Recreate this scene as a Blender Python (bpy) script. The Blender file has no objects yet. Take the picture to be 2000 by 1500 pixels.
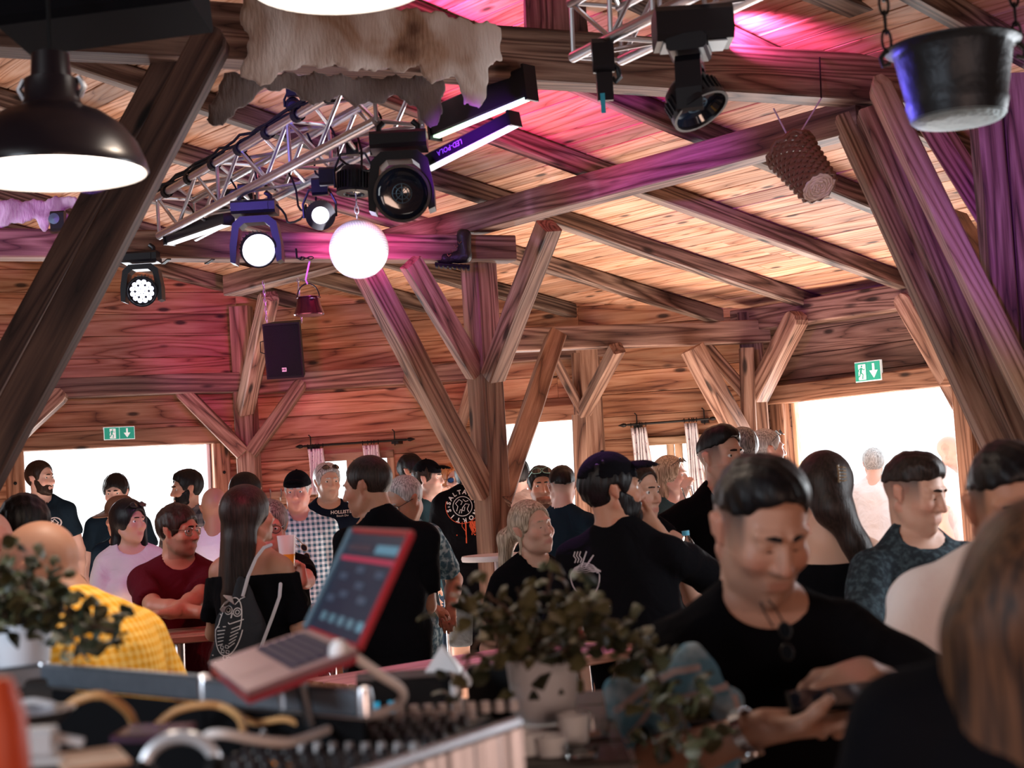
import bpy, bmesh, math, random
import numpy as np
from mathutils import Vector, Matrix
from mathutils.bvhtree import BVHTree
random.seed(7); rng = np.random.default_rng(7)
C = bpy.context.scene.collection
SC = bpy.context.scene
PI = math.pi
# ------------------------------------------------------------------ camera
F = 3000.0                                     # focal length in pixels of the 2000 px wide frame
CAM = Vector((0, 0, 1.62)); TH = math.atan(190/3000); RO = math.radians(3.5)
fw = Vector((0, math.cos(TH), math.sin(TH)))
r0 = Vector((1, 0, 0)); u0 = Vector((0, -math.sin(TH), math.cos(TH)))
cr = math.cos(RO)*r0 - math.sin(RO)*u0
cu = math.sin(RO)*r0 + math.cos(RO)*u0
cd = bpy.data.cameras.new('camera'); co = bpy.data.objects.new('camera', cd); C.objects.link(co)
m = Matrix((cr, cu, -fw)).transposed().to_4x4(); m.translation = CAM; co.matrix_world = m
cd.sensor_width = 36; cd.lens = F/2000*36; cd.clip_start = .05; cd.clip_end = 200
cd.dof.use_dof = True; cd.dof.focus_distance = 9.2; cd.dof.aperture_fstop = 4.6
SC.camera = co
def ray(px, py): return fw + cr*((px-1000)/F) + cu*((750-py)/F)
def W(px, py, Y):                               # the point of a sight line at world depth Y
    r = ray(px, py); return CAM + r*(Y/r.y)
def Wz(px, py, z):
    r = ray(px, py); return CAM + r*((z-CAM.z)/r.z)
def Wpl(px, py, p0, nrm):
    r = ray(px, py); return CAM + r*((p0-CAM).dot(nrm)/r.dot(nrm))
# ------------------------------------------------------------------ world, exposure, large lights
SC.view_settings.view_transform = 'Standard'; SC.view_settings.look = 'None'
SC.view_settings.gamma = 1; SC.view_settings.exposure = 0.0
SC.view_settings.use_curve_mapping = False
wd = bpy.data.worlds.new('sky'); SC.world = wd; wd.use_nodes = True
bg = wd.node_tree.nodes['Background']; bg.inputs[0].default_value = (.93, .97, 1, 1); bg.inputs[1].default_value = 2.6
def look_at(o, tgt):
    d = Vector(tgt)-o.location; o.rotation_euler = d.to_track_quat('-Z', 'Y').to_euler()
def area(name, loc, tgt, sx, sy, col, power, spread=None):
    l = bpy.data.lights.new(name, 'AREA'); l.shape = 'RECTANGLE'; l.size = sx; l.size_y = sy
    l.color = col; l.energy = power
    if spread: l.spread = math.radians(spread)
    o = bpy.data.objects.new(name, l); C.objects.link(o); o.location = loc; look_at(o, tgt); return o
def spot(name, loc, tgt, col, power, size=40, blend=.6, rad=.05):
    l = bpy.data.lights.new(name, 'SPOT'); l.color = col; l.energy = power; l.spot_size = math.radians(size)
    l.spot_blend = blend; l.shadow_soft_size = rad
    o = bpy.data.objects.new(name, l); C.objects.link(o); o.location = loc; look_at(o, tgt); return o
# daylight entering through the openings behind the crowd
area('daylight_left_door', (-3.4, 12.0, 1.2), (-1.5, 5, 1.6), 1.6, 1.9, (.88, .95, 1), 160)
area('daylight_middle_door', (.25, 12.9, 1.2), (.3, 5, 1.6), .8, 1.9, (.9, .96, 1), 90)
area('daylight_right_door', (2.9, 11.3, 1.2), (.8, 4, 1.5), 1.5, 2.1, (.92, .96, 1), 220)
# added unseen area lights, standing in for floor bounce on to the roof boards
area('bounce_fill_right', (2.1, 9.6, .25), (2.1, 8.6, 3.5), 3.4, 2.8, (1, .78, .67), 230)
area('bounce_fill_middle', (.4, 10.6, .25), (.4, 10.0, 3.5), 3.0, 1.8, (1, .78, .64), 70)
area('bounce_fill_left', (-2.4, 9.3, .25), (-2.4, 9.6, 3.5), 3.2, 2.6, (1, .70, .55), 85)
# added fill lights out of view: warm from behind, cool from the sides
area('warm_fill', (1.2, -1.0, 1.5), (.6, 4.0, 1.25), 1.6, .8, (1, .64, .50), 13, 90)
area('cool_fill_front', (-2.6, .2, 2.3), (.0, 2.6, 1.25), 1.2, .9, (.80, .90, 1), 26, 110)  # cool fill added for the foreground; no window stands here
area('rim_fill_side', (3.0, 5.0, 1.9), (1.0, 2.7, 1.5), 1.0, 1.3, (.90, .95, 1), 75)  # rim light added from the right; no door is built here
area('cool_fill_left', (-3.4, 6.4, 2.2), (-1.2, 9.4, 1.4), 1.0, 1.0, (.86, .93, 1), 32)  # cool fill added for the far crowd, not a window
area('warm_fill_high', (2.6, .2, 1.9), (2.2, 6.3, 3.3), 1.4, .8, (1, .80, .76), 4, 80)
# coloured stage lights on the trusses
spot('magenta_wash', (-.25, 6.5, 2.45), W(1010, 260, 7.3), (1, .06, .42), 260, 52, 1)
spot('magenta_wash_near', (-.75, 6.1, 3.30), W(900, 25, 6.6), (1, .12, .65), 170, 80, 1)
spot('magenta_wash_right', (1.0, 6.35, 3.42), W(1600, 40, 6.8), (1, .14, .60), 80, 80, 1)
spot('magenta_roof_low', (-.9, 7.6, 3.0), W(800, 560, 10.5), (1, .10, .5), 110, 50, 1)
spot('violet_purlin_wash', (-.5, 4.9, 2.75), W(1290, 345, 7.7), (.34, .02, .85), 520, 26, 1)
spot('violet_post_wash', (.9, 3.6, 2.3), (2.35, 6.2, 2.7), (.36, .06, 1), 330, 34, 1)
spot('violet_strut_wash', (.4, 4.8, 2.5), W(1680, 260, 6.5), (.60, .34, 1), 32, 26, 1)
spot('violet_king_wash', (-.6, 6.6, 2.6), W(940, 620, 8.95), (.6, .03, .7), 60, 18, 1)
spot('magenta_wall_wash', (-1.0, 7.2, 2.25), W(410, 650, 12.0), (.9, .04, .55), 380, 17, 1)
spot('red_wall_wash', (-1.2, 7.2, 2.2), W(560, 800, 12.0), (1, .10, .30), 230, 26, 1)
spot('magenta_beam_wash', (-1.4, 4.9, 2.8), W(20, 480, 7.9), (.75, .04, .9), 190, 22, 1)
spot('violet_beam_wash', (-.3, 6.2, 2.7), W(640, 480, 8.5), (.50, .10, 1), 190, 40, 1)
spot('blue_truss_wash', (-1.5, 5.4, 2.8), W(590, 310, 6.8), (.26, .16, 1), 380, 46, 1, .1)
spot('violet_crowd_wash', (-.55, 7.2, 2.9), (-1.6, 8.4, 1.4), (.66, .22, 1), 60, 60, 1)
spot('red_crowd_wash', (-.9, 5.2, 2.8), (-1.5, 7.4, 1.2), (1, .06, .14), 90, 42, 1)
spot('violet_bar_wash', (.1, 6.3, 3.0), (.0, 4.9, 1.0), (.72, .26, 1), 170, 42, 1)
# ------------------------------------------------------------------ object helpers
def link(name, me, mat=None, parent=None):
    o = bpy.data.objects.new(name, me); C.objects.link(o)
    if mat is not None and me is not None:
        if not me.materials: me.materials.append(mat)
    if parent is not None: o.parent = parent
    return o
def tag(o, label=None, cat=None, group=None, kind=None):
    if label: o['label'] = label
    if cat: o['category'] = cat
    if group: o['group'] = group
    if kind: o['kind'] = kind
    return o
def empty(name, loc=(0, 0, 0), rz=0, label=None, cat=None, group=None, kind=None):
    o = bpy.data.objects.new(name, None); C.objects.link(o); o.location = loc; o.rotation_euler = (0, 0, rz)
    o.empty_display_size = .1
    return tag(o, label, cat, group, kind)
def mesh(name, v, f, smooth=False):
    me = bpy.data.meshes.new(name); me.from_pydata([tuple(x) for x in v], [], [tuple(x) for x in f])
    if smooth: me.shade_smooth()
    return me
class MB:                                       # collects simple solids as one mesh
    def __init__(s): s.v = []; s.f = []
    def add(s, v, f):
        b = len(s.v); s.v += [Vector(x) for x in v]; s.f += [tuple(i+b for i in q) for q in f]; return s
    def box(s, c, d, M=None, ch=0):
        x, y, z = d[0]/2, d[1]/2, d[2]/2
        if ch <= 0:
            v = [Vector((i*x, j*y, k*z)) for i in (-1, 1) for j in (-1, 1) for k in (-1, 1)]
            f = [(0, 1, 3, 2), (4, 6, 7, 5), (0, 4, 5, 1), (2, 3, 7, 6), (0, 2, 6, 4), (1, 5, 7, 3)]
        else:
            # chamfered along the long (X) edges: octagonal prism
            p = [(-y+ch, -z), (y-ch, -z), (y, -z+ch), (y, z-ch), (y-ch, z), (-y+ch, z), (-y, z-ch), (-y, -z+ch)]
            v = [Vector((i*x, a, b)) for i in (-1, 1) for a, b in p]
            f = [(i, (i+1) % 8, 8+(i+1) % 8, 8+i) for i in range(8)]+[tuple(range(7, -1, -1)), tuple(range(8, 16))]
        if M is not None: v = [M @ a for a in v]
        c = Vector(c)
        return s.add([a+c for a in v], f)
    def tube(s, pts, r, n=8, cap=True, closed=False):
        pts = [Vector(p) for p in pts]; k = len(pts); rs = r if isinstance(r, (list, tuple)) else [r]*k
        v = []; f = []; up = None
        for i, p in enumerate(pts):
            a = pts[(i-1) % k] if (closed or i > 0) else p; b = pts[(i+1) % k] if (closed or i < k-1) else p
            t = (b-a)
            t = t.normalized() if t.length > 1e-9 else Vector((0, 0, 1))
            if up is None: up = t.orthogonal().normalized()
            up = (up-t*up.dot(t)); up = up.normalized() if up.length > 1e-6 else t.orthogonal().normalized()
            w = t.cross(up)
            for j in range(n):
                an = 2*PI*j/n; v.append(p+(up*math.cos(an)+w*math.sin(an))*rs[i])
        for i in range(k if closed else k-1):
            for j in range(n):
                a = i*n; b = ((i+1) % k)*n
                f.append((a+j, b+j, b+(j+1) % n, a+(j+1) % n))
        if cap and not closed: f += [tuple(range(n-1, -1, -1)), tuple((k-1)*n+j for j in range(n))]
        return s.add(v, f)
    def lathe(s, prof, n=24, M=None, c=(0, 0, 0)):
        v = []; f = []; k = len(prof)
        for r, z in prof:
            for j in range(n):
                an = 2*PI*j/n; v.append(Vector((r*math.cos(an), r*math.sin(an), z)))
        for i in range(k-1):
            for j in range(n): f.append((i*n+j, i*n+(j+1) % n, (i+1)*n+(j+1) % n, (i+1)*n+j))
        if M is not None: v = [M @ a for a in v]
        c = Vector(c)
        return s.add([a+c for a in v], f)
    def obj(s, name, mat, parent=None, smooth=False):
        me = mesh(name, s.v, s.f, smooth)
        if smooth:
            try: me.set_sharp_from_angle(angle=math.radians(40))
            except Exception: pass
        return link(name, me, mat, parent)
def frame_from(d, up=(0, 0, 1)):                # X along d, Z near up
    x = Vector(d).normalized(); up = Vector(up)
    y = up.cross(x)
    if y.length < 1e-4: y = Vector((0, 1, 0)).cross(x)
    y.normalize(); z = x.cross(y)
    return Matrix((x, y, z)).transposed()
# ------------------------------------------------------------------ materials
def nt(name):
    m = bpy.data.materials.new(name); m.use_nodes = True; t = m.node_tree; b = t.nodes['Principled BSDF']; return m, t, b
def simple(name, col, rough=.6, metal=0, spec=.5, emit=None, es=1, bump=0, bscale=60, alpha=None, trans=0, vary=0):
    m, t, b = nt(name); b.inputs['Base Color'].default_value = (*col, 1); b.inputs['Roughness'].default_value = rough
    b.inputs['Metallic'].default_value = metal; b.inputs['Specular IOR Level'].default_value = spec
    if emit: b.inputs['Emission Color'].default_value = (*emit, 1); b.inputs['Emission Strength'].default_value = es
    if trans: b.inputs['Transmission Weight'].default_value = trans; b.inputs['IOR'].default_value = 1.33
    if alpha is not None: b.inputs['Alpha'].default_value = alpha
    if bump or vary:
        tc = t.nodes.new('ShaderNodeTexCoord'); n = t.nodes.new('ShaderNodeTexNoise'); n.inputs['Scale'].default_value = bscale
        n.inputs['Detail'].default_value = 4; t.links.new(tc.outputs['Object'], n.inputs['Vector'])
        if bump:
            bp = t.nodes.new('ShaderNodeBump'); bp.inputs['Strength'].default_value = bump; bp.inputs['Distance'].default_value = .01
            t.links.new(n.outputs['Fac'], bp.inputs['Height']); t.links.new(bp.outputs['Normal'], b.inputs['Normal'])
        if vary:
            mx = t.nodes.new('ShaderNodeMixRGB'); mx.inputs[1].default_value = (*[c*(1-vary) for c in col], 1)
            mx.inputs[2].default_value = (*[min(1, c*(1+vary)) for c in col], 1); t.links.new(n.outputs['Fac'], mx.inputs[0])
            t.links.new(mx.outputs[0], b.inputs['Base Color'])
    return m
def wood(name, dark, mid, light, rough=.65, along=1.0, knots=1.0, vary=.35):
    m, t, b = nt(name); N = t.nodes; L = t.links.new
    tc = N.new('ShaderNodeTexCoord'); oi = N.new('ShaderNodeObjectInfo')
    mul = N.new('ShaderNodeVectorMath'); mul.operation = 'SCALE'; mul.inputs[0].default_value = (13.1, 7.7, 5.3); L(oi.outputs['Random'], mul.inputs['Scale'])
    ad = N.new('ShaderNodeVectorMath'); ad.operation = 'ADD'; L(tc.outputs['Object'], ad.inputs[0]); L(mul.outputs[0], ad.inputs[1])
    mp = N.new('ShaderNodeMapping'); mp.inputs['Scale'].default_value = (1.1*along, 25, 25); L(ad.outputs[0], mp.inputs[0])
    n1 = N.new('ShaderNodeTexNoise'); n1.inputs['Scale'].default_value = 2.6; n1.inputs['Detail'].default_value = 7; n1.inputs['Roughness'].default_value = .62; n1.inputs['Distortion'].default_value = .9
    L(mp.outputs[0], n1.inputs['Vector'])
    # growth rings: waves bent by a slow noise
    mp2 = N.new('ShaderNodeMapping'); mp2.inputs['Scale'].default_value = (.45*along, 5, 5); L(ad.outputs[0], mp2.inputs[0])
    nw = N.new('ShaderNodeTexNoise'); nw.inputs['Scale'].default_value = 1.0; nw.inputs['Detail'].default_value = 1.5; nw.inputs['Distortion'].default_value = .4; L(mp2.outputs[0], nw.inputs['Vector'])
    mm = N.new('ShaderNodeMath'); mm.operation = 'MULTIPLY'; mm.inputs[1].default_value = 26; L(nw.outputs['Fac'], mm.inputs[0])
    pg = N.new('ShaderNodeMath'); pg.operation = 'PINGPONG'; pg.inputs[1].default_value = 1; L(mm.outputs[0], pg.inputs[0])
    pw_ = N.new('ShaderNodeMath'); pw_.operation = 'POWER'; pw_.inputs[1].default_value = .45; L(pg.outputs[0], pw_.inputs[0])
    mixf = N.new('ShaderNodeMath'); mixf.operation = 'MULTIPLY_ADD'; mixf.inputs[1].default_value = .50; L(n1.outputs['Fac'], mixf.inputs[0])
    w2 = N.new('ShaderNodeMath'); w2.operation = 'MULTIPLY_ADD'; w2.inputs[1].default_value = .32; w2.inputs[2].default_value = .04; L(pw_.outputs[0], w2.inputs[0]); L(w2.outputs[0], mixf.inputs[2])
    cr_ = N.new('ShaderNodeValToRGB'); e = cr_.color_ramp.elements
    e[0].position = .26; e[0].color = (*dark, 1); e[1].position = .68; e[1].color = (*light, 1); k = cr_.color_ramp.elements.new(.46); k.color = (*mid, 1)
    L(mixf.outputs[0], cr_.inputs[0])
    # knots
    mp3 = N.new('ShaderNodeMapping'); mp3.inputs['Scale'].default_value = (2.6*along, 7.5, 7.5); L(ad.outputs[0], mp3.inputs[0])
    vo = N.new('ShaderNodeTexVoronoi'); vo.inputs['Scale'].default_value = 1.0; L(mp3.outputs[0], vo.inputs['Vector'])
    kr = N.new('ShaderNodeMapRange'); kr.inputs['From Min'].default_value = .08; kr.inputs['From Max'].default_value = .17; kr.inputs['To Min'].default_value = 1-.85*knots; kr.inputs['To Max'].default_value = 1
    L(vo.outputs['Distance'], kr.inputs['Value'])
    m1 = N.new('ShaderNodeMixRGB'); m1.blend_type = 'MULTIPLY'; m1.inputs[0].default_value = 1; L(cr_.outputs[0], m1.inputs[1]); L(kr.outputs[0], m1.inputs[2])
    # long dark weather streaks
    mp4 = N.new('ShaderNodeMapping'); mp4.inputs['Scale'].default_value = (.5, 4, 4); L(ad.outputs[0], mp4.inputs[0])
    n4 = N.new('ShaderNodeTexNoise'); n4.inputs['Scale'].default_value = 1.3; n4.inputs['Detail'].default_value = 3; L(mp4.outputs[0], n4.inputs['Vector'])
    sr = N.new('ShaderNodeMapRange'); sr.inputs['From Min'].default_value = .36; sr.inputs['From Max'].default_value = .56; sr.inputs['To Min'].default_value = .58; L(n4.outputs['Fac'], sr.inputs['Value'])
    m2 = N.new('ShaderNodeMixRGB'); m2.blend_type = 'MULTIPLY'; m2.inputs[0].default_value = 1; L(m1.outputs[0], m2.inputs[1]); L(sr.outputs[0], m2.inputs[2])
    rr = N.new('ShaderNodeMapRange'); rr.inputs['To Min'].default_value = 1-vary; rr.inputs['To Max'].default_value = 1+vary*.5; L(oi.outputs['Random'], rr.inputs['Value'])
    m3 = N.new('ShaderNodeVectorMath'); m3.operation = 'SCALE'; L(m2.outputs[0], m3.inputs[0]); L(rr.outputs[0], m3.inputs['Scale'])
    L(m3.outputs[0], b.inputs['Base Color']); b.inputs['Roughness'].default_value = rough; b.inputs['Specular IOR Level'].default_value = .3
    bp = N.new('ShaderNodeBump'); bp.inputs['Strength'].default_value = .22; bp.inputs['Distance'].default_value = .008; L(mixf.outputs[0], bp.inputs['Height']); L(bp.outputs[0], b.inputs['Normal'])
    return m
M_plank = wood('roof_board_wood', (.22, .08, .038), (.66, .33, .19), (.80, .50, .35), vary=.25)
M_wall = wood('wall_board_wood', (.10, .028, .014), (.46, .195, .10), (.68, .38, .23), vary=.40)
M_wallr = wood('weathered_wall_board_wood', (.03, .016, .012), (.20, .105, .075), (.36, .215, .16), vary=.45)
M_beam = wood('beam_wood', (.03, .013, .010), (.17, .086, .062), (.42, .265, .20), along=.8, vary=.22)
M_post = wood('post_wood', (.035, .014, .010), (.22, .11, .072), (.48, .30, .215), along=.8, vary=.2)
M_rafter = wood('rafter_wood', (.018, .011, .009), (.105, .062, .046), (.38, .27, .21), along=.8, vary=.25)
M_frame = wood('door_frame_wood', (.07, .025, .015), (.32, .15, .085), (.5, .27, .17), along=.9, vary=.2)
M_pale = wood('pale_window_wood', (.30, .17, .09), (.55, .34, .20), (.70, .48, .31), along=.9, vary=.15, knots=.5)
M_table = wood('table_wood', (.30, .12, .08), (.52, .26, .18), (.66, .38, .28), rough=.3, along=.8, knots=.3, vary=.1)
M_black = simple('black_plastic', (.004, .004, .005), .55, 0, .2)
M_blackm = simple('black_metal', (.02, .02, .024), .35, .6)
M_alu = simple('aluminium', (.62, .62, .66), .32, 1, vary=.1, bscale=20)
M_iron = simple('wrought_iron', (.015, .013, .012), .5, .7)
M_white = simple('white_plastic', (.8, .8, .82), .35)
M_glass = simple('clear_glass', (.95, .97, .97), .03, 0, .6, trans=1)
# ------------------------------------------------------------------ timber
NT = 0
def beam(name, p0, p1, w, h, mat, parent=None, up=(0, 0, 1), ch=.008, ext=0, jit=True, round_end=0):
    p0 = Vector(p0); p1 = Vector(p1); d = p1-p0; L = d.length+ext*2
    R = frame_from(d, up)
    mb = MB()
    n = max(2, int(L/.5)) if jit else 1
    # a slightly uneven hewn timber: rings of an octagon
    y, z = w/2, h/2
    prof = [(-y+ch, -z), (y-ch, -z), (y, -z+ch), (y, z-ch), (y-ch, z), (-y+ch, z), (-y, z-ch), (-y, -z+ch)]
    v = []; f = []
    xs = [-L/2+L*i/n for i in range(n+1)]; sc = [1]*(n+1)
    if round_end:
        xs = xs[:-1]+[L/2-.05, L/2-.02, L/2]; sc = [1]*(len(xs)-3)+[1, .8, .45]
    for i, x in enumerate(xs):
        a = random.uniform(-1, 1)*.0035*jit; b = random.uniform(-1, 1)*.0035*jit
        s_ = (1+random.uniform(-.015, .015)*jit)
        for py, pz in prof: v.append(Vector((x, py*s_*(sc[i] if round_end else 1)+a, pz*s_*(1 if round_end else 1)+b)))
    k = len(xs)
    for i in range(k-1):
        for j in range(8): f.append((i*8+j, i*8+(j+1) % 8, (i+1)*8+(j+1) % 8, (i+1)*8+j))
    f += [tuple(range(7, -1, -1)), tuple((k-1)*8+j for j in range(8))]
    mb.add(v, f); o = mb.obj(name, mat)
    M = R.to_4x4(); M.translation = (p0+p1)/2
    if parent is not None:
        o.parent = parent
        o.matrix_basis = parent_inv(parent) @ M
    else: o.matrix_basis = M
    return o
def parent_inv(p):
    M = p.matrix_basis.copy()
    while p.parent is not None: p = p.parent; M = p.matrix_basis @ M
    return M.inverted()
def place(o, M, parent=None):
    if parent is not None: o.parent = parent; o.matrix_basis = parent_inv(parent) @ M
    else: o.matrix_basis = M
    return o
# ------------------------------------------------------------------ building frame directions
PUR_L = W(915, 466, 9.0)                         # underside of the purlin by the central post
PUR_R = W(1640, 263, 6.93)
u2 = Vector((PUR_R.x-PUR_L.x, PUR_R.y-PUR_L.y, 0)).normalized()*-1   # runs away to the left
n2 = Vector((-u2.y, u2.x, 0)); n2 = n2 if n2.x > 0 else -n2      # runs down the roof to the right
PZ = (PUR_L.z+PUR_R.z)/2
c0 = n2.dot(Vector((PUR_L.x, PUR_L.y, 0)))
SL = .185; RH = PZ+.30                           # roof board underside above the purlin line
def roofz(x, y): return RH - SL*(n2.x*x+n2.y*y-c0)
def UV(a, b, dz=0):                               # a along u2, b along n2 (measured from the purlin)
    p = u2*a+n2*(b+c0); return Vector((p.x, p.y, roofz(p.x, p.y)+dz))
aP0 = u2.dot(PUR_L)
print('purlin', PUR_L, PUR_R, 'u', u2, 'n', n2)
# ---- floor
M_floor = wood('floor_board_wood', (.15, .10, .07), (.34, .24, .17), (.5, .38, .28), rough=.45, vary=.15, knots=.3)
fl = empty('floor', kind='structure')
slab = MB().box((0, 6, -.06), (26, 30, .08)); so = slab.obj('subfloor', M_floor, fl)
for i in range(16):
    o = MB().box((0, 0, 0), (9, .248, .03), ch=.004).obj('floor_board', M_floor, fl)
    o.location = (-.2+random.uniform(-.2, .2), 8.6+i*.252, -.005+random.uniform(-.001, .001))
M_ground = simple('sunlit_gravel', (.8, .8, .78), .9, vary=.1, bscale=8)
tag(MB().box((0, 32, -.12), (70, 38, .04)).obj('ground', M_ground), kind='structure')
# ---- ceiling: boards on rafters
ce = empty('ceiling', kind='structure')
Rr = frame_from(u2, (Vector((0, 0, 1))+n2*SL).normalized())
pw = .148; dats = {}
def boardmesh(L, w, th, key):
    if key not in dats:
        me = MB().box((0, 0, 0), (L, w, th), ch=.003); dats[key] = mesh('board', me.v, me.f)
        dats[key].materials.append(key[-1])
    return dats[key]
j = 0; b = -4.6
while b < 3.45:
    a = 2.2+random.uniform(-1.8, 0)
    while a < 12.8:
        L = random.choice((2.2, 2.8, 3.4, 4.0))
        me = boardmesh(L, pw-.004, .024, (L, pw, M_plank))
        o = link('roof_board', me, None, ce)
        p = UV(a+L/2, b, .014+random.uniform(0, .004))
        M = Rr.to_4x4(); M.translation = p; o.matrix_basis = M
        a += L+.003
    b += pw
roofing = MB().box((0, 0, 0), (20, 17, .05))
o = roofing.obj('roofing', M_beam, ce); M = Rr.to_4x4(); M.translation = UV(5, -4.6, .07); o.matrix_basis = M
# the far slope behind the photographer's left closes the roof (never in view)
a = aP0-.96-.87*5
while a < 12.9:
    p0 = UV(a, -4.6, -.058); p1 = UV(a, 3.35, -.058)
    beam('rafter', p0, p1, .078, .108, M_rafter, ce, up=(Vector((0, 0, 1))+n2*SL))
    a += .87
# ---- walls of boards
def wall(name, P0, P1, zt, openings, mat, rowh=.172, th=.045, roof=True, zb=0):
    w = empty(name, kind='structure')
    P0 = Vector((P0[0], P0[1], 0)); P1 = Vector((P1[0], P1[1], 0)); d = (P1-P0); L = d.length; d.normalize()
    nr = Vector((d.y, -d.x, 0))
    R = frame_from(d)
    z = zb
    while z < zt:
        segs = [(0, L)]
        zc = z+rowh/2
        for (s0, s1, z0, z1) in openings:
            if z0 < zc < z1:
                ns = []
                for a, b in segs:
                    if s1 <= a or s0 >= b: ns.append((a, b)); continue
                    if a < s0: ns.append((a, s0))
                    if b > s1: ns.append((s1, b))
                segs = ns
        for a, b in segs:
            # break long runs into boards
            cuts = [a]; x = a
            while b-x > 3.4: x += random.uniform(1.6, 3.0); cuts.append(x)
            cuts.append(b)
            for c, e in zip(cuts[:-1], cuts[1:]):
                if e-c < .03: continue
                if roof:
                    q = P0+d*((c+e)/2)
                    if min(roofz(*(P0+d*t).xy) for t in (c, e)) < z-.55: continue
                o = MB().box((0, 0, 0), (e-c-.002, th, rowh-.003), ch=.0035).obj('wall_board', mat, w)
                M = R.to_4x4(); M.translation = P0+d*((c+e)/2)+nr*(-th/2+random.uniform(-.003, .003))+Vector((0, 0, zc)); o.matrix_basis = M
        z += rowh
    # the dark outer cladding behind the boards
    mb = MB()
    cuts = sorted({0, L}|{s for op in openings for s in op[:2]})
    for c, e in zip(cuts[:-1], cuts[1:]):
        zs = [(zb, zt)]
        for (s0, s1, z0, z1) in openings:
            if s0 <= (c+e)/2 <= s1: zs = [(zb, z0), (z1, zt)]
        for a, b in zs:
            if b-a > .01: mb.box(P0+d*((c+e)/2)-nr*(th+.03)+Vector((0, 0, (a+b)/2)), (e-c, .04, b-a), R)
    mb.obj('cladding', M_frame, w)
    return w, P0, d, nr
LW0 = W(-420, 900, 10.75); LW1 = W(476, 900, 12.25); RW0 = W(1488, 900, 11.5)
def Yr(px): return 11.5*2740/(px+1250)
RW1 = W(2400, 900, Yr(2400))
BW0 = LW1.copy(); BW1 = RW0.copy()
def on(P0, P1, px, py):
    P0 = Vector(P0); P1 = Vector(P1); d = (P1-P0); d.z = 0; d.normalize(); nr = Vector((d.y, -d.x, 0))
    q = Wpl(px, py, P0, nr); return q, (Vector((q.x, q.y, 0))-Vector((P0.x, P0.y, 0))).dot(d)
def opening(P0, P1, x0, y0, x1, y1, zb=0):
    q0, s0 = on(P0, P1, x0, y0); q1, s1 = on(P0, P1, x1, y1)
    return (s0, s1, zb, (q0.z+q1.z)/2)
opL = opening(LW0, LW1, 44, 884, 411, 866)
opM = opening(BW0, BW1, 984, 829, 1124, 821)
opR = opening(RW0, RW1, 1541, 785, 1872, 757)
q0, wa = on(BW0, BW1, 628, 902); q1, wb = on(BW0, BW1, 757, 890)
opW1 = (wa, wb, 1.05, q0.z-.0)
q2, wc = on(BW0, BW1, 1262, 870); q3, we = on(BW0, BW1, 1372, 862)
opW2 = (wc, we, 1.05, q2.z)
wL, aL, dL, nL = wall('wall_left', LW0, LW1, 4.6, [opL], M_wall)
wB, aB, dB, nB = wall('wall_back', BW0, BW1, 3.7, [opM, opW1, opW2], M_wall)
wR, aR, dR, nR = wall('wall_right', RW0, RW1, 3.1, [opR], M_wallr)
print('openings', opL, opM, opR, opW1, opW2, 'walls', LW0, LW1, RW0, RW1)
# plain walls that close the room out of view
for nm, A, B in (('wall_side', LW0, (-6.5, -3.2, 0)), ('wall_front', (-6.5, -3.2, 0), (6.0, -3.2, 0)), ('wall_bar', (6.0, -3.2, 0), RW1)):
    A = Vector((A[0], A[1], 0)); B = Vector((B[0], B[1], 0)); d = B-A
    tag(MB().box((A+B)/2+Vector((0, 0, 2.3)), (d.length, .08, 4.8), frame_from(d)).obj(nm, M_wall), kind='structure')
# ---- door and window frames
def door(name, A, d, nr, op, jw=.13, dep=.12, hinge=True, top=.14):
    e = empty(name, kind='structure'); s0, s1, zb, zt = op; R = frame_from(d)
    for s in (s0-jw/2, s1+jw/2):
        beam('door_jamb', A+d*s+nr*.02, A+d*s+nr*.02+Vector((0, 0, zt+.0)), jw, dep, M_frame, e, up=nr)
    beam('door_lintel', A+d*(s0-jw-.03)+nr*.025+Vector((0, 0, zt+top/2)), A+d*(s1+jw+.03)+nr*.025+Vector((0, 0, zt+top/2)), dep, top, M_frame, e)
    return e
dl = door('door_1', aL, dL, nL, opL); dm = door('door_2', aB, dB, nB, opM, jw=.10, top=.12); dr = door('door_3', aR, dR, nR, opR)
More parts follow.
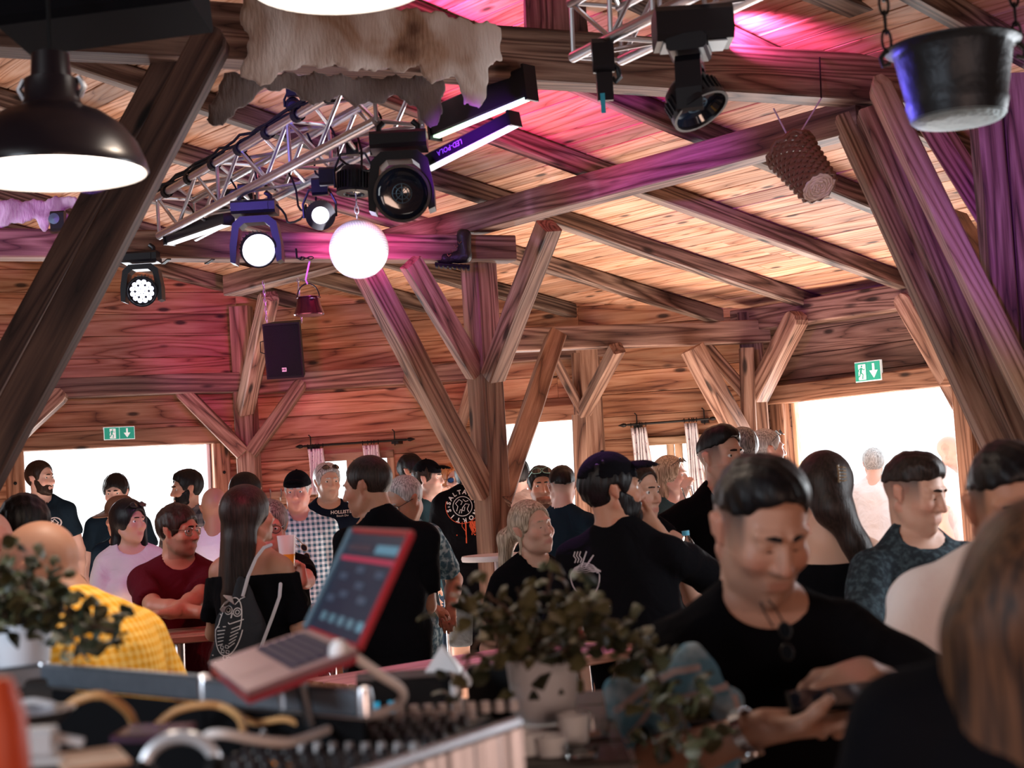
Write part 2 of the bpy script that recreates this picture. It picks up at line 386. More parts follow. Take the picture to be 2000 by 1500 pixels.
# weathered strip of the right door and the bolt heads of the left one
MBb = MB()
for s in (opL[0]-.075, opL[1]+.075):
    MBb.lathe([(0.013, 0), (.013, .006), (.006, .01), (0.0005, .01)], 10, frame_from(nL, (0, 0, 1)) @ Matrix.Rotation(PI/2, 3, 'Y'), aL+dL*s+nL*.085+Vector((0, 0, 1.83)))
MBb.obj('bolt', M_iron, dl)
beam('door_stop', aR+dR*(opR[0]+.02)-nR*.03, aR+dR*(opR[0]+.02)-nR*.03+Vector((0, 0, opR[3])), .035, .05, M_pale, dr, up=nR)
beam('door_stop', aL+dL*(opL[1]-.02)-nL*.03, aL+dL*(opL[1]-.02)-nL*.03+Vector((0, 0, opL[3])), .035, .05, M_white, dl, up=nL)
def window(name, A, d, nr, op):
    e = empty(name, kind='structure'); s0, s1, z0, z1 = op; fw_ = .055
    for s in (s0-fw_/2, s1+fw_/2, (s0+s1)/2-.03, (s0+s1)/2+.03):
        beam('sash', A+d*s+Vector((0, 0, z0)), A+d*s+Vector((0, 0, z1)), .055, .06, M_pale, e, up=nr, ch=.004)
    for z in (z0-fw_/2, z1+fw_/2):
        beam('window_rail', A+d*(s0-fw_)+Vector((0, 0, z)), A+d*(s1+fw_)+Vector((0, 0, z)), .07, fw_*1.1, M_pale, e, ch=.004)
    for a, b in ((s0, (s0+s1)/2-.055), ((s0+s1)/2+.055, s1)):
        MB().box(A+d*((a+b)/2)-nr*.02+Vector((0, 0, (z0+z1)/2)), (b-a, .004, z1-z0), frame_from(d)).obj('pane', M_glass, e)
    o = beam('window_sill', A+d*(s0-.09)+nr*.05+Vector((0, 0, z0-.08)), A+d*(s1+.09)+nr*.05+Vector((0, 0, z0-.08)), .15, .035, M_pale, e)
    return e
window('window_1', aB, dB, nB, opW1); window('window_2', aB, dB, nB, opW2)
M_tan = wood('tan_strut_wood', (.10, .05, .03), (.42, .25, .16), (.66, .46, .33), along=.8, vary=.1)
M_shaded = wood('shaded_strut_wood', (.02, .009, .007), (.075, .035, .026), (.16, .085, .06), along=.8, vary=.1)  # left strut lies in shade; that darkness is put into its wood colour
# ------------------------------------------------------------------ heavy timber: posts, ties, purlins, braces
def thing(name, loc, label, cat, group=None): return empty(name, loc, 0, label, cat, group)
# central post with its braces
DP = 9.0
base = W(968, 1150, DP); top = W(937, 508, DP)
ax = Vector(((base.x+top.x)/2, DP, 0))
post = thing('timber_post', ax, 'tall timber post with four braces standing in the middle of the crowd', 'post')
uv = frame_from(u2)
PZT = top.z
beam('post', ax, (ax.x, ax.y, PZT), .158, .158, M_post, post, up=n2)
def brace(parent, a, b, w=.10, h=.11, mat=None, **k): return beam('brace', a, b, w, h, mat or M_post, parent, up=(k.pop('up', (0, 1, .2))), **k)
# lower left long brace (720,545)->(950,960)
brace(post, W(945, 965, DP-.05), W(712, 520, 8.35), .12, .13, up=n2)
brace(post, W(975, 985, DP-.02), W(1085, 660, 10.6), .12, .12, up=n2)
brace(post, W(930, 728, DP-.05), W(802, 512, 8.55), .085, .12, up=n2)
brace(post, W(962, 735, DP-.1), W(1072, 440, 8.25), .11, .12, up=n2)
brace(post, W(925, 905, 9.6), W(803, 735, 11.9), .11, .11, up=n2)
# disco tie beam along the left
TA = W(-30, 478, 7.75); TB = W(998, 487, 8.98); tz = (TA.z+TB.z)/2
tie = tag(beam('tie_beam', (TA.x, TA.y, tz), (TB.x, TB.y, tz), .15, .150, M_beam), 'horizontal timber beam crossing behind the disco ball to the central post', 'beam')
# purlin from left wall post to the front tie
pa = PUR_L+u2*2.75; pb = PUR_R-u2*.15
tag(beam('purlin', (pa.x, pa.y, PZ+.075), (pb.x, pb.y, PZ+.075), .15, .15, M_beam), 'long purple-lit purlin rising to the right under the boarded roof', 'beam')
# front tie under the cowhide
FA = W(-150, 118, 5.1); FB = W(1660, 158, 6.75)
dd = (FB-FA); dd.z = 0; dd.normalize(); zt_ = FB.z
FA2 = W(-200, 100, 5.05); FE = Vector((FB.x, FB.y, 0))+dd*2.2
ft = tag(beam('tie_beam', (FA2.x, FA2.y, zt_), (FE.x, FE.y, zt_), .15, .21, M_beam), 'thick front tie beam that carries the cowhide and the basket', 'beam')
print('front tie z', zt_, FA.z, FB.z, 'disco tie', TA.z, TB.z, 'PZ', PZ)
# king post above the cowhide
q = W(1085, 60, 6.3)
tag(beam('king_post', (q.x, q.y, zt_+.1), (q.x, q.y, roofz(q.x, q.y)-.02), .26, .16, M_beam, up=(0, 1, 0)), 'short dark upright on top of the front tie beam', 'post')
# second heavy purlins top right
for (x0, y0, Y0, x1, y1, Y1, lb) in ((1420, -20, 6.6, 1800, 150, 7.9, 'weathered sloping roof timber above the hanging basket'),
                                     (1560, -60, 6.0, 1940, 90, 7.0, 'sloping roof timber behind the black cauldron')):
    tag(beam('roof_timber', W(x0, y0, Y0), W(x1, y1, Y1), .14, .17, M_rafter), lb, 'beam')
# struts at the right: three long members leaning down to the right
sp = W(1660, 230, 6.7)
st = thing('strut_frame', Vector((W(1990, 890, 5.9).x, 5.9, 0)), 'three parallel leaning struts from the front beam down to the right edge', 'strut')
for (x0, y0, Y0, x1, y1, Y1, w, h) in ((1648, 232, 6.85, 1945, 880, 6.35, .088, .12), (1694, 222, 6.72, 2003, 880, 6.2, .088, .12)):
    A_s = W(x0, y0, Y0); B_s = W(x1, y1, Y1); beam('strut', B_s+(B_s-A_s)*.6, A_s, w, h, M_post, st, up=(0, 1, 0))
A_s = W(1712, 158, 6.52); B_s = W(2060, 880, 5.95); beam('strut', B_s+(B_s-A_s)*.6, A_s, .092, .10, M_tan, st, up=(0, 1, 0), round_end=1)
# purple double post at the right edge
pp = thing('double_post', Vector((W(1950, 500, 6.4).x, 6.4, 0)), 'purple-lit pair of upright timbers at the right edge', 'post')
for px_ in (1946, 2002):
    q = W(px_, 500, 6.45); beam('upright', (q.x, q.y, 0), (q.x, q.y, zt_-.1), .105, .14, M_beam, pp, up=(0, 1, 0))
brace(pp, W(1958, 610, 6.6), W(1862, 430, 8.3), .12, .12, up=n2)
brace(pp, W(2020, 560, 6.5), W(1806, 215, 6.9), .10, .10, up=n2)
# dark strut at left
ls = thing('timber_strut', Vector((W(0, 900, 5.3).x, 5.3, 0)), 'dark leaning strut in front at the left, under the cowhide', 'strut')
beam('strut', W(-260, 1360, 5.15), W(425, 62, 5.28), .125, .10, M_shaded, ls, up=(0, 1, 0), round_end=1)
beam('strut', W(-330, 1330, 5.4), W(355, 75, 5.5), .09, .09, M_shaded, ls, up=(0, 1, 0))
# wall posts and plates
def wallpost(px, Y, label, x2=None, w=.15, ztop=None, braces=(), cat='post'):
    q = W(px, 880, Y); e = thing('wall_post', (q.x, q.y, 0), label, cat)
    beam('post', (q.x, q.y, 0), (q.x, q.y, ztop), w, w, M_post, e, up=nB)
    for b_ in braces: brace(e, *b_[0], **b_[1])
    return e
wallpost(485, 12.0, 'timber post on the left with two spread braces', w=.15, ztop=W(465, 600, 12).z,
         braces=(((W(476, 885, 11.9), W(350, 757, 11.85)), dict(w=.115, h=.13, up=(0, 1, 0), round_end=1)),
                 ((W(490, 885, 11.9), W(592, 745, 11.95)), dict(w=.10, h=.12, up=(0, 1, 0), round_end=1)),
                 ((W(478, 800, 11.85), W(526, 575, 10.9)), dict(w=.115, h=.12, up=n2, round_end=1))))
wallpost(1160, 11.7, 'dark cornered post beside the middle door with a fork of braces', w=.17, ztop=2.75,
         braces=(((W(1135, 800, 11.45), W(1078, 690, 11.3)), dict(w=.07, h=.09, up=(0, 1, 0))),
                 ((W(1140, 805, 11.45), W(1205, 680, 10.8)), dict(w=.09, h=.10, up=n2)),
                 ((W(1131, 810, 11.48), W(1124, 690, 11.48)), dict(w=.07, h=.08, up=(0, 1, 0))),
                 ((W(1139, 1100, 11.5), W(1131, 810, 11.5)), dict(w=.10, h=.08, up=(0, 1, 0)))))
wallpost(1482, 11.25, 'corner post with braces left of the right door', w=.17, ztop=2.75,
         braces=(((W(1478, 775, 11.1), W(1560, 612, 10.75)), dict(w=.13, h=.14, up=n2, round_end=1)),
                 ((W(1468, 780, 11.1), W(1378, 678, 11.15)), dict(w=.09, h=.10, up=(0, 1, 0))),
                 ((W(1470, 895, 11.0), W(1352, 680, 10.9)), dict(w=.14, h=.13, up=n2)),
                 ((W(1467, 900, 11.05), W(1457, 680, 11.05)), dict(w=.10, h=.10, up=(0, 1, 0)))))
wallpost(893, 12.0, 'short dark post and brace behind the central post', w=.11, ztop=W(893, 720, 12).z,
         braces=(((W(893, 850, 11.9), W(925, 745, 11.8)), dict(w=.09, h=.10, up=(0, 1, 0))),))
def plate(name, x0, y0, Y0, x1, y1, Y1, w, h, lb):
    a = W(x0, y0, Y0); b = W(x1, y1, Y1); z = (a.z+b.z)/2
    return tag(beam(name, (a.x, a.y, z), (b.x, b.y, z), w, h, M_beam), lb, 'beam')
plate('wall_plate', -150, 765, 11.15, 470, 749, 12.0, .14, .155, 'horizontal beam on the left wall above the wide door')
plate('wall_plate', 490, 746, 12.1, 925, 731, 11.95, .14, .145, 'horizontal beam on the back wall behind the loudspeaker')
plate('wall_plate', 985, 660, 10.7, 1496, 652, 11.2, .15, .165, 'pale horizontal beam between the central post and the corner post')
plate('wall_plate', 1440, 630, 11.35, 1775, 577, Yr(1775)-.2, .15, .17, 'horizontal beam above the right door, above the exit sign')
plate('wall_plate', 1775, 577, Yr(1775)-.2, 2300, 495, Yr(2300)-.2, .15, .17, 'horizontal beam running out at the right edge of the roof')
tag(beam('lintel_beam', aB+dB*(opM[0]-.2)+nB*.04+Vector((0, 0, W(1060, 690, 11.8).z)), aB+dB*(opM[1]+.35)+nB*.04+Vector((0, 0, W(1060, 690, 11.8).z)), .12, .12, M_beam), 'beam high on the wall over the middle door', 'beam')
e = thing('wall_brace', W(1775, 900, 10.4)*1, 'brace with a rounded head beside the right struts', 'brace'); e.location.z = 0
brace(e, W(1905, 830, 10.0), W(1762, 575, 10.2), .13, .12, up=n2, round_end=1)
e = thing('wall_brace', W(80, 900, 11)*1, 'brace at the left wall partly hidden by the dark strut', 'brace'); e.location.z = 0
brace(e, W(0, 880, 11.2), W(125, 765, 11.3), .12, .13, up=(0, 1, 0), round_end=1)
# ------------------------------------------------------------------ people: signed-distance bodies meshed by surface nets
def v3(a): return np.array([a[0], a[1], a[2]], dtype=np.float64)
class Fld:
    def __init__(s, lo, hi, h):
        s.h = h; s.lo = np.array(lo, float); s.n = np.maximum(4, np.ceil((np.array(hi)-s.lo)/h).astype(int)+1)
        s.F = np.full(tuple(s.n), .25, np.float32)
    def sub(s, lo, hi):
        i0 = np.clip(np.floor((np.array(lo)-s.lo)/s.h).astype(int), 0, s.n); i1 = np.clip(np.ceil((np.array(hi)-s.lo)/s.h).astype(int)+1, 0, s.n)
        if (i1 <= i0).any(): return None
        ax = [(s.lo[d]+s.h*np.arange(i0[d], i1[d])).astype(np.float32) for d in range(3)]
        return (slice(i0[0], i1[0]), slice(i0[1], i1[1]), slice(i0[2], i1[2])), ax[0][:, None, None], ax[1][None, :, None], ax[2][None, None, :]
    def mix(s, sl, d, k, op):
        A = s.F[sl]
        if op == '+':
            if k > 0:
                h = np.clip(.5+.5*(A-d)/k, 0, 1); s.F[sl] = A*(1-h)+d*h-k*h*(1-h)
            else: s.F[sl] = np.minimum(A, d)
        else:
            d = -d
            if k > 0:
                h = np.clip(.5-.5*(A-d)/k, 0, 1); s.F[sl] = A*(1-h)+d*h+k*h*(1-h)
            else: s.F[sl] = np.maximum(A, d)
    def ell(s, c, r, R=None, k=.02, op='+'):
        c = v3(c); r = np.array(r, float) if hasattr(r, '__len__') else np.array([r]*3, float)
        m = r.max()+k+2.5*s.h; q = s.sub(c-m, c+m)
        if q is None: return s
        sl, x, y, z = q; x = x-c[0]; y = y-c[1]; z = z-c[2]
        if R is not None:
            R = np.array(R, float); a = R[0, 0]*x+R[1, 0]*y+R[2, 0]*z; b = R[0, 1]*x+R[1, 1]*y+R[2, 1]*z; e = R[0, 2]*x+R[1, 2]*y+R[2, 2]*z
        else: a, b, e = x, y, z
        k0 = np.sqrt((a/r[0])**2+(b/r[1])**2+(e/r[2])**2)+1e-6
        k1 = np.sqrt((a/r[0]**2)**2+(b/r[1]**2)**2+(e/r[2]**2)**2)+1e-6
        s.mix(sl, k0*(k0-1)/k1, k, op); return s
    def cap(s, a, b, ra, rb=None, k=.02, op='+', sy=1.0, flat=None):
        a = v3(a); b = v3(b); rb = ra if rb is None else rb; m = max(ra, rb)+k+2.5*s.h
        q = s.sub(np.minimum(a, b)-m, np.maximum(a, b)+m)
        if q is None: return s
        sl, x, y, z = q; ba = b-a
        bb = np.array([ba[0], ba[1]/sy, ba[2]]); L2 = (bb**2).sum()+1e-9
        X = x-a[0]; Y = (y-a[1])/sy; Z = z-a[2]
        tu = (X*bb[0]+Y*bb[1]+Z*bb[2])/L2
        t = np.clip(tu, 0, 1)
        d = np.sqrt((X-t*bb[0])**2+(Y-t*bb[1])**2+(Z-t*bb[2])**2)-(ra+(rb-ra)*t)
        if sy < 1: d = d*(sy**.5)
        if flat is not None: d = np.maximum(d, (tu-flat)*math.sqrt(L2))
        s.mix(sl, d, k, op); return s
    def cut(s, p, n, k=0, lo=None, hi=None):
        n = v3(n)/np.linalg.norm(v3(n)); p = v3(p)
        q = s.sub(lo if lo is not None else s.lo, hi if hi is not None else s.lo+s.h*s.n)
        if q is None: return s
        sl, x, y, z = q
        d = (x-p[0])*n[0]+(y-p[1])*n[1]+(z-p[2])*n[2]
        s.F[sl] = np.maximum(s.F[sl], d+0*s.F[sl]); return s
    def wob(s, fn):
        sl, x, y, z = s.sub(s.lo, s.lo+s.h*s.n); s.F[sl] += fn(x, y, z).astype(np.float32); return s
    def mesh(s, name='m'):
        F = s.F; F[0] = F[-1] = .2; F[:, 0] = F[:, -1] = .2; F[:, :, 0] = F[:, :, -1] = .2
        S = F < 0
        c = np.zeros(tuple(s.n-1), np.int8)
        for i in (0, 1):
            for j in (0, 1):
                for k in (0, 1): c += S[i:c.shape[0]+i, j:c.shape[1]+j, k:c.shape[2]+k]
        act = (c > 0) & (c < 8); I, J, K = np.nonzero(act); N = len(I)
        if N == 0: return bpy.data.meshes.new(name)
        idx = np.full(act.shape, -1, np.int32); idx[I, J, K] = np.arange(N)
        P = np.zeros((N, 3), np.float32); W_ = np.zeros(N, np.float32)
        cs = [(i, j, k) for i in (0, 1) for j in (0, 1) for k in (0, 1)]
        for a in cs:
            for d in range(3):
                if a[d] == 1: continue
                b = list(a); b[d] = 1
                fa = F[I+a[0], J+a[1], K+a[2]]; fb = F[I+b[0], J+b[1], K+b[2]]
                m = (fa < 0) != (fb < 0); t = np.where(m, fa/np.where(m, fa-fb, 1), 0)
                for e in range(3): P[:, e] += np.where(m, a[e]+(t if e == d else 0), 0)
                W_ += m
        P /= W_[:, None]; P += np.stack([I, J, K], 1); P = P*s.h+s.lo
        Q = []
        for d in range(3):
            e, f = (d+1) % 3, (d+2) % 3
            sa = [slice(None)]*3; sb = [slice(None)]*3; sa[d] = slice(0, -1); sb[d] = slice(1, None)
            A = S[tuple(sa)]; B = S[tuple(sb)]; X = np.stack(np.nonzero(A != B), 1)
            X = X[(X[:, e] > 0) & (X[:, f] > 0) & (X[:, e] < act.shape[e]) & (X[:, f] < act.shape[f])]
            fl_ = A[X[:, 0], X[:, 1], X[:, 2]]
            def g(de, df):
                Y = X.copy(); Y[:, e] -= de; Y[:, f] -= df; return idx[Y[:, 0], Y[:, 1], Y[:, 2]]
            q = np.stack([g(1, 1), g(0, 1), g(0, 0), g(1, 0)], 1); q[~fl_] = q[~fl_][:, ::-1]; Q.append(q)
        Q = np.concatenate(Q); Q = Q[(Q >= 0).all(1)]
        me = bpy.data.meshes.new(name); me.vertices.add(N); me.vertices.foreach_set('co', P.astype(np.float32).ravel())
        me.loops.add(len(Q)*4); me.loops.foreach_set('vertex_index', Q.astype(np.int32).ravel())
        me.polygons.add(len(Q)); me.polygons.foreach_set('loop_start', np.arange(len(Q), dtype=np.int32)*4)
        me.polygons.foreach_set('loop_total', np.full(len(Q), 4, np.int32)); me.update(calc_edges=True); me.shade_smooth()
        return me
# ---- person materials
def skinmat(name, ):
    m, t, b = nt(name); a = t.nodes.new('ShaderNodeAttribute'); a.attribute_name = 'Col'
    t.links.new(a.outputs['Color'], b.inputs['Base Color']); b.inputs['Roughness'].default_value = .5; b.inputs['Specular IOR Level'].default_value = .35
    b.inputs['Subsurface Weight'].default_value = .08; b.inputs['Subsurface Radius'].default_value = (.02, .008, .004); b.inputs['Subsurface Scale'].default_value = .6
    n = t.nodes.new('ShaderNodeTexNoise'); n.inputs['Scale'].default_value = 70; bp = t.nodes.new('ShaderNodeBump'); bp.inputs['Strength'].default_value = .12; bp.inputs['Distance'].default_value = .004
    tc = t.nodes.new('ShaderNodeTexCoord'); t.links.new(tc.outputs['Object'], n.inputs['Vector']); t.links.new(n.outputs[0], bp.inputs['Height']); t.links.new(bp.outputs[0], b.inputs['Normal'])
    return m
M_skin = skinmat('skin')
def cloth(name, col, rough=.9, vary=.12, kind=None, col2=None, sc=1.0):
    m, t, b = nt(name); N = t.nodes; L = t.links.new
    b.inputs['Roughness'].default_value = rough; b.inputs['Specular IOR Level'].default_value = .06; b.inputs['Sheen Weight'].default_value = 0
    tc = N.new('ShaderNodeTexCoord'); n = N.new('ShaderNodeTexNoise'); n.inputs['Scale'].default_value = 9*sc; n.inputs['Detail'].default_value = 5
    L(tc.outputs['Object'], n.inputs['Vector'])
    mx = N.new('ShaderNodeMixRGB'); mx.inputs[1].default_value = (*[c*(1-vary) for c in col], 1); mx.inputs[2].default_value = (*[min(1, c*(1+vary)) for c in col], 1)
    L(n.outputs[0], mx.inputs[0]); out = mx.outputs[0]
    if kind in ('plaid', 'gingham', 'stripe', 'blotch', 'weave'):
        sx = N.new('ShaderNodeSeparateXYZ'); L(tc.outputs['Object'], sx.inputs[0])
        def band(o, s, w):
            a = N.new('ShaderNodeMath'); a.operation = 'MULTIPLY'; a.inputs[1].default_value = s; L(o, a.inputs[0])
            f = N.new('ShaderNodeMath'); f.operation = 'PINGPONG'; f.inputs[1].default_value = 1; L(a.outputs[0], f.inputs[0])
            g = N.new('ShaderNodeMath'); g.operation = 'GREATER_THAN'; g.inputs[1].default_value = w; L(f.outputs[0], g.inputs[0]); return g.outputs[0]
        if kind == 'stripe': f = band(sx.outputs['X'], 60*sc, .55)
        elif kind in ('plaid', 'gingham', 'weave'):
            g1 = band(sx.outputs['X'], 62*sc, .5); g2 = band(sx.outputs['Z'], 62*sc, .5)
            a = N.new('ShaderNodeMath'); a.operation = 'ADD'; L(g1, a.inputs[0]); L(g2, a.inputs[1]); h = N.new('ShaderNodeMath'); h.operation = 'MULTIPLY'; h.inputs[1].default_value = .5; L(a.outputs[0], h.inputs[0]); f = h.outputs[0]
        else:
            n2_ = N.new('ShaderNodeTexNoise'); n2_.inputs['Scale'].default_value = 32*sc; n2_.inputs['Detail'].default_value = 3; L(tc.outputs['Object'], n2_.inputs['Vector'])
            r = N.new('ShaderNodeMapRange'); r.inputs['From Min'].default_value = .45; r.inputs['From Max'].default_value = .62; L(n2_.outputs[0], r.inputs['Value']); f = r.outputs[0]
        m2 = N.new('ShaderNodeMixRGB'); L(f, m2.inputs[0]); L(out, m2.inputs[1]); m2.inputs[2].default_value = (*col2, 1); out = m2.outputs[0]
    L(out, b.inputs['Base Color'])
    n3 = N.new('ShaderNodeTexNoise'); n3.inputs['Scale'].default_value = 7; n3.inputs['Detail'].default_value = 3; n3.inputs['Distortion'].default_value = 1.2; L(tc.outputs['Object'], n3.inputs['Vector'])
    bp = N.new('ShaderNodeBump'); bp.inputs['Strength'].default_value = .55; bp.inputs['Distance'].default_value = .03; L(n3.outputs[0], bp.inputs['Height']); L(bp.outputs[0], b.inputs['Normal'])
    return m
def hairmat(name, col, col2=None, rough=.42):
    m, t, b = nt(name); N = t.nodes; L = t.links.new; tc = N.new('ShaderNodeTexCoord'); mp = N.new('ShaderNodeMapping'); mp.inputs['Scale'].default_value = (170, 170, 9)
    L(tc.outputs['Object'], mp.inputs[0]); n = N.new('ShaderNodeTexNoise'); n.inputs['Scale'].default_value = 1; n.inputs['Detail'].default_value = 4; L(mp.outputs[0], n.inputs['Vector'])
    mx = N.new('ShaderNodeValToRGB'); e = mx.color_ramp.elements; e[0].position = .35; e[1].position = .65
    e[0].color = (*[c*.55 for c in col], 1); e[1].color = (*(col2 or [min(1, c*1.6) for c in col]), 1); L(n.outputs[0], mx.inputs[0]); L(mx.outputs[0], b.inputs['Base Color'])
    b.inputs['Roughness'].default_value = rough; b.inputs['Specular IOR Level'].default_value = .22
    bp = N.new('ShaderNodeBump'); bp.inputs['Strength'].default_value = .4; bp.inputs['Distance'].default_value = .005; L(n.outputs[0], bp.inputs['Height']); L(bp.outputs[0], b.inputs['Normal'])
    return m
H_black = hairmat('black_hair', (.006, .005, .006)); H_brown = hairmat('brown_hair', (.022, .012, .009)); H_dbrown = hairmat('dark_brown_hair', (.02, .012, .01))
H_grey = hairmat('grey_hair', (.30, .29, .29), (.62, .62, .63)); H_salt = hairmat('salt_and_pepper_hair', (.06, .055, .055), (.30, .29, .29)); H_blond = hairmat('blonde_hair', (.28, .19, .12), (.62, .50, .38))
H_red = hairmat('red_hair', (.45, .12, .04), (.7, .28, .1)); H_light = hairmat('light_brown_hair', (.022, .011, .008), (.13, .055, .025), .5)
C_black = cloth('black_jersey', (.0035, .0035, .005)); C_navy = cloth('navy_jersey', (.006, .010, .022)); C_navy2 = cloth('blue_black_jersey', (.010, .022, .036)); C_white = cloth('white_cotton', (.78, .76, .80))
C_jeans = cloth('dark_denim', (.02, .035, .06)); C_dark = cloth('dark_trousers', (.005, .005, .007)); C_blouse = cloth('light_blouse', (.55, .48, .50)); C_maroon = cloth('maroon_jersey', (.07, .006, .012))
C_plaid = cloth('checked_shirt', (.70, .78, .80), kind='gingham', col2=(.05, .13, .18)); C_dplaid = cloth('dark_checked_shirt', (.05, .05, .06), kind='gingham', col2=(.18, .17, .18), sc=.5)
C_beige = cloth('beige_jersey', (.62, .47, .42)); C_teal = cloth('dark_teal_jersey', (.03, .07, .09)); C_char = cloth('charcoal_jersey', (.022, .03, .038), kind='blotch', col2=(.05, .075, .09), sc=1.6)
C_pattern = cloth('patterned_shirt', (.05, .12, .17), kind='blotch', col2=(.32, .48, .55), sc=1.2); C_yellow = cloth('yellow_waffle_shirt', (.90, .40, .03), kind='weave', col2=(1.0, .62, .16), sc=1.6)
C_cream = cloth('cream_shorts', (.6, .6, .62)); C_grey = cloth('grey_denim', (.16, .21, .24)); C_khaki = cloth('khaki_shorts', (.10, .11, .12)); C_cap = cloth('black_cap_cloth', (.004, .004, .006))
M_shoe = simple('dark_shoe_leather', (.02, .02, .02), .5); M_eyew = simple('eye_white', (.75, .74, .74), .25); M_iris = simple('iris_dark', (.03, .025, .02), .15)
M_lens = simple('dark_lens', (.01, .012, .015), .06, 0, .8); M_lensb = simple('blue_mirror_lens', (.03, .10, .3), .08, .8, .8); M_frameb = simple('spectacle_frame', (.015, .015, .015), .3); M_framem = simple('metal_spectacle_frame', (.5, .48, .46), .25, 1)
M_clear = simple('clear_lens', (.9, .92, .93), .02, 0, .5, trans=1); M_lip = simple('lips', (.42, .13, .12), .45)
def eyemesh():
    v = [Vector((0, -1, 0))]; f = []; rings = [8, 14, 24, 34, 50, 70, 95, 130]; n = 12; mi = []
    for a in rings:
        a = math.radians(a)
        for j in range(n): v.append(Vector((math.sin(a)*math.cos(2*PI*j/n), -math.cos(a), math.sin(a)*math.sin(2*PI*j/n))))
    for j in range(n): f.append((0, 1+j, 1+(j+1) % n)); mi.append(1)
    for i in range(len(rings)-1):
        for j in range(n): f.append((1+i*n+j, 1+(i+1)*n+j, 1+(i+1)*n+(j+1) % n, 1+i*n+(j+1) % n)); mi.append(1 if i < 2 else 0)
    me = mesh('eye', [x*.0125 for x in v], f, True); me.materials.append(M_eyew); me.materials.append(M_iris)
    me.polygons.foreach_set('material_index', mi); return me
ME_eye = eyemesh()
def RotH(yaw, pitch, roll):
    return np.array(Matrix.Rotation(math.radians(yaw), 3, 'Z') @ Matrix.Rotation(math.radians(pitch), 3, 'X') @ Matrix.Rotation(math.radians(roll), 3, 'Y'))
SK = dict(fair=(.60, .36, .27), mid=(.50, .27, .19), tan=(.42, .21, .135), pale=(.70, .47, .40), red=(.58, .28, .22))
def hand(Fd, w, d, pn, s=1, curl=.5, side=1, spread=.0, thumb=.6, k=.006, fcurl=None):
    """a palm, four fingers of unequal length with two bends each, and a thumb off the side of the palm"""
    d = v3(d)/np.linalg.norm(v3(d)); pn = v3(pn); pn = pn-d*pn.dot(d); pn /= np.linalg.norm(pn); sd = np.cross(d, pn)*side
    w = v3(w); pl = .088*s
    for i, off in enumerate((-.030, -.010, .010, .029)):
        Fd.cap(w+sd*off*.6*s+d*.012*s, w+sd*off*s+d*pl*(1-.06*abs(i-1.2)/1.5), .0155*s, .0125*s, k=.012)
    for i, (off, ln) in enumerate(((-.031, .070), (-.0105, .080), (.0105, .075), (.030, .058))):
        c = (fcurl[i] if fcurl else curl)
        p = w+sd*off*s+d*pl*(1-.06*abs(i-1.2)/1.5); a = 0; dd_ = d+sd*spread*(i-1.5)*.5; dd_ = dd_/np.linalg.norm(dd_)
        for j, (fr, r0_, r1_) in enumerate(((.45, .0098, .0088), (.30, .0088, .0080), (.25, .0080, .0070))):
            a += c*(.9 if j == 0 else 1.1)
            q = p+(dd_*math.cos(a)+pn*math.sin(a))*ln*fr*s; Fd.cap(p, q, r0_*s, r1_*s, k=k); p = q
    tb = w-sd*.024*s+d*.022*s+pn*.006*s
    t1 = tb+(-sd*.62+d*.62+pn*.35*thumb)*.042*s; t2 = t1+(-sd*.25*(1-thumb)+d*.75+pn*.55*thumb)*.034*s; t3 = t2+(d*.8+pn*.5*thumb+sd*.3*thumb)*.026*s
    Fd.cap(tb, t1, .0165*s, .0125*s, k=.012).cap(t1, t2, .0115*s, .0105*s, k=k).cap(t2, t3, .0105*s, .0085*s, k=k)
def ik(S, T, l1, l2, pole):
    S = v3(S); T = v3(T); d = T-S; D = np.linalg.norm(d); D = min(D, (l1+l2)*.995); u_ = d/np.linalg.norm(d); T = S+u_*D
    a = (l1*l1-l2*l2+D*D)/(2*D); h = math.sqrt(max(1e-6, l1*l1-a*a)); p = v3(pole); p = p-u_*p.dot(u_); p /= (np.linalg.norm(p)+1e-9)
    return S+u_*a+p*h, T
NP = 0
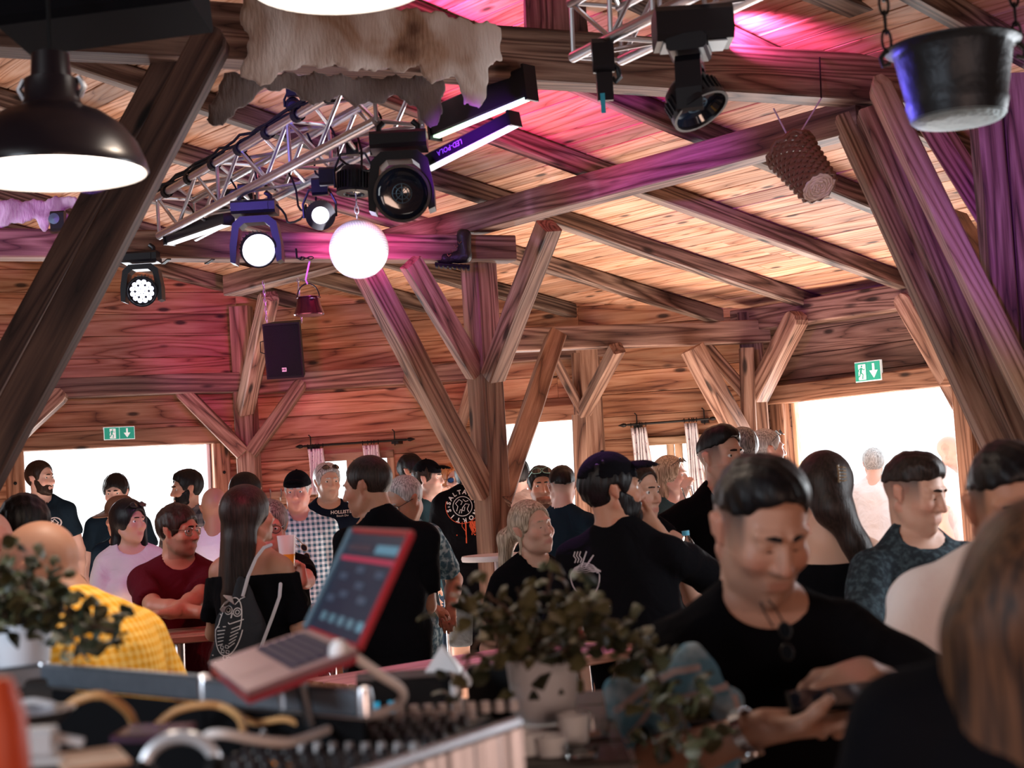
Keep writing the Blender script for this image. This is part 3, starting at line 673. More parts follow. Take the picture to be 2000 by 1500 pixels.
def person(lab, px, py, Y, yaw=0, hy=0, hp=0, hr=0, s=1.0, g=1.0, sh=1.0, lean=(0, 0), skin='mid', top=None, sleeve=.62, neck='crew', bottom=None, bare_legs=False,
           hair='short', hm=None, hx=(), hl=None, beard=None, cap=None, glasses=None, R=None, L=None, vb=None, vc=None, fem=False, zfoot=0, group=None, stubble=0, lid=0, hemz=-.86,
           quiff=0, back=0, hunch=(0, 0, 0), legs=True, hat=None, poles=None, smile=0):
    hc = W(px, py, Y); root = empty('person', (hc.x, hc.y, 0), math.radians(yaw), lab, 'person', group)
    M0 = Matrix.Rotation(-math.radians(yaw), 3, 'Z')
    def loc(p): q = M0 @ (Vector(p)-Vector((hc.x, hc.y, 0))); return v3(q)
    H = np.array([0, 0, hc.z]); Rh = RotH(hy, hp, hr)
    vb = vb or (.0095 if Y > 7.5 else .0075 if Y > 5 else .006); vc = vc or (.016 if Y > 7.5 else .013 if Y > 4.5 else .009)
    def hp_(p): return H+Rh @ (v3(p)*s)
    def bp_(x, y, z):                             # body point: z below the head centre; lean bends the spine
        t = min(1.1, max(0, (-z-.12)/.7)); zo = z; z = z+.044*min(1, max(0, (-z-.10)/.08)); return H+(np.array([x*sh if abs(x) > .05 else x, y, z])+np.array(hunch)*min(1, max(0, (-zo-.10)/.08)))*s+np.array([lean[0], lean[1], 0])*t
    shR = bp_(-.172 if not fem else -.15, .01, -.272); shL = bp_(.172 if not fem else .15, .01, -.272)
    arms = {}
    for key, spec, S, sg in (('R', R, shR, -1), ('L', L, shL, 1)):
        spec = dict(spec or {})
        if 'px' in spec: T = loc(W(*spec['px']))
        elif 'at' in spec: T = H+v3(spec['at'])*s
        else: T = S+np.array([sg*.06, -.05, -.53])*s
        E, T = ik(S, T, .29*s, .265*s, spec.get('pole', (sg*.5, .6, -.6)))
        fd = v3(spec['d']) if 'd' in spec else (T-E); fd = fd/np.linalg.norm(fd)
        pn = spec.get('pn', (-sg, 0, 0) if 'd' not in spec and 'px' not in spec and 'at' not in spec else (0, -.3, -1))
        arms[key] = (S, E, T, fd, pn, spec, sg)
    hipz = hc.z-.80*s
    # ---------- body
    pts = [H+.2*s, H-.2*s, bp_(-.2, .16, -.9), bp_(.2, -.16, -.9), bp_(.2, .16, -.2), bp_(-.2, -.16, -.2)]+[a[i] for a in arms.values() for i in (0, 1, 2)]+[a[2]+a[3]*.2*s for a in arms.values()]
    if bare_legs: pts += [np.array([.15+lean[0], .1+lean[1], zfoot]), np.array([-.15, -.1, zfoot])]
    lo = np.min(pts, 0)-.1; hi = np.max(pts, 0)+.1
    B = Fld(lo, hi, vb)
    B.cap(bp_(0, .012, -.34), bp_(0, .008, -.5), .150*s*g*sh, .138*s*g*sh, k=.03, sy=.70)
    B.cap(bp_(0, .008, -.5), bp_(0, .0, -.68), .136*s*g*sh, .130*s*g*sh, k=.04, sy=.74)
    B.cap(bp_(0, .0, -.70), bp_(0, .0, -.80), .145*s*g, .155*s*g, k=.04, sy=.76)
    if fem:
        for q in (-1, 1): B.ell(bp_(.07*q, -.095, -.42), .06*s, k=.03)
    B.cap(shR+v3((.02, 0, 0)), shL-v3((.02, 0, 0)), .052*s, k=.04)
    for q in (-1, 1): B.cap(bp_(.02*q, .02, -.15), bp_(.125*q, .015, -.245), .042*s, .038*s, k=.035)
    nr_ = .056*s*(g**.5)*(.86 if fem else 1)
    B.cap(bp_(0, .025, -.24), hp_((0, .022, -.05)), nr_*1.05, nr_*.98, k=.02)
    for S, E, T, fd, pn, spec, sg in arms.values():
        ga = (.88 if fem else 1)*g**.5
        B.cap(S, E, .050*s*ga, .039*s*ga, k=.03).cap(E, E+(T-E)*.35, .040*s*ga, .040*s*ga, k=.015).cap(E+(T-E)*.35, T, .040*s*ga, .0255*s*ga, k=.015)
        B.cap(T, T+fd*.02*s, .0255*s*ga, .024*s*ga, k=.01)
        hand(B, T, fd, pn, s*(.9 if fem else 1), spec.get('curl', .35), sg*(1), spec.get('spread', 0), spec.get('thumb', .5), fcurl=spec.get('fc'))
    if bare_legs:
        for q in (-1, 1):
            hx_ = bp_(.09*q, 0, -.82); kn = np.array([hx_[0]+.01*q, hx_[1]-.02, (hx_[2]+zfoot)*.5+.02]); an = np.array([kn[0], kn[1]+.03, zfoot+.07])
            B.cap(hx_, kn, .085*s, .055*s, k=.03).cap(kn, kn+(an-kn)*.4, .054*s, .056*s, k=.02).cap(kn+(an-kn)*.4, an, .054*s, .033*s, k=.02)
    # head
    fw_ = .94 if fem else 1
    B.ell(hp_((0, .016, .030)), np.array((.076, .094, .087))*s, Rh, k=.02)
    B.ell(hp_((0, -.030, -.028)), np.array((.0615*fw_, .060, .082))*s, Rh, k=.025)
    B.ell(hp_((0, -.036, -.078)), np.array((.047*fw_, .046, .036))*s, Rh, k=.025)
    B.ell(hp_((0, -.073, -.100)), .016*s, Rh, k=.018)
    for q in (-1, 1):
        B.ell(hp_((q*.040, -.062, -.026)), .022*s, Rh, k=.018)
        B.cap(hp_((q*.012, -.084, .024)), hp_((q*.044, -.070, .024)), .0095*s, .008*s, k=.012)
        B.cap(hp_((q*.045, -.02, -.08)), hp_((q*.056, .012, -.045)), .016*s, .018*s, k=.02)
    for q in (-1, 1): B.ell(hp_((q*.031, -.092, .004)), np.array((.018, .014, .0125))*s, Rh, k=.010, op='-')
    B.cap(hp_((0, -.086, .010)), hp_((0, -.104, -.030)), .0082*s, .0125*s*fw_, k=.008)
    for q in (-1, 1): B.ell(hp_((q*.0125, -.094, -.034)), .0085*s, Rh, k=.006)
    for q in (-1, 1):
        B.cap(hp_((q*.020, -.0775, .0135)), hp_((q*.042, -.071, .0125)), .0055*s, .005*s, k=.005)
        B.cap(hp_((q*.020, -.0765, -.007-.0*lid)), hp_((q*.041, -.070, -.006)), .0048*s, k=.005)
        if lid: B.ell(hp_((q*.031, -.071, .004)), np.array((.015, .0125, .0115))*s, Rh, k=.003)
        B.cap(hp_((q*.076, .010, .012)), hp_((q*.072, .004, -.022)), .0125*s, .009*s, k=.004)
        B.cap(hp_((q*.084, .022, .018)), hp_((q*.078, .018, -.012)), .008*s, .007*s, k=.006)
    B.cap(hp_((-.021, -.0845, -.0615)), hp_((.021, -.0845, -.0615)), .0062*s, k=.007, ).cap(hp_((-.018, -.084, -.0735)), hp_((.018, -.084, -.0735)), .0072*s, k=.007)
    B.cap(hp_((-.022, -.0965, -.0675)), hp_((.022, -.0965, -.0675)), .0042*s, k=.003, op='-')
    me = B.mesh('body'); nv = len(me.vertices); co_ = np.empty(nv*3, np.float32); me.vertices.foreach_get('co', co_); P = co_.reshape(-1, 3).astype(float)
    Q = ((P-H) @ Rh)/s
    col = np.tile(np.array([*SK[skin], 1.0]), (nv, 1))
    def blend(mask, c, a=1.0):
        mask = np.clip(mask, 0, 1)[:, None]*a; col[:, :3] = col[:, :3]*(1-mask)+np.array(c)*mask
    base_ = np.array(SK[skin]); hd = (Q[:, 2] > -.14) & (np.abs(Q[:, 0]) < .1)
    blend(np.exp(-(((Q[:, 0])/.022)**4+((Q[:, 2]+.067)/.010)**4))*(Q[:, 1] < -.06)*hd, base_*np.array((.80, .45, .5)), .75 if fem else .4)
    for q in (-1, 1): blend(np.exp(-(((Q[:, 0]-q*.045)/.022)**2+((Q[:, 2]+.03)/.022)**2))*(Q[:, 1] < -.03)*hd, base_*np.array((1.05, .72, .7)), .55)
    blend(np.exp(-((Q[:, 0]/.016)**2+((Q[:, 2]+.03)/.016)**2))*(Q[:, 1] < -.09)*hd, base_*np.array((1.05, .7, .68)), .5)
    blend((np.abs(Q[:, 0]) > .07)*(Q[:, 1] > -.02)*hd*1.0, base_*np.array((1.0, .68, .66)), .5)
    if stubble: blend(((Q[:, 2] < -.035)*(Q[:, 2] > -.13)*(Q[:, 1] < .02)*(1-np.exp(-((Q[:, 0]/.02)**4+((Q[:, 2]+.067)/.008)**4)))*1.0)*hd, (.05, .035, .03), stubble)
    if hair in ('shaved', 'fade', 'crop', 'short', 'thin'):
        a = {'shaved': .35, 'fade': .55, 'crop': .8, 'short': .8, 'thin': .35}[hair]*(1.15 if hair=='fade' else 1)
        hlz = .055+.0*Q[:, 0]; mk = ((Q[:, 2] > .062-.55*np.maximum(0, Q[:, 1]+.045)) & (Q[:, 2] > -.06) & ~((np.abs(Q[:, 0]) > .073) & (Q[:, 2] < .03)))*1.0*hd
        if hair == 'fade':
            ear = (np.abs(Q[:, 0]) > .0785) & (Q[:, 2] < .032) & (Q[:, 1] < .045) & (Q[:, 1] > -.03)
            mk = np.clip((Q[:, 1]+.052-.25*(Q[:, 2]-.03))/.012, 0, 1)*np.clip((Q[:, 2]+.045)/.09, 0, 1)**1.2*(~ear)*hd; a = .93
        else: mk = mk*np.clip((Q[:, 2]+.045)/.075, 0, 1)
        blend(mk, (.05, .04, .038) if hm not in (H_grey,) else (.3, .3, .3), a)
    at = me.color_attributes.new('Col', 'FLOAT_COLOR', 'POINT'); at.data.foreach_set('color', col.astype(np.float32).ravel())
    link('body', me, M_skin, root)
    # ---------- eyes, brows
    for q in (-1, 1):
        if lid: continue
        e = link('eye', ME_eye, None, root); M = Matrix([list(r) for r in Rh]).to_4x4(); M.translation = Vector(hp_((q*.031, -.0685, .0035))); e.matrix_basis = M @ Matrix.Scale(s, 4)
    if lid:
        mb = MB()
        for q in (-1, 1): mb.tube([hp_((q*(.019+.0062*i), -.0845+.0016*i+.0008*i*i, -.0015-.0032*math.sin(PI*i/4))) for i in range(5)], [.0008*s, .0018*s, .0022*s, .0020*s, .0010*s], 5)
        mb.obj('eyelashes', H_black, root, True)
    if hair != 'none_':
        mb = MB()
        for q in (-1, 1): mb.tube([hp_(((.011+.011*i)*q, -.0945+.0045*i+.0012*i*i, .0245+.0016*i-.0009*i*i)) for i in range(4)], [(.0030 if fem else .0042)*s, (.0036 if fem else .0052)*s, .0038*s, .0018*s], 6)
        mb.obj('eyebrows', hm or H_dbrown, root, True)
    # ---------- garment
    if top is not None:
        o_ = .013; lo2 = np.min([a[i] for a in arms.values() for i in (0, 1)]+[bp_(-.2, -.2, hemz-.05), bp_(-.2, -.2, -.1)], 0)-.1; hi2 = np.max([a[i] for a in arms.values() for i in (0, 1)]+[bp_(.2, .2, -.1), bp_(.2, .2, hemz)], 0)+.1
        if sleeve > 1: lo2 = np.minimum(lo2, np.min([a[2] for a in arms.values()], 0)-.08); hi2 = np.maximum(hi2, np.max([a[2] for a in arms.values()], 0)+.08)
        T_ = Fld(lo2, hi2, vc)
        T_.cap(bp_(0, .012, -.34), bp_(0, .008, -.5), (.150*g*sh+o_)*s, (.145*g*sh+o_)*s, k=.03, sy=.72)
        T_.cap(bp_(0, .008, -.5), bp_(0, .0, -.68), (.145*g*sh+o_)*s, (.143*g*sh+o_+.008)*s, k=.04, sy=.78)
        T_.cap(bp_(0, .0, -.68), bp_(0, .0, hemz-.02), (.150*g+o_+.008)*s, (.162*g+o_+.01)*s, k=.04, sy=.80)
        if fem:
            for q in (-1, 1): T_.ell(bp_(.07*q, -.097, -.42), (.066+.005)*s, k=.03)
        T_.cap(shR+v3((.02, 0, 0)), shL-v3((.02, 0, 0)), (.055+o_*.7)*s, k=.035)
        for q in (-1, 1): T_.cap(bp_(.02*q, .022, -.16), bp_(.125*q, .017, -.245), (.043+o_*.6)*s, (.040+o_*.6)*s, k=.03)
        if sleeve > 0:
            for S, E, T, fd, pn, spec, sg in arms.values():
                ga = (.88 if fem else 1)*g**.5
                if sleeve <= 1: T_.cap(S, E, (.050*ga+o_)*s, (.047*ga+o_+.006)*s, k=.03, flat=sleeve)
                else:
                    T_.cap(S, E, (.050*ga+o_)*s, (.043*ga+o_)*s, k=.03); T_.cap(E, T, (.042*ga+o_)*s, (.030*ga+o_*.8)*s, k=.015, flat=min(1, sleeve-1))
        if neck == 'crew': T_.ell(bp_(0, -.02, -.145), np.array((.076, .082, .062))*s, k=.006, op='-')
        elif neck == 'v': T_.ell(bp_(0, -.03, -.15), np.array((.076, .09, .066))*s, k=.006, op='-'); T_.cap(bp_(0, -.14, -.17), bp_(0, -.15, -.30), .035*s, .008*s, k=.006, op='-')
        elif neck == 'collar': T_.cap(bp_(0, .022, -.215), bp_(0, .012, -.14), .068*s, .066*s, k=.012, flat=1).ell(bp_(0, -.02, -.12), np.array((.062, .070, .075))*s, k=.004, op='-').cap(bp_(0, -.12, -.14), bp_(0, -.15, -.28), .026*s, .006*s, k=.004, op='-')
        elif neck == 'tank':
            T_.ell(bp_(0, -.06, -.22), np.array((.095, .14, .12))*s, k=.01, op='-')
            for q in (-1, 1): T_.ell(bp_(.205*q, 0, -.27), np.array((.075, .2, .13))*s, k=.01, op='-')
        elif neck == 'off':
            T_.cut(bp_(0, 0, -.285), (0, 0, 1))
        ph = random.uniform(0, 9)
        T_.wob(lambda x, y, z: (.0035*np.sin(23*x+17*z+ph+2*np.sin(9*y+6*z))+.0028*np.sin(31*z-19*x+ph*2+2.2*np.sin(13*x+8*y))+.0018*np.sin(47*y+29*z))*s*(vc < .02))
        T_.cut(bp_(0, 0, hemz), (lean[0]*.3, lean[1]*.3, -1))
        tme = T_.mesh('garment'); to = link('t_shirt' if neck in ('crew', 'v') else 'shirt' if neck == 'collar' else 'top', tme, top, root)
    else: to = None
    # ---------- legs
    if legs:
        Lg = Fld(np.min([bp_(-.3, -.25, -.8), np.array([-.3, -.25, zfoot-.02])], 0), np.max([bp_(.3, .25, -.6), np.array([.3+max(0, lean[0]), .25+max(0, lean[1]), zfoot])], 0), max(vc, .014))
        Lg.cap(bp_(0, 0, -.70), bp_(0, 0, -.80), (.150*g+.006)*s, (.158*g+.006)*s, k=.03, sy=.77)
        for q in (-1, 1):
            hx_ = bp_(.09*q, 0, -.82); kn = np.array([hx_[0]+.01*q, hx_[1]-.02, (hx_[2]+zfoot)*.5+.02]); an = np.array([kn[0], kn[1]+.03, zfoot+.05])
            Lg.cap(hx_, kn, (.088+.008)*s, (.060+.012)*s, k=.03, flat=(.85 if bare_legs else None))
            if not bare_legs: Lg.cap(kn, an, .070*s, .054*s, k=.02, flat=1)
        link('shorts' if bare_legs else 'trousers', Lg.mesh('legs'), bottom or C_dark, root)
        for q in (-1, 1):
            hx_ = bp_(.09*q, 0, -.82); fx = hx_[0]+.01*q; fy = hx_[1]+.01
            Sh = Fld((fx-.09, fy-.26, zfoot-.02), (fx+.09, fy+.13, zfoot+.14), .014)
            Sh.ell((fx, fy-.08, zfoot+.03), (.048, .15, .045), k=.01).cap((fx, fy, zfoot+.04), (fx, fy, zfoot+.09), .046, .042, k=.02).cut((fx, fy, zfoot+.002), (0, 0, -1))
            link('shoe', Sh.mesh('shoe'), M_shoe, root)
    # ---------- hair
    hv = .008 if Y > 6 else .006 if Y > 3.2 else .005
    if hair not in ('bald', 'shaved', 'none_'):
        ex = [H+v3(p)*s for c in hx for p in c[:2]]
        lo3 = np.min([H-.17*s]+ex, 0)-.06; hi3 = np.max([H+.17*s]+ex, 0)+.06
        G = Fld(lo3, hi3, hv); th = {'short': .012, 'crop': .006, 'fade': .0015, 'thin': .004, 'long': .014, 'pony': .010, 'bob': .018, 'fringe': .016}[hair]
        G.ell(hp_((0, .018, .032)), np.array((.077+th, .095+th, .088+th*1.15+back*.3))*s, Rh, k=0)
        if hair == 'fade': G.ell(hp_((0, .005, .062)), np.array((.068, .084, .062+quiff*.5))*s, Rh, k=.015)
        if quiff: G.ell(hp_((0, -.020, .085)), np.array((.062, .062, .034+quiff))*s, Rh, k=.02)
        # keep the hair above a hairline that falls from the brow to the nape
        fr = {'short': .068, 'crop': .070, 'fade': .072, 'thin': .090, 'long': .075, 'pony': .080, 'bob': .066, 'fringe': .050}[hair] if hl is None else hl
        def cutH(p, n): G.cut(hp_(p), Rh @ v3(n))
        # face opening: carve an ellipsoid out of the front
        G.ell(hp_((0, -.085, fr-.088)), np.array((.080 if hair not in ('long', 'bob') else .060, .066, .088))*s, Rh, k=.008, op='-')
        if hair in ('short', 'crop', 'fade', 'thin', 'pony', 'fringe'):
            G.ell(hp_((0, -.055, -.085)), np.array((.14, .095, .085))*s, Rh, k=.006, op='-')
            for q in (-1, 1): G.ell(hp_((q*.085, .008, -.012)), np.array((.03, .026, .034))*s, Rh, k=.008, op='-')
            if hair == 'fade': G.cut(hp_((0, 0, .036)), Rh @ v3((0, -.22, -1)))
            G.cut(hp_((0, .05, -.072 if hair in ('short', 'pony', 'fringe') else -.045)), Rh @ v3((0, -.25, -1)))
        for c in hx: G.cap(H+v3(c[0])*s, H+v3(c[1])*s, c[2]*s, (c[3] if len(c) > 3 else c[2])*s, k=.03, sy=(c[4] if len(c) > 4 else 1))
        am = .0026 if hair in ('short', 'fringe') else .0020 if hair == 'fade' else .0006
        G.wob(lambda x, y, z: am*(np.sin(150*x+22*z+3*np.sin(20*z+8*y))*np.sin(130*y-15*z+2*np.sin(25*x)))+am*.7*np.sin(60*x-50*y+12*z))
        link('hair', G.mesh('hair'), hm or H_dbrown, root)
    if beard:
        G = Fld(H-.19*s, H+.1*s, min(hv, .0065)); t = beard
        G.ell(hp_((0, -.030, -.028)), np.array((.0615+t, .060+t, .082+t))*s, Rh, k=.0).ell(hp_((0, -.036, -.078)), np.array((.047+t, .046+t, .036+t))*s, Rh, k=.02)
        G.ell(hp_((0, -.073, -.100)), (.016+t)*s, Rh, k=.018)
        for q in (-1, 1): G.cap(hp_((q*.044, -.02, -.08)), hp_((q*.060, -.004, -.015)), (.014+t)*s, (.010+t*.6)*s, k=.02)
        G.cut(hp_((0, -.09, -.0475)), Rh @ v3((0, -.62, 1))).cut(hp_((0, .012, 0)), Rh @ v3((0, 1, 0)))
        G.ell(hp_((0, -.104, -.0655)), np.array((.019, .016, .0085))*s, Rh, k=.003, op='-')
        G.wob(lambda x, y, z: .0012*np.sin(160*x+30*z)*np.sin(140*y+90*z))
        link('beard', G.mesh('beard'), hm or H_dbrown, root)
    if cap:
        kind = cap.get('kind', 'cap'); cm = cap.get('mat', C_cap); cy = math.radians(cap.get('yaw', 0)); Rc = Rh @ np.array(Matrix.Rotation(cy, 3, 'Z') @ Matrix.Rotation(math.radians(cap.get('tilt', -4)), 3, 'X'))
        def cp(p): return H+Rc @ (v3(p)*s)
        G = Fld(H-.27*s, H+.27*s, min(hv, .007))
        if kind == 'hat':
            G.ell(cp((0, .01, .07)), np.array((.088, .105, .085))*s, Rc, k=0).ell(cp((0, .01, .165)), np.array((.02, .07, .03))*s, Rc, k=.02, op='-')
            G.cut(cp((0, 0, .045)), Rc @ v3((0, 0, -1)))
            G.ell(cp((0, .005, .05)), np.array((.16, .19, .010))*s, Rc, k=.01)
        else:
            G.ell(cp((0, .016, .038)), np.array((.088, .107, .102))*s, Rc, k=0).cut(cp((0, 0, .043)), Rc @ v3((0, .12, -1)))
            Fb = Fld(H-.27*s, H+.27*s, min(hv, .0065))
            bl = cap.get('brim', .085)
            Fb.ell(cp((0, -.095, .040)), np.array((.078, bl, .05))*s, Rc, k=0).ell(cp((0, -.095, .026)), np.array((.090, bl+.012, .052))*s, Rc, k=.0, op='-').cut(cp((0, -.075, 0)), Rc @ v3((0, 1, 0)))
            link('cap_brim', Fb.mesh('brim'), cm, root)
        link('hat' if kind == 'hat' else 'cap', G.mesh('cap'), cm, root)
        if kind != 'hat': MB().lathe([(.008*s, 0), (.007*s, .004), (.0005, .006)], 8, Matrix([list(r) for r in Rc]), cp((0, .016, .139))).obj('cap_button', cm, root)
    if glasses:
        kind = glasses.get('kind', 'clear'); up_ = glasses.get('up', 0)        # up: pushed on to the hair
        Rg = Rh @ np.array(Matrix.Rotation(math.radians(-38 if up_ else 0), 3, 'X'))
        if up_: og = v3((0, -.008, .108))
        def gp(p): return (H+Rh @ (og*s)+Rg @ ((v3(p)-v3((0, -.088, .003)))*s)) if up_ else hp_(p)
        if up_: og = v3((0, -.078, .098))
        mb = MB(); ml = MB(); rr = .022 if kind != 'sport' else .027
        for q in (-1, 1):
            pts = []
            for i in range(14):
                a = 2*PI*i/14; pts.append(gp((q*.033+rr*1.1*math.cos(a), -.094+.006*abs(math.cos(a)) if q*math.cos(a) < 0 else -.094+.012*abs(math.cos(a)), .001+rr*.85*math.sin(a))))
            mb.tube(pts, .0017*s*glasses.get('w', 1), 6, closed=True)
            b0 = len(ml.v); ml.add(pts, [tuple(range(14))])
            mb.tube([gp((q*.057, -.082, .008)), gp((q*.077, -.03, .010)), gp((q*.080, .012, .008)), gp((q*.079, .032, -.006))], .0017*s*glasses.get('w', 1), 6)
        mb.tube([gp((-.011, -.098, .006)), gp((0, -.103, .009)), gp((.011, -.098, .006))], .0017*s, 6)
        fo = mb.obj('spectacles' if kind == 'clear' else 'sunglasses', glasses.get('fm', M_frameb), root, True)
        ml.obj('lens', {'clear': M_clear, 'dark': M_lens, 'blue': M_lensb, 'sport': M_lens}[kind], fo)
    return dict(root=root, top=to, H=H, hp=hp_, bp=bp_, arms=arms, loc=loc, hc=hc, s=s)
# ------------------------------------------------------------------ the crowd, far to near
A_ = person
pony = A_('man with a ponytail in a dark printed t-shirt standing in the left doorway', 80, 935, 10.6, 20, hy=45, s=1.0, skin='pale', top=C_navy2, hair='pony', hm=H_brown, beard=.004, hx=[((-.0, .10, -.02), (-.07, .12, -.15), .02, .012)], lean=(-.02, .0))
A_('dark-haired man in a dark t-shirt half hidden behind the brown hat', 226, 962, 10.9, 0, hp=8, skin='pale', top=C_navy2, hair='fringe', hm=H_black)
A_('person in a brown brimmed hat behind the woman in the light blouse', 236, 1012, 9.9, -20, hy=-20, skin='mid', top=C_navy2, hair='short', hm=H_brown, cap=dict(kind='hat', mat=simple('brown_felt', (.16, .075, .04), .8), tilt=12), s=.98)
wblouse = A_('woman with shoulder-length dark hair and sunglasses on her head in a light blouse', 253, 1020, 8.6, 18, hy=38, fem=True, s=.98, skin='mid', top=C_blouse, neck='v', hair='bob', hm=H_black, glasses=dict(kind='dark', up=1),
   hx=[((-.05, .03, 0), (-.075, .03, -.15), .045, .04), ((.03, .07, 0), (.03, .06, -.15), .055, .045), ((.065, .0, 0), (.07, .01, -.13), .03, .028)], sleeve=.75, g=1.12, lean=(0, .08),
   R=dict(at=(-.12, -.36, -.52), d=(.4, -.6, 0), curl=.4), L=dict(at=(.10, -.36, -.52), d=(-.4, -.6, 0), curl=.4))
A_('bearded man in a dark checked shirt looking left by the door frame', 364, 955, 10.3, -30, hy=-32, skin='mid', top=C_dplaid, neck='collar', hair='short', hm=H_black, beard=.006, quiff=.004, hp=4)
A_('bald man in a white t-shirt seen from behind', 420, 992, 9.0, 175, hy=10, skin='tan', top=C_white, hair='bald', g=1.08)
A_('long dark-haired woman half hidden behind the bald man', 484, 962, 9.9, 150, hy=-20, fem=True, skin='pale', top=C_black, hair='long', hm=H_black, hx=[((0, .05, 0), (0, .06, -.22), .075, .06)])
mred = A_('man in a maroon t-shirt and rimless spectacles leaning on the bar table', 350, 1037, 7.3, 25, hy=38, hp=4, g=1.18, skin='tan', top=C_maroon, sleeve=.8, hair='short', hm=H_brown, hl=.062, glasses=dict(kind='clear', fm=M_framem), stubble=.35, lean=(-.05, .16),
   R=dict(px=(392, 1196, 6.9), d=(1, -.1, .12), pn=(0, .2, -1), pole=(-1, -.4, -.5), curl=.35), L=dict(px=(330, 1206, 6.8), d=(-1, -.1, .05), pn=(0, 0, -1), pole=(1, -.2, -.6), curl=.5))
wbag = A_('woman with long straight dark hair and a drawstring bag seen from behind', 487, 1008, 6.35, 158, hy=-28, hp=-6, fem=True, s=1.0, skin='tan', top=C_black, neck='off', sleeve=.75, hair='long', hm=H_dbrown, hl=.085, lean=(.0, -.02), vc=.011,
   hx=[((0, .06, .02), (.02, .085, -.30), .075, .055, .8), ((.05, .05, -.05), (.09, .07, -.45), .045, .035, .8), ((.0, .08, -.1), (.06, .09, -.52), .06, .035, .7), ((.08, .02, 0), (.10, .05, -.3), .03, .03)],
   R=dict(at=(-.24, -.06, -.78), pole=(-.6, .7, -.2), curl=.3), L=dict(at=(.05, -.25, -.45), pole=(.8, .3, -.6)))
wbeer = A_('smiling woman with short hair and round spectacles lifting a beer', 527, 1028, 7.3, 18, hy=-12, hp=10, fem=True, s=.97, skin='red', top=C_black, hair='short', hm=H_salt, glasses=dict(kind='clear'), g=1.1, lean=(.02, .06),
   L=dict(px=(592, 1140, 6.75), d=(-.15, -.1, 1), pn=(-1, -.4, 0), pole=(.9, .1, -1), curl=.75, thumb=.9))
mcap = A_('man in a dark flat cap and a blue checked short-sleeved shirt', 581, 962, 9.5, 12, hy=-14, skin='red', top=C_plaid, neck='collar', sleeve=.85, hair='crop', hm=H_grey, cap=dict(brim=.045, tilt=4), g=1.05, bottom=C_dark, hemz=-.84,
   L=dict(at=(.20, -.06, -.74), pole=(.8, .6, 0), curl=.4), R=dict(at=(-.2, -.14, -.62), pole=(-.8, .6, 0)))
mhol = A_('grey-haired man with sunglasses on his head in a black t-shirt with small chest print', 640, 942, 10.1, 14, hy=12, skin='fair', top=C_navy, hair='short', hm=H_grey, hl=.075, glasses=dict(kind='dark', up=1), sh=1.06, g=1.1, stubble=.15)
mbig = A_('tall man with cropped hair in a black shirt seen from behind near the laptop', 716, 950, 6.6, 195, hy=58, hp=10, s=1.04, g=1.02, sh=.90, hunch=(-.065, .02, 0), skin='tan', top=C_black, neck='collar', sleeve=.8, hair='crop', hm=H_dbrown, hemz=-.98, lean=(.0, -.04), vc=.011,
   R=dict(at=(-.16, -.30, -.45), pole=(-.2, .3, -1)), L=dict(at=(.16, -.28, -.50), pole=(.1, .3, -1)))
mpat = A_('grey-haired man with spectacles in a blue patterned shirt bending left', 790, 978, 7.7, 35, hy=-85, hp=26, skin='tan', top=C_pattern, neck='collar', sleeve=.8, hair='thin', hm=H_grey, glasses=dict(kind='clear'), g=1.12, lean=(.05, .12), hunch=(.02, .06, .03), bottom=C_grey, hemz=-.9,
   L=dict(at=(.22, -.02, -.56), pole=(.8, .7, 0)), R=dict(at=(-.1, -.3, -.5)))
A_('dark-haired man in sunglasses by the back wall', 806, 920, 11.45, 55, hy=10, skin='mid', top=C_teal, neck='collar', hair='short', hm=H_black, glasses=dict(kind='dark'))
A_('man in a black cap worn with sunglasses and a dark green t-shirt', 838, 935, 10.8, 60, hy=10, skin='pale', top=C_teal, hair='short', hm=H_brown, cap=dict(brim=.085, tilt=0), stubble=.15, bottom=C_jeans,
   L=dict(px=(893, 1040, 10.3), d=(1, 0, 0), pole=(0, 0, -1)), R=dict(px=(872, 1030, 10.5), d=(1, -.1, 0), pole=(0, 0, -1)))
A_('red-haired woman in round blue sunglasses with a raised hand', 886, 938, 11.7, 10, fem=True, skin='pale', top=C_navy, hair='long', hm=H_red, glasses=dict(kind='blue', w=1.2), hx=[((-.07, .02, 0), (-.07, .02, -.1), .03), ((.07, .02, 0), (.07, .02, -.1), .03)],
   R=dict(px=(872, 965, 10.9), d=(.2, 0, 1), pole=(-.4, 0, -1), curl=.8))
mband = A_('man in a black band t-shirt with a circular back print beside the post', 912, 935, 10.2, 180, hy=5, s=1.0, g=1.12, skin='fair', top=C_black, sleeve=.75, hair='crop', hm=H_black, bare_legs=True, bottom=C_khaki, hemz=-.9, hunch=(0, .03, .07), sh=1.05, vc=.012,
   L=dict(at=(.26, -.1, -.72), pole=(.8, .6, 0)), R=dict(at=(-.22, -.25, -.55), pole=(-.8, .6, 0)))
A_('man in a beige t-shirt seen from behind in the middle doorway', 1012, 930, 11.1, 170, skin='pale', top=C_beige, hair='short', hm=H_black, g=1.1)
mspo = A_('man with sports glasses on his head and a hand at his chin', 1058, 950, 9.6, -8, hy=12, skin='mid', top=C_black, neck='collar', hair='short', hm=H_black, stubble=.4, glasses=dict(kind='sport', up=1, fm=simple('teal_frame', (.25, .6, .55), .3)), lean=(0, .1),
   R=dict(px=(1058, 1004, 9.25), d=(.1, -.2, .9), pn=(.2, -1, 0), pole=(-.6, 0, -1), curl=1.0, thumb=.8), L=dict(px=(1075, 1002, 9.25), d=(-.3, -.2, .9), pn=(0, -1, 0), pole=(.6, 0, -1), curl=1.1))
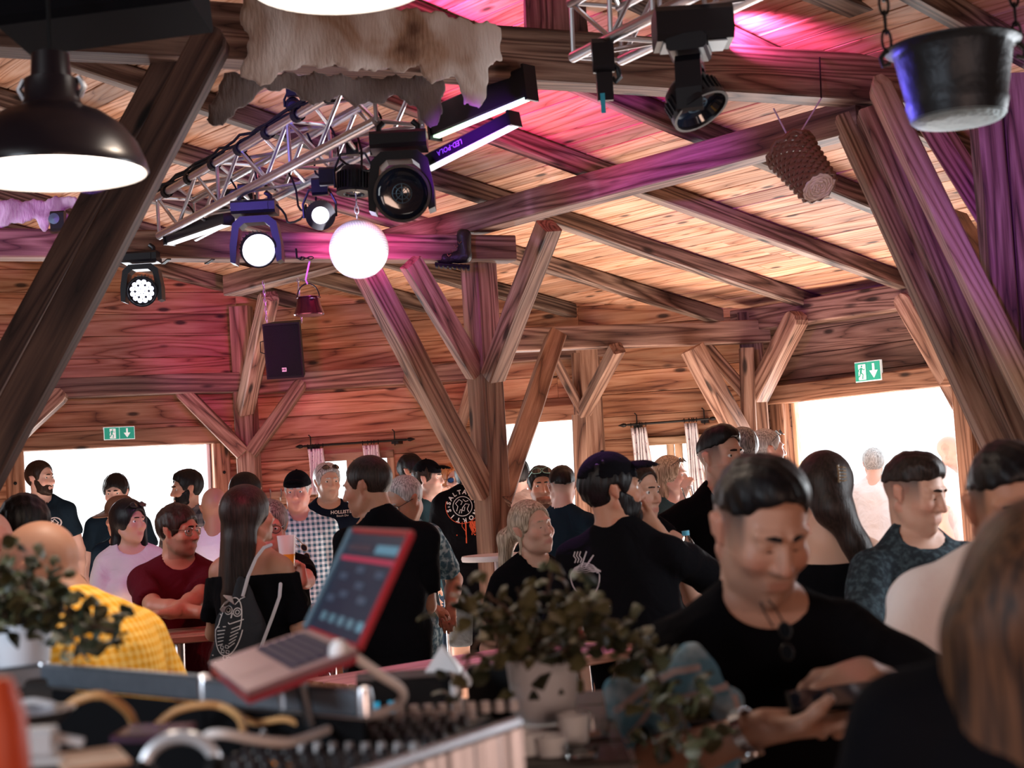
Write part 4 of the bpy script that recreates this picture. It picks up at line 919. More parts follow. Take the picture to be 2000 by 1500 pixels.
A_('man with faded hair and dark glasses in a blue-black polo shirt seen from behind', 1098, 950, 9.1, 150, hy=35, skin='pale', top=C_navy2, neck='collar', sleeve=.8, hair='fade', hm=H_black, glasses=dict(kind='dark'), bottom=C_jeans, hemz=-.92,
   L=dict(at=(.24, -.05, -.70), pole=(.6, .8, 0)), R=dict(at=(-.1, -.35, -.45)))
A_('smiling blonde woman drinking from a glass by the right window', 1312, 930, 9.7, 40, hy=28, fem=True, skin='pale', top=C_teal, hair='long', hm=H_blond, hl=.085, glasses=dict(kind='dark', up=1), sleeve=.85,
   hx=[((-.06, .03, 0), (-.075, .01, -.20), .04, .035), ((0, .06, 0), (0, .06, -.22), .07, .045), ((.07, .02, -.02), (.085, -.02, -.2), .028, .025)],
   R=dict(px=(1336, 962, 9.45), d=(.35, -.1, .9), pn=(1, .1, -.3), pole=(-.3, 0, -1), curl=.8), L=dict(at=(.08, -.3, -.45)))
A_('grey-haired man with sunglasses on his head lit by the right doorway', 1500, 878, 9.6, 160, hy=-60, skin='pale', top=C_white, hair='crop', hm=H_grey, glasses=dict(kind='dark', up=1), s=1.05)
A_('grey-haired man in white standing outside the right doorway', 1706, 905, 12.6, 150, hy=20, skin='pale', top=C_white, hair='short', hm=H_grey, bottom=C_cream, legs=True)
A_('tall fair man in a white shirt outside the right doorway', 1858, 882, 11.6, 60, hy=-10, skin='pale', top=C_white, hair='bald', bottom=C_cream)
A_('curly-haired person glimpsed behind the tall young man', 1452, 878, 9.0, 180, skin='pale', top=C_black, hair='short', hm=H_salt, quiff=.01)
# --- middle distance
A_('person with tied dark hair behind the bald man in yellow', 52, 1034, 5.6, 170, skin='mid', top=C_black, hair='short', hm=H_black)
A_('person with a shaved head at the left edge', -22, 1066, 5.0, 150, skin='red', top=C_maroon, hair='bald')
wblon = A_('blonde woman in a black shirt in front of the central post', 1040, 1032, 6.9, 26, hy=14, hp=-6, hr=-6, fem=True, s=1.02, skin='fair', top=C_black, neck='collar', hair='pony', hm=H_blond, hl=.078, lid=1, lean=(-.02, .03),
   hx=[((-.02, .09, .0), (-.07, .12, -.04), .03, .04), ((-.07, .12, -.04), (-.10, .11, -.20), .04, .025), ((-.06, .0, .01), (-.075, -.02, -.11), .012, .006)])
mramen = A_('bearded man in a black cap and t-shirt with a ramen bowl print', 1198, 958, 5.6, 160, hy=-62, hp=-2, s=1.05, g=1.08, skin='tan', top=C_black, sleeve=.85, hair='short', hm=H_black, beard=.006, cap=dict(brim=.09, tilt=-4), hemz=-.95, vc=.010, lean=(-.10, .0),
   R=dict(px=(1288, 1046, 5.66), d=(.52, .28, .72), pn=(.59, -.74, .2), pole=(-.97, -.25, -1), curl=.16, spread=.3), L=dict(at=(.16, -.25, -.55)))
A_('woman in a black strappy top whose face shows beside the black cap', 1246, 962, 6.3, -30, hy=78, hp=4, fem=True, s=1.0, skin='fair', top=C_black, neck='tank', sleeve=0, hair='pony', hm=H_brown, hx=[],
   L=dict(px=(1330, 1122, 5.9), d=(.9, -.1, .1), pole=(.2, .3, -1), curl=.6))
mtall = A_('tall young man with dark swept hair in a black t-shirt', 1410, 893, 6.95, 25, hy=14, s=1.12, sh=1.08, skin='fair', top=C_black, sleeve=.62, hair='fade', hm=H_black, quiff=.014, hl=.08, stubble=.12,
   R=dict(px=(1335, 1128, 6.6), pole=(-1, .4, -.3), d=(.6, -.7, .2), curl=.8), L=dict(at=(.25, -.2, -.6)))
wclip = A_('bare-shouldered woman with long dark hair held by a claw clip', 1608, 958, 5.15, 172, hy=22, hp=0, fem=True, s=1.0, skin='fair', top=C_black, neck='off', sleeve=0, hair='long', hm=H_dbrown, hl=.085, hemz=-.9, lean=(.02, 0),
   hx=[((0, .06, .02), (-.02, .09, -.06), .07, .065), ((-.03, .09, -.05), (-.10, .10, -.22), .055, .04), ((-.09, .10, -.18), (-.15, .09, -.33), .04, .022)])
myoung = A_('young man with short dark hair in a charcoal t-shirt looking down right', 1788, 962, 4.75, 22, hy=22, hp=14, s=1.0, sh=1.02, skin='fair', top=C_char, sleeve=.9, hair='fade', hm=H_dbrown, hl=.066, lid=1, quiff=.006, hemz=-.98, bottom=C_grey, stubble=.08,
   R=dict(px=(1690, 1395, 4.3), d=(.4, -.9, -.1), pole=(-1, .3, -.2), curl=.8), L=dict(at=(.24, -.18, -.66), pole=(1, .3, 0)))
# --- near people
mbald = A_('bald man in a bright yellow waffle shirt at the left behind the plant', 78, 1122, 3.7, -112, hy=8, hp=30, s=1.04, g=1.08, skin='tan', top=C_yellow, neck='collar', sleeve=.9, hair='bald', hunch=(0, .11, .06), lean=(.02, .13), vb=.0065,
   R=dict(at=(-.2, .0, -.6)), L=dict(at=(.1, -.2, -.55)))
mfg = A_('man in a black t-shirt looking down at a phone in his hands in the foreground', 1487, 1030, 2.68, 8, hy=10, hp=27, hr=0, s=1.0, sh=.98, g=1.0, hunch=(0, .03, .01), skin='mid', top=C_black, sleeve=.97, hair='fade', hm=H_black, hl=.086, quiff=.008, lid=1, vb=.0048, vc=.007, hemz=-1.0, stubble=.2, lean=(-.02, .05),
   R=dict(px=(1492, 1420, 2.36), d=(1, -.12, .06), pn=(0, -.25, 1), pole=(-.9, .4, -.5), curl=.16, thumb=.95, fc=(.1, .12, .16, .22)),
   L=dict(px=(1686, 1318, 2.44), d=(-.72, -.45, -.34), pn=(-.35, .45, -.8), pole=(.7, 1, -.2), curl=.62, thumb=.6, fc=(.35, .62, .75, .8)))
mwhite = A_('man in a white t-shirt at the right edge holding a cup', 1978, 990, 3.05, -12, hy=6, hp=14, s=1.05, sh=1.05, g=1.08, hunch=(0, .03, .045), skin='tan', top=C_white, sleeve=.95, hair='fade', hm=H_black, hl=.07, lid=1, vb=.0065, vc=.009,
   R=dict(px=(1850, 1415, 2.7), d=(-.75, -.3, .2), pn=(.3, .2, -1), pole=(-.3, .6, -1), curl=.75, thumb=.8))
wfg = A_('woman with long sleek light brown hair at the right edge in the foreground', 2058, 1238, 1.5, 165, hy=10, hp=0, fem=True, s=1.0, skin='fair', top=C_black, hair='long', hm=H_light, hl=.09, hunch=(0, 0, .12), vb=.006, vc=.008, legs=True,
   hx=[((0, .05, 0), (.0, .075, -.42), .090, .07, .8), ((.06, .04, 0), (.085, .05, -.40), .045, .04), ((-.06, .04, 0), (-.085, .05, -.40), .045, .04)])
# ------------------------------------------------------------------ print helpers (flat print laid on cloth)
def ribbon2(pts, w, closed=False):               # a 2-D stroke as quads
    v = []; f = []; n = len(pts); P = [Vector((p[0], p[1])) for p in pts]
    for i, p in enumerate(P):
        a = P[(i-1) % n] if (closed or i > 0) else p; b = P[(i+1) % n] if (closed or i < n-1) else p
        t = (b-a); t = t.normalized() if t.length > 0 else Vector((1, 0)); q = Vector((-t.y, t.x))*w/2
        v += [p+q, p-q]
    for i in range(n if closed else n-1):
        j = (i+1) % n; f.append((2*i, 2*i+1, 2*j+1, 2*j))
    return v, f
def circ(cx, cy, r, n=28, a0=0, a1=360): return [(cx+r*math.cos(math.radians(a0+(a1-a0)*i/n)), cy+r*math.sin(math.radians(a0+(a1-a0)*i/n))) for i in range(n+1)]
def text2(txt, size, align='CENTER', bold=0.0):
    cu_ = bpy.data.curves.new('t', 'FONT'); cu_.body = txt; cu_.size = size; cu_.align_x = align; cu_.align_y = 'CENTER'; cu_.offset = bold; cu_.resolution_u = 2
    o = bpy.data.objects.new('t', cu_); C.objects.link(o); dg = bpy.context.evaluated_depsgraph_get(); me = bpy.data.meshes.new_from_object(o.evaluated_get(dg))
    v = [Vector((p.co.x, p.co.y)) for p in me.vertices]; f = [tuple(p.vertices) for p in me.polygons]
    bpy.data.objects.remove(o); bpy.data.curves.remove(cu_); return v, f
def lay(name, strokes, target, origin, right, up, mat, off=.0025):
    """lays 2-D strokes on to the surface of a mesh object by shooting each point at it"""
    bpy.context.view_layer.update(); Mw = target.matrix_world; bvh = BVHTree.FromPolygons([Mw @ v.co for v in target.data.vertices], [tuple(p.vertices) for p in target.data.polygons])
    right = Vector(right).normalized(); up = Vector(up).normalized(); nrm = right.cross(up).normalized(); mb = MB()
    for v, f in strokes:
        V = []
        for p in v:
            o = Vector(origin)+right*p[0]+up*p[1]; h = bvh.ray_cast(o+nrm*.5, -nrm)
            V.append((h[0]+nrm*off) if h[0] is not None else o)
        mb.add(V, f)
    inv = Mw.inverted(); mb.v = [inv @ a for a in mb.v]
    return mb.obj(name, mat, target)
M_ink = simple('white_print_ink', (.72, .70, .72), .7); M_redink = simple('red_print_ink', (.75, .10, .03), .7); M_greyink = simple('grey_print_ink', (.42, .38, .40), .8)
vr = cr.copy(); vr.z = 0; vr.normalize()
# band shirt
o_ = W(905, 988, 10.2)+Vector((0, -.1, 0)); st_ = []
def arc_text(txt, R_, a0, a1, size, flip=False):
    n = len(txt)
    for i, chh in enumerate(txt):
        a = math.radians(a0+(a1-a0)*i/(n-1)); v, f = text2(chh, size, bold=.0012); th = a-PI/2 if not flip else a+PI/2
        st_.append(([Vector((R_*math.cos(a)+p.x*math.cos(th)-p.y*math.sin(th), R_*math.sin(a)+p.x*math.sin(th)+p.y*math.cos(th))) for p in v], f))
arc_text('SALTATIO', .092, 165, 15, .040); arc_text('MORTIS', .092, -28, -165, .040)
for a in (-180, -8): st_.append(ribbon2([(.09*math.cos(math.radians(a))-.007, .09*math.sin(math.radians(a))), (.09*math.cos(math.radians(a))+.007, .09*math.sin(math.radians(a)))], .005))
st_.append(ribbon2(circ(0, 0, .063), .004, False))
for q in ([(-.04, -.03), (-.03, .0), (-.045, .02), (-.02, .045), (.0, .03), (-.01, .01)], [(-.01, -.045), (0, -.01), (.02, .015), (.045, .01), (.03, -.02), (.04, -.04)], [(-.025, -.045), (-.015, -.02), (.01, -.03), (.015, -.005)], [(.005, .045), (.02, .03), (.04, .035)]):
    st_.append(ribbon2(q, .0045))
lay('back_print', st_, mband['top'], o_, vr, (0, 0, 1), M_ink)
st_ = [ribbon2([(.015, -.10), (.013, -.24)], .008), ribbon2([(-.05, -.185), (.075, -.188)], .008), ribbon2(circ(0, 0, .112, 26, 20, -200), .003)]
for k in range(14):
    x = .02+random.uniform(-.03, .06); st_.append(ribbon2([(x, -.10), (x+random.uniform(-.015, .02), -.13), (x+random.uniform(-.02, .03), -.15-random.random()*.04)], .0035))
lay('red_cross_print', st_, mband['top'], o_, vr, (0, 0, 1), M_redink)
# ramen bowl on the back of the shirt of the man in the black cap
o_ = W(1143, 1125, 5.5); st_ = [ribbon2([(-.045, .012), (.048, .010), (.050, 0)]+[(.05*math.cos(math.radians(-a)), .0+.075*math.sin(math.radians(-a))) for a in range(0, 181, 15)]+[(-.05, 0), (-.045, .012)], .0045)]
for i in range(6): st_.append(ribbon2([(-.045+.1*j/8, .014+.006*i*math.sin(PI*j/8)+.002*math.sin(9*j+i)) for j in range(9)], .0028))
st_ += [ribbon2([(-.01, .03), (.012, .085)], .005), ribbon2([(.004, .03), (.035, .072)], .005)]
for x in (-.032, -.022, -.012): st_.append(ribbon2([(x, .045), (x+.006, .058), (x-.002, .070), (x+.004, .085)], .004))
st_ += [ribbon2([(.04, -.125), (.062, -.100)], .004), ribbon2([(.045, -.100), (.06, -.122)], .004), ribbon2([(.066, -.110), (.082, -.108)], .003)]
lay('bowl_print', st_, mramen['top'], o_, vr, (0, 0, 1), M_greyink)
# chest lettering
o_ = W(668, 1000, 10.0); lay('chest_print', [text2('HOLLISTER', .030, bold=.0008), ([p+Vector((0, -.024)) for p in text2('Beach Div', .018)[0]], text2('Beach Div', .018)[1])], mhol['top'], o_, vr, (0, 0, 1), M_ink)
o_ = W(95, 1022, 10.4); lay('chest_print', [ribbon2(circ(0, 0, .035, 16), .007), ribbon2([(-.02, .0), (0, .025), (.02, .0), (0, -.03), (-.02, 0)], .007), ribbon2([(-.02, .02), (.02, -.02)], .006)], pony['top'], o_, vr, (0, 0, 1), M_ink)
# ------------------------------------------------------------------ things people carry
def onhand(P, key, f=.085):
    S, E, T, fd, pn, spec, sg = P['arms'][key]; q = T+fd*f; M = P['root'].matrix_basis; return M @ Vector(q)
def cup(loc, label, r=.037, h=.13, fill=None, tilt=(0, 0), frac=.45, cat='cup', n=20):
    e = empty('drinking_cup', loc, 0, label, cat); e.rotation_euler = (*tilt, 0)
    MB().lathe([(r*.72, 0), (r*.72, .004), (r, h), (r+.002, h), (r+.002, h-.004), (r*.76, .0)], n).obj('cup_wall', M_glass, e, True)
    if fill is not None: MB().lathe([(.001, .006), (r*.70, .006), (r*(.72+.26*frac), h*frac), (.001, h*frac)], n).obj('drink', fill, e, True)
    return e
M_beer = simple('beer', (.85, .42, .04), .15, 0, .5, emit=(.6, .28, .02), es=.0); M_foam = simple('beer_foam', (.85, .83, .80), .8)
M_frost = simple('frosted_cup', (.80, .86, .90), .35)
c = W(563, 1121, 6.62); e = empty('beer_cup', c, 0, 'beer cup with foam held up beside the woman with the drawstring bag', 'cup')
MB().lathe([(.001, 0), (.026, 0), (.034, .085), (.001, .085)], 20).obj('drink', M_beer, e, True); MB().lathe([(.034, .085), (.041, .165), (.0405, .165), (.034, .09)], 20).obj('cup_wall', M_frost, e, True)
c = W(1350, 985, 9.35); cup(c, 'clear glass at the mouth of the smiling blonde woman', r=.034, h=.11, tilt=(0, -.2), cat='glass')
c = W(1782, 1462, 2.55); e = cup(c, 'clear plastic cup with a little drink left, held by the man in white', r=.038, h=.085, fill=M_foam, frac=.5)
# water bottle
c = W(1352, 1128, 5.85); e = empty('water_bottle', c, 0, 'clear plastic water bottle with a light blue cap', 'bottle'); e.rotation_euler = (0, -.08, 0)
MB().lathe([(.001, 0), (.026, .0), (.029, .01), (.030, .04), (.024, .058), (.030, .076), (.030, .11), (.026, .13), (.012, .155), (.012, .165)], 18).obj('bottle_body', M_glass, e, True)
MB().lathe([(.014, .160), (.014, .178), (.001, .178)], 14).obj('bottle_cap', simple('light_blue_plastic', (.08, .5, .75), .4), e, True)
# white plate / tray behind it
c = W(1322, 1112, 6.2); t_ = MB().box((0, 0, 0), (.10, .07, .006)).obj('paper_tray', M_white); t_.location = c; t_.rotation_euler = (.9, 0, .3); tag(t_, 'small white tray behind the water bottle', 'tray')
# phone and watch of the man in the foreground
hR = onhand(mfg, 'R', .095)
ph = MB().box((0, 0, 0), (.145, .072, .009), ch=.003).obj('phone', M_black); ph.location = hR+Vector((.018, .004, .030)); ph.rotation_euler = (math.radians(18), math.radians(-4), math.radians(-6))
tag(ph, 'dark phone lying in the hand of the man in the foreground', 'phone')
scn = MB().box((0, 0, .005), (.135, .064, .0008)).obj('screen', simple('phone_screen', (.01, .012, .02), .05), ph)
S, E, T, fd, pn, spec, sg = mfg['arms']['R']; Mr = mfg['root'].matrix_basis; Tw = Mr @ Vector(T-fd*.028); Ew = Mr @ Vector(E); ax_ = (Tw-Ew).normalized(); Rw = frame_from(ax_)
wt = empty('wristwatch', Tw, 0, 'silver wristwatch with a chunky steel band on the foreground man', 'watch'); M_steel = simple('watch_steel', (.75, .75, .78), .22, 1)
for k in range(16):
    a = 2*PI*k/16; q = Rw @ Vector((0, .031*math.cos(a), .031*math.sin(a)))
    o = MB().box((0, 0, 0), (.018, .0035, .0115), ch=.001).obj('band_link', M_steel, wt); o.location = q; o.rotation_euler = (Rw @ Matrix.Rotation(a, 3, 'X')).to_euler()
q = Rw @ Vector((0, .0, -.036)); q2_ = Rw @ Vector((0, -.012, -.034))
o = MB().lathe([(.019, 0), (.020, .004), (.018, .009), (.001, .009)], 20).obj('watch_case', M_steel, wt, True); o.location = q2_; o.rotation_euler = (Rw @ Matrix.Rotation(PI, 3, 'X')).to_euler()
o = MB().lathe([(.016, 0.0092), (.001, .0095)], 20).obj('dial', M_black, wt); o.location = q2_; o.rotation_euler = (Rw @ Matrix.Rotation(PI, 3, 'X')).to_euler()
def hung_glasses(P, px, py, Y, label, gold=False, sc=1.0, rz=0):
    c = W(px, py, Y); e = empty('hanging_sunglasses', c, 0, label, 'sunglasses'); mb = MB(); ml = MB()
    for q in (-1, 1):
        pts = [Vector((.006*q+.020*math.cos(a)*.8, -.004, q*.027+.022*math.sin(a)))*sc for a in [2*PI*i/12 for i in range(12)]]; mb.tube(pts, .0022*sc, 6, closed=True); ml.add(pts, [tuple(range(12))])
    mb.tube([Vector((.01, 0, .045))*sc, Vector((.0, .0, .09))*sc, Vector((-.01, .004, .115))*sc], .0024*sc, 6); mb.tube([Vector((-.02, 0, .045))*sc, Vector((-.03, .0, .09))*sc, Vector((-.03, .004, .115))*sc], .0024*sc, 6)
    mb.obj('spectacle_frame', simple('tortoise_frame', (.20, .10, .04), .3) if gold else M_frameb, e, True); ml.obj('lens', M_lens, e); e.rotation_euler = (0, rz, 0); return e
hung_glasses(mcap, 597, 1078, 9.30, 'sunglasses hanging on the checked shirt', True, 1.0, -.5)
hung_glasses(mfg, 1535, 1252, 2.47, 'dark sunglasses hanging from the neck of the black t-shirt in front', False, .62, -.25)
# cord necklace of the ponytail man, strap of the woman's bag, pendant
mb = MB(); mb.tube([W(52+i*5, 985+28*math.sin(PI*i/8)-0.5*i, 10.40-.04*math.sin(PI*i/8)) for i in range(9)], .004, 5); o = mb.obj('necklace', M_black); tag(o, 'dark cord necklace around the neck of the ponytail man', 'necklace')
# drawstring bag on the back of the dark-haired woman
bc = W(462, 1222, 6.12); Fb = Fld((-.2, -.12, -.28), (.2, .12, .26), .010)
Fb.cap((-.005, .02, -.17), (.012, 0, -.02), .115, .095, k=.03, sy=.5).cap((.012, 0, -.02), (.035, 0, .17), .095, .022, k=.03, sy=.6).wob(lambda x, y, z: .004*np.sin(40*x+25*z)+.003*np.sin(60*x-20*z+40*z*x*8)*np.clip((z+.05)*6, 0, 1))
M_bag = cloth('dark_grey_bag_cloth', (.035, .038, .045)); e = empty('drawstring_bag', bc, 0, 'dark grey drawstring bag with a white owl print and cord straps', 'bag')
bo = link('bag_cloth', Fb.mesh('bag'), M_bag, e); M_cord = simple('grey_cord', (.55, .55, .60), .8)
for pts in ([W(474, 1165, 6.08), W(485, 1125, 6.10), W(500, 1090, 6.13), W(515, 1070, 6.15), W(530, 1064, 6.2)], [W(497, 1298, 6.08), W(515, 1250, 6.08), W(532, 1205, 6.1), W(546, 1165, 6.14), W(548, 1140, 6.2)]):
    MB().tube([p-bc for p in pts], .0075, 6).obj('strap', M_cord, e, True)
st_ = [ribbon2(circ(0, 0, .065, 24), .004)]
body = [(.055*math.cos(a)*(1.0 if math.sin(a) < 0 else .8), .115*math.sin(a)) for a in [2*PI*i/30 for i in range(31)]]; st_ = [ribbon2(body, .004)]
for q in (-1, 1): st_ += [ribbon2(circ(q*.019, .062, .016, 14), .0035), ribbon2(circ(q*.019, .062, .008, 10), .003), ribbon2([(q*.002, .088), (q*.02, .115), (q*.035, .125)], .0035)]
st_ += [ribbon2([(0, .055), (0, .035)], .005), ribbon2([(-.05, .04), (0, .012), (.05, .04)], .004)]
for i in range(6): st_ += [ribbon2([(.012+.0*i, -.005-.015*i), (.045-.002*i, .015-.014*i)], .0032), ribbon2([(-.012, .0-.014*i), (-.048+.003*i, -.012-.014*i)], .0032)]
for x, y in ((-.014, -.085), (.006, -.078), (-.008, -.100), (.012, -.098)): st_.append(ribbon2([(x-.006, y-.005), (x+.006, y-.005), (x+.006, y+.006), (x-.006, y+.006), (x-.006, y-.005)], .003))
for i in range(4): st_.append(ribbon2(circ(.005+.016*i, -.122, .008, 10), .003))
st_ += [ribbon2([(-.05, -.125), (.06, -.128), (.075, -.11), (.08, -.085)], .004), ribbon2(circ(.088, -.105, .003, 6), .004)]
v_, f_ = text2('STEN', .026, bold=.0006); st_.append(([p+Vector((-.005, -.155)) for p in v_], f_))
ang = -.42; rt = vr*math.cos(ang)-Vector((0, 0, 1))*math.sin(ang)*-1
lay('owl_print', st_, bo, W(441, 1228, 6.0), (vr*math.cos(.25)+Vector((0, 0, -1))*math.sin(.25)), (vr*math.sin(.25)+Vector((0, 0, 1))*math.cos(.25)), M_ink, .003)
# hair clip
c = W(1642, 925, 5.02); e = empty('claw_clip', c, 0, 'amber claw clip in the long dark hair', 'hair clip'); mb = MB()
for i in range(5): mb.tube([Vector((-.01, 0, .022-.011*i)), Vector((.006, -.014, .02-.011*i)), Vector((.016, -.004, .018-.010*i))], .0026, 6)
mb.tube([Vector((-.008, -.002, .028)), Vector((-.006, -.006, 0)), Vector((-.008, -.002, -.028))], .004, 6); mb.obj('clip_teeth', simple('amber_plastic', (.25, .17, .10), .25), e, True)
# ------------------------------------------------------------------ disco ball
M_mirror = simple('mirror_tile', (.97, .96, 1.0), .40, .55); M_core = simple('ball_core', (.25, .25, .3), .5)
bc = W(701, 487, 6.3); Rb = .122; e = empty('disco_ball', bc, 0, 'mirrored disco ball shining white, hanging under the truss', 'disco ball')
MB().lathe([(Rb*.985*math.sin(PI*i/20)+1e-5, -Rb*.985*math.cos(PI*i/20)) for i in range(21)], 32).obj('ball', M_core, e, True)
mb = MB(); rows = 34
for i in range(rows):
    t0 = PI*(i+.06)/rows; t1 = PI*(i+.94)/rows; nn = max(4, int(2*PI*math.sin((t0+t1)/2)*rows/PI))
    for j in range(nn):
        a0 = 2*PI*(j+.06)/nn; a1 = 2*PI*(j+.94)/nn; q = [Vector((math.sin(t)*math.cos(a), math.sin(t)*math.sin(a), -math.cos(t)))*Rb*1.004 for t, a in ((t0, a0), (t0, a1), (t1, a1), (t1, a0))]
        mb.add(q, [(0, 1, 2, 3)])
o = mb.obj('mirror_tile', M_mirror, e); tag(o, kind='stuff')
mb = MB(); zt = W(695, 400, 6.3).z-bc.z
for k in range(3): mb.tube([Vector((.008*math.cos(a)*(k % 2), .008*math.cos(a)*((k+1) % 2), Rb+.018+.026*k+.018*math.sin(a))) for a in [2*PI*i/12 for i in range(12)]], .0025, 6, closed=True)
mb.tube([Vector((0, 0, Rb+.085)), Vector((0, 0, zt+.05))], .003, 6); mb.obj('chain', M_alu, e, True)
spot('ball_pin_light', bc+Vector((.35, -2.2, -.7)), bc, (.90, .86, 1), 1500, 6.4, .1)
spot('ball_pin_violet', bc+Vector((-.9, -1.9, -.5)), bc, (.62, .45, 1), 900, 6.6, .1)
# ------------------------------------------------------------------ trusses
def truss(name, A, B, sz, label, rm=.021, rd=.009, step=.25, tri=False):
    A = Vector(A); B = Vector(B); d = (B-A); L = d.length; R = frame_from(d); e = empty(name, A, 0, label, 'truss')
    cs = [(-.5, -.5), (.5, -.5), (.5, .5), (-.5, .5)]; cc = [R @ Vector((0, a*sz, b*sz)) for a, b in cs]; ax = R @ Vector((1, 0, 0))
    for c in cc: MB().tube([c, c+ax*L], rm, 12).obj('chord', M_alu, e, True)
    n = int(L/step)
    dm = None
    for k in range(4):
        c0_, c1_ = cc[k], cc[(k+1) % 4]
        for i in range(n):
            a = c0_+ax*(L*(i)/n) if i % 2 == 0 else c1_+ax*(L*i/n); b = c1_+ax*(L*(i+1)/n) if i % 2 == 0 else c0_+ax*(L*(i+1)/n)
            MB().tube([a, b], rd, 7).obj('lacing', M_alu, e, True)
    for i in range(0, n+1, max(1, n//3)):
        for k in range(4): MB().tube([cc[k]+ax*(L*i/n), cc[(k+1) % 4]+ax*(L*i/n)], rd, 7).obj('lacing', M_alu, e, True)
    return e, ax, cc, L
TRA = W(345, 425, 7.85); TRB = W(775, 192, 5.98)
tr, tax, tcc, tL = truss('lighting_truss', TRA, TRB, .20, 'long silver box truss carrying the stage lights')
tr2, tax2, tcc2, tL2 = truss('lighting_truss', W(1165, 62, 5.6), W(1640, -190, 4.2), .20, 'dark end of a silver truss in the top middle above the tie beam', step=.3)
# cables taped along the upper chord
for k in range(3):
    pts = [TRA+tcc[3]+tax*(tL*i/26)+Vector((random.uniform(-.01, .01), random.uniform(-.01, .01), .026+.012*k+random.uniform(-.008, .012))) for i in range(27)]
    tag(MB().tube(pts, .007, 6).obj('power_cable', M_black), ['thick black cable lying along the top of the truss', 'second black cable taped to the truss top', 'thin black cable looping above the truss top'][k], 'cable')
for i in range(7):
    c = TRA+tcc[3]+tax*(tL*(.06+.13*i)); o = MB().lathe([(.026, -.018), (.030, -.018), (.030, .018), (.026, .018)], 12, frame_from(tax) @ Matrix.Rotation(PI/2, 3, 'Y'), c-TRA).obj('velcro_tie', M_black, tr)
for i, (x0, y0, Y0, x1, y1, Y1, sag) in enumerate(((360, 395, 7.8, 420, 440, 7.5, .03), (450, 350, 7.3, 500, 380, 7.2, .10), (480, 300, 7.1, 540, 370, 7.0, .05), (560, 330, 6.8, 620, 385, 6.6, .12), (600, 260, 6.7, 640, 330, 6.6, .10), (640, 240, 6.5, 700, 330, 6.3, .06), (690, 250, 6.3, 735, 300, 6.1, .12), (540, 400, 6.9, 600, 400, 6.6, .08), (735, 215, 6.1, 760, 260, 6.0, .05))):
    a = W(x0, y0, Y0); b = W(x1, y1, Y1); pts = [a.lerp(b, t/10)+Vector((.012*math.sin(t), 0, -sag*math.sin(PI*t/10))) for t in range(11)]
    o = MB().tube(pts, .005, 6).obj('drooping_cable', M_black); tag(o, 'black cable drooping '+['at the left end of the truss', 'into the lit moving head', 'inside the truss above the lit moving head', 'beside the small round spotlight', 'in the middle of the truss', 'inside the truss above the finned spotlight', 'down to the large dark moving head', 'between the moving head and the small spotlight', 'near the top end of the truss'][i], 'cable', 'cables drooping in the truss')
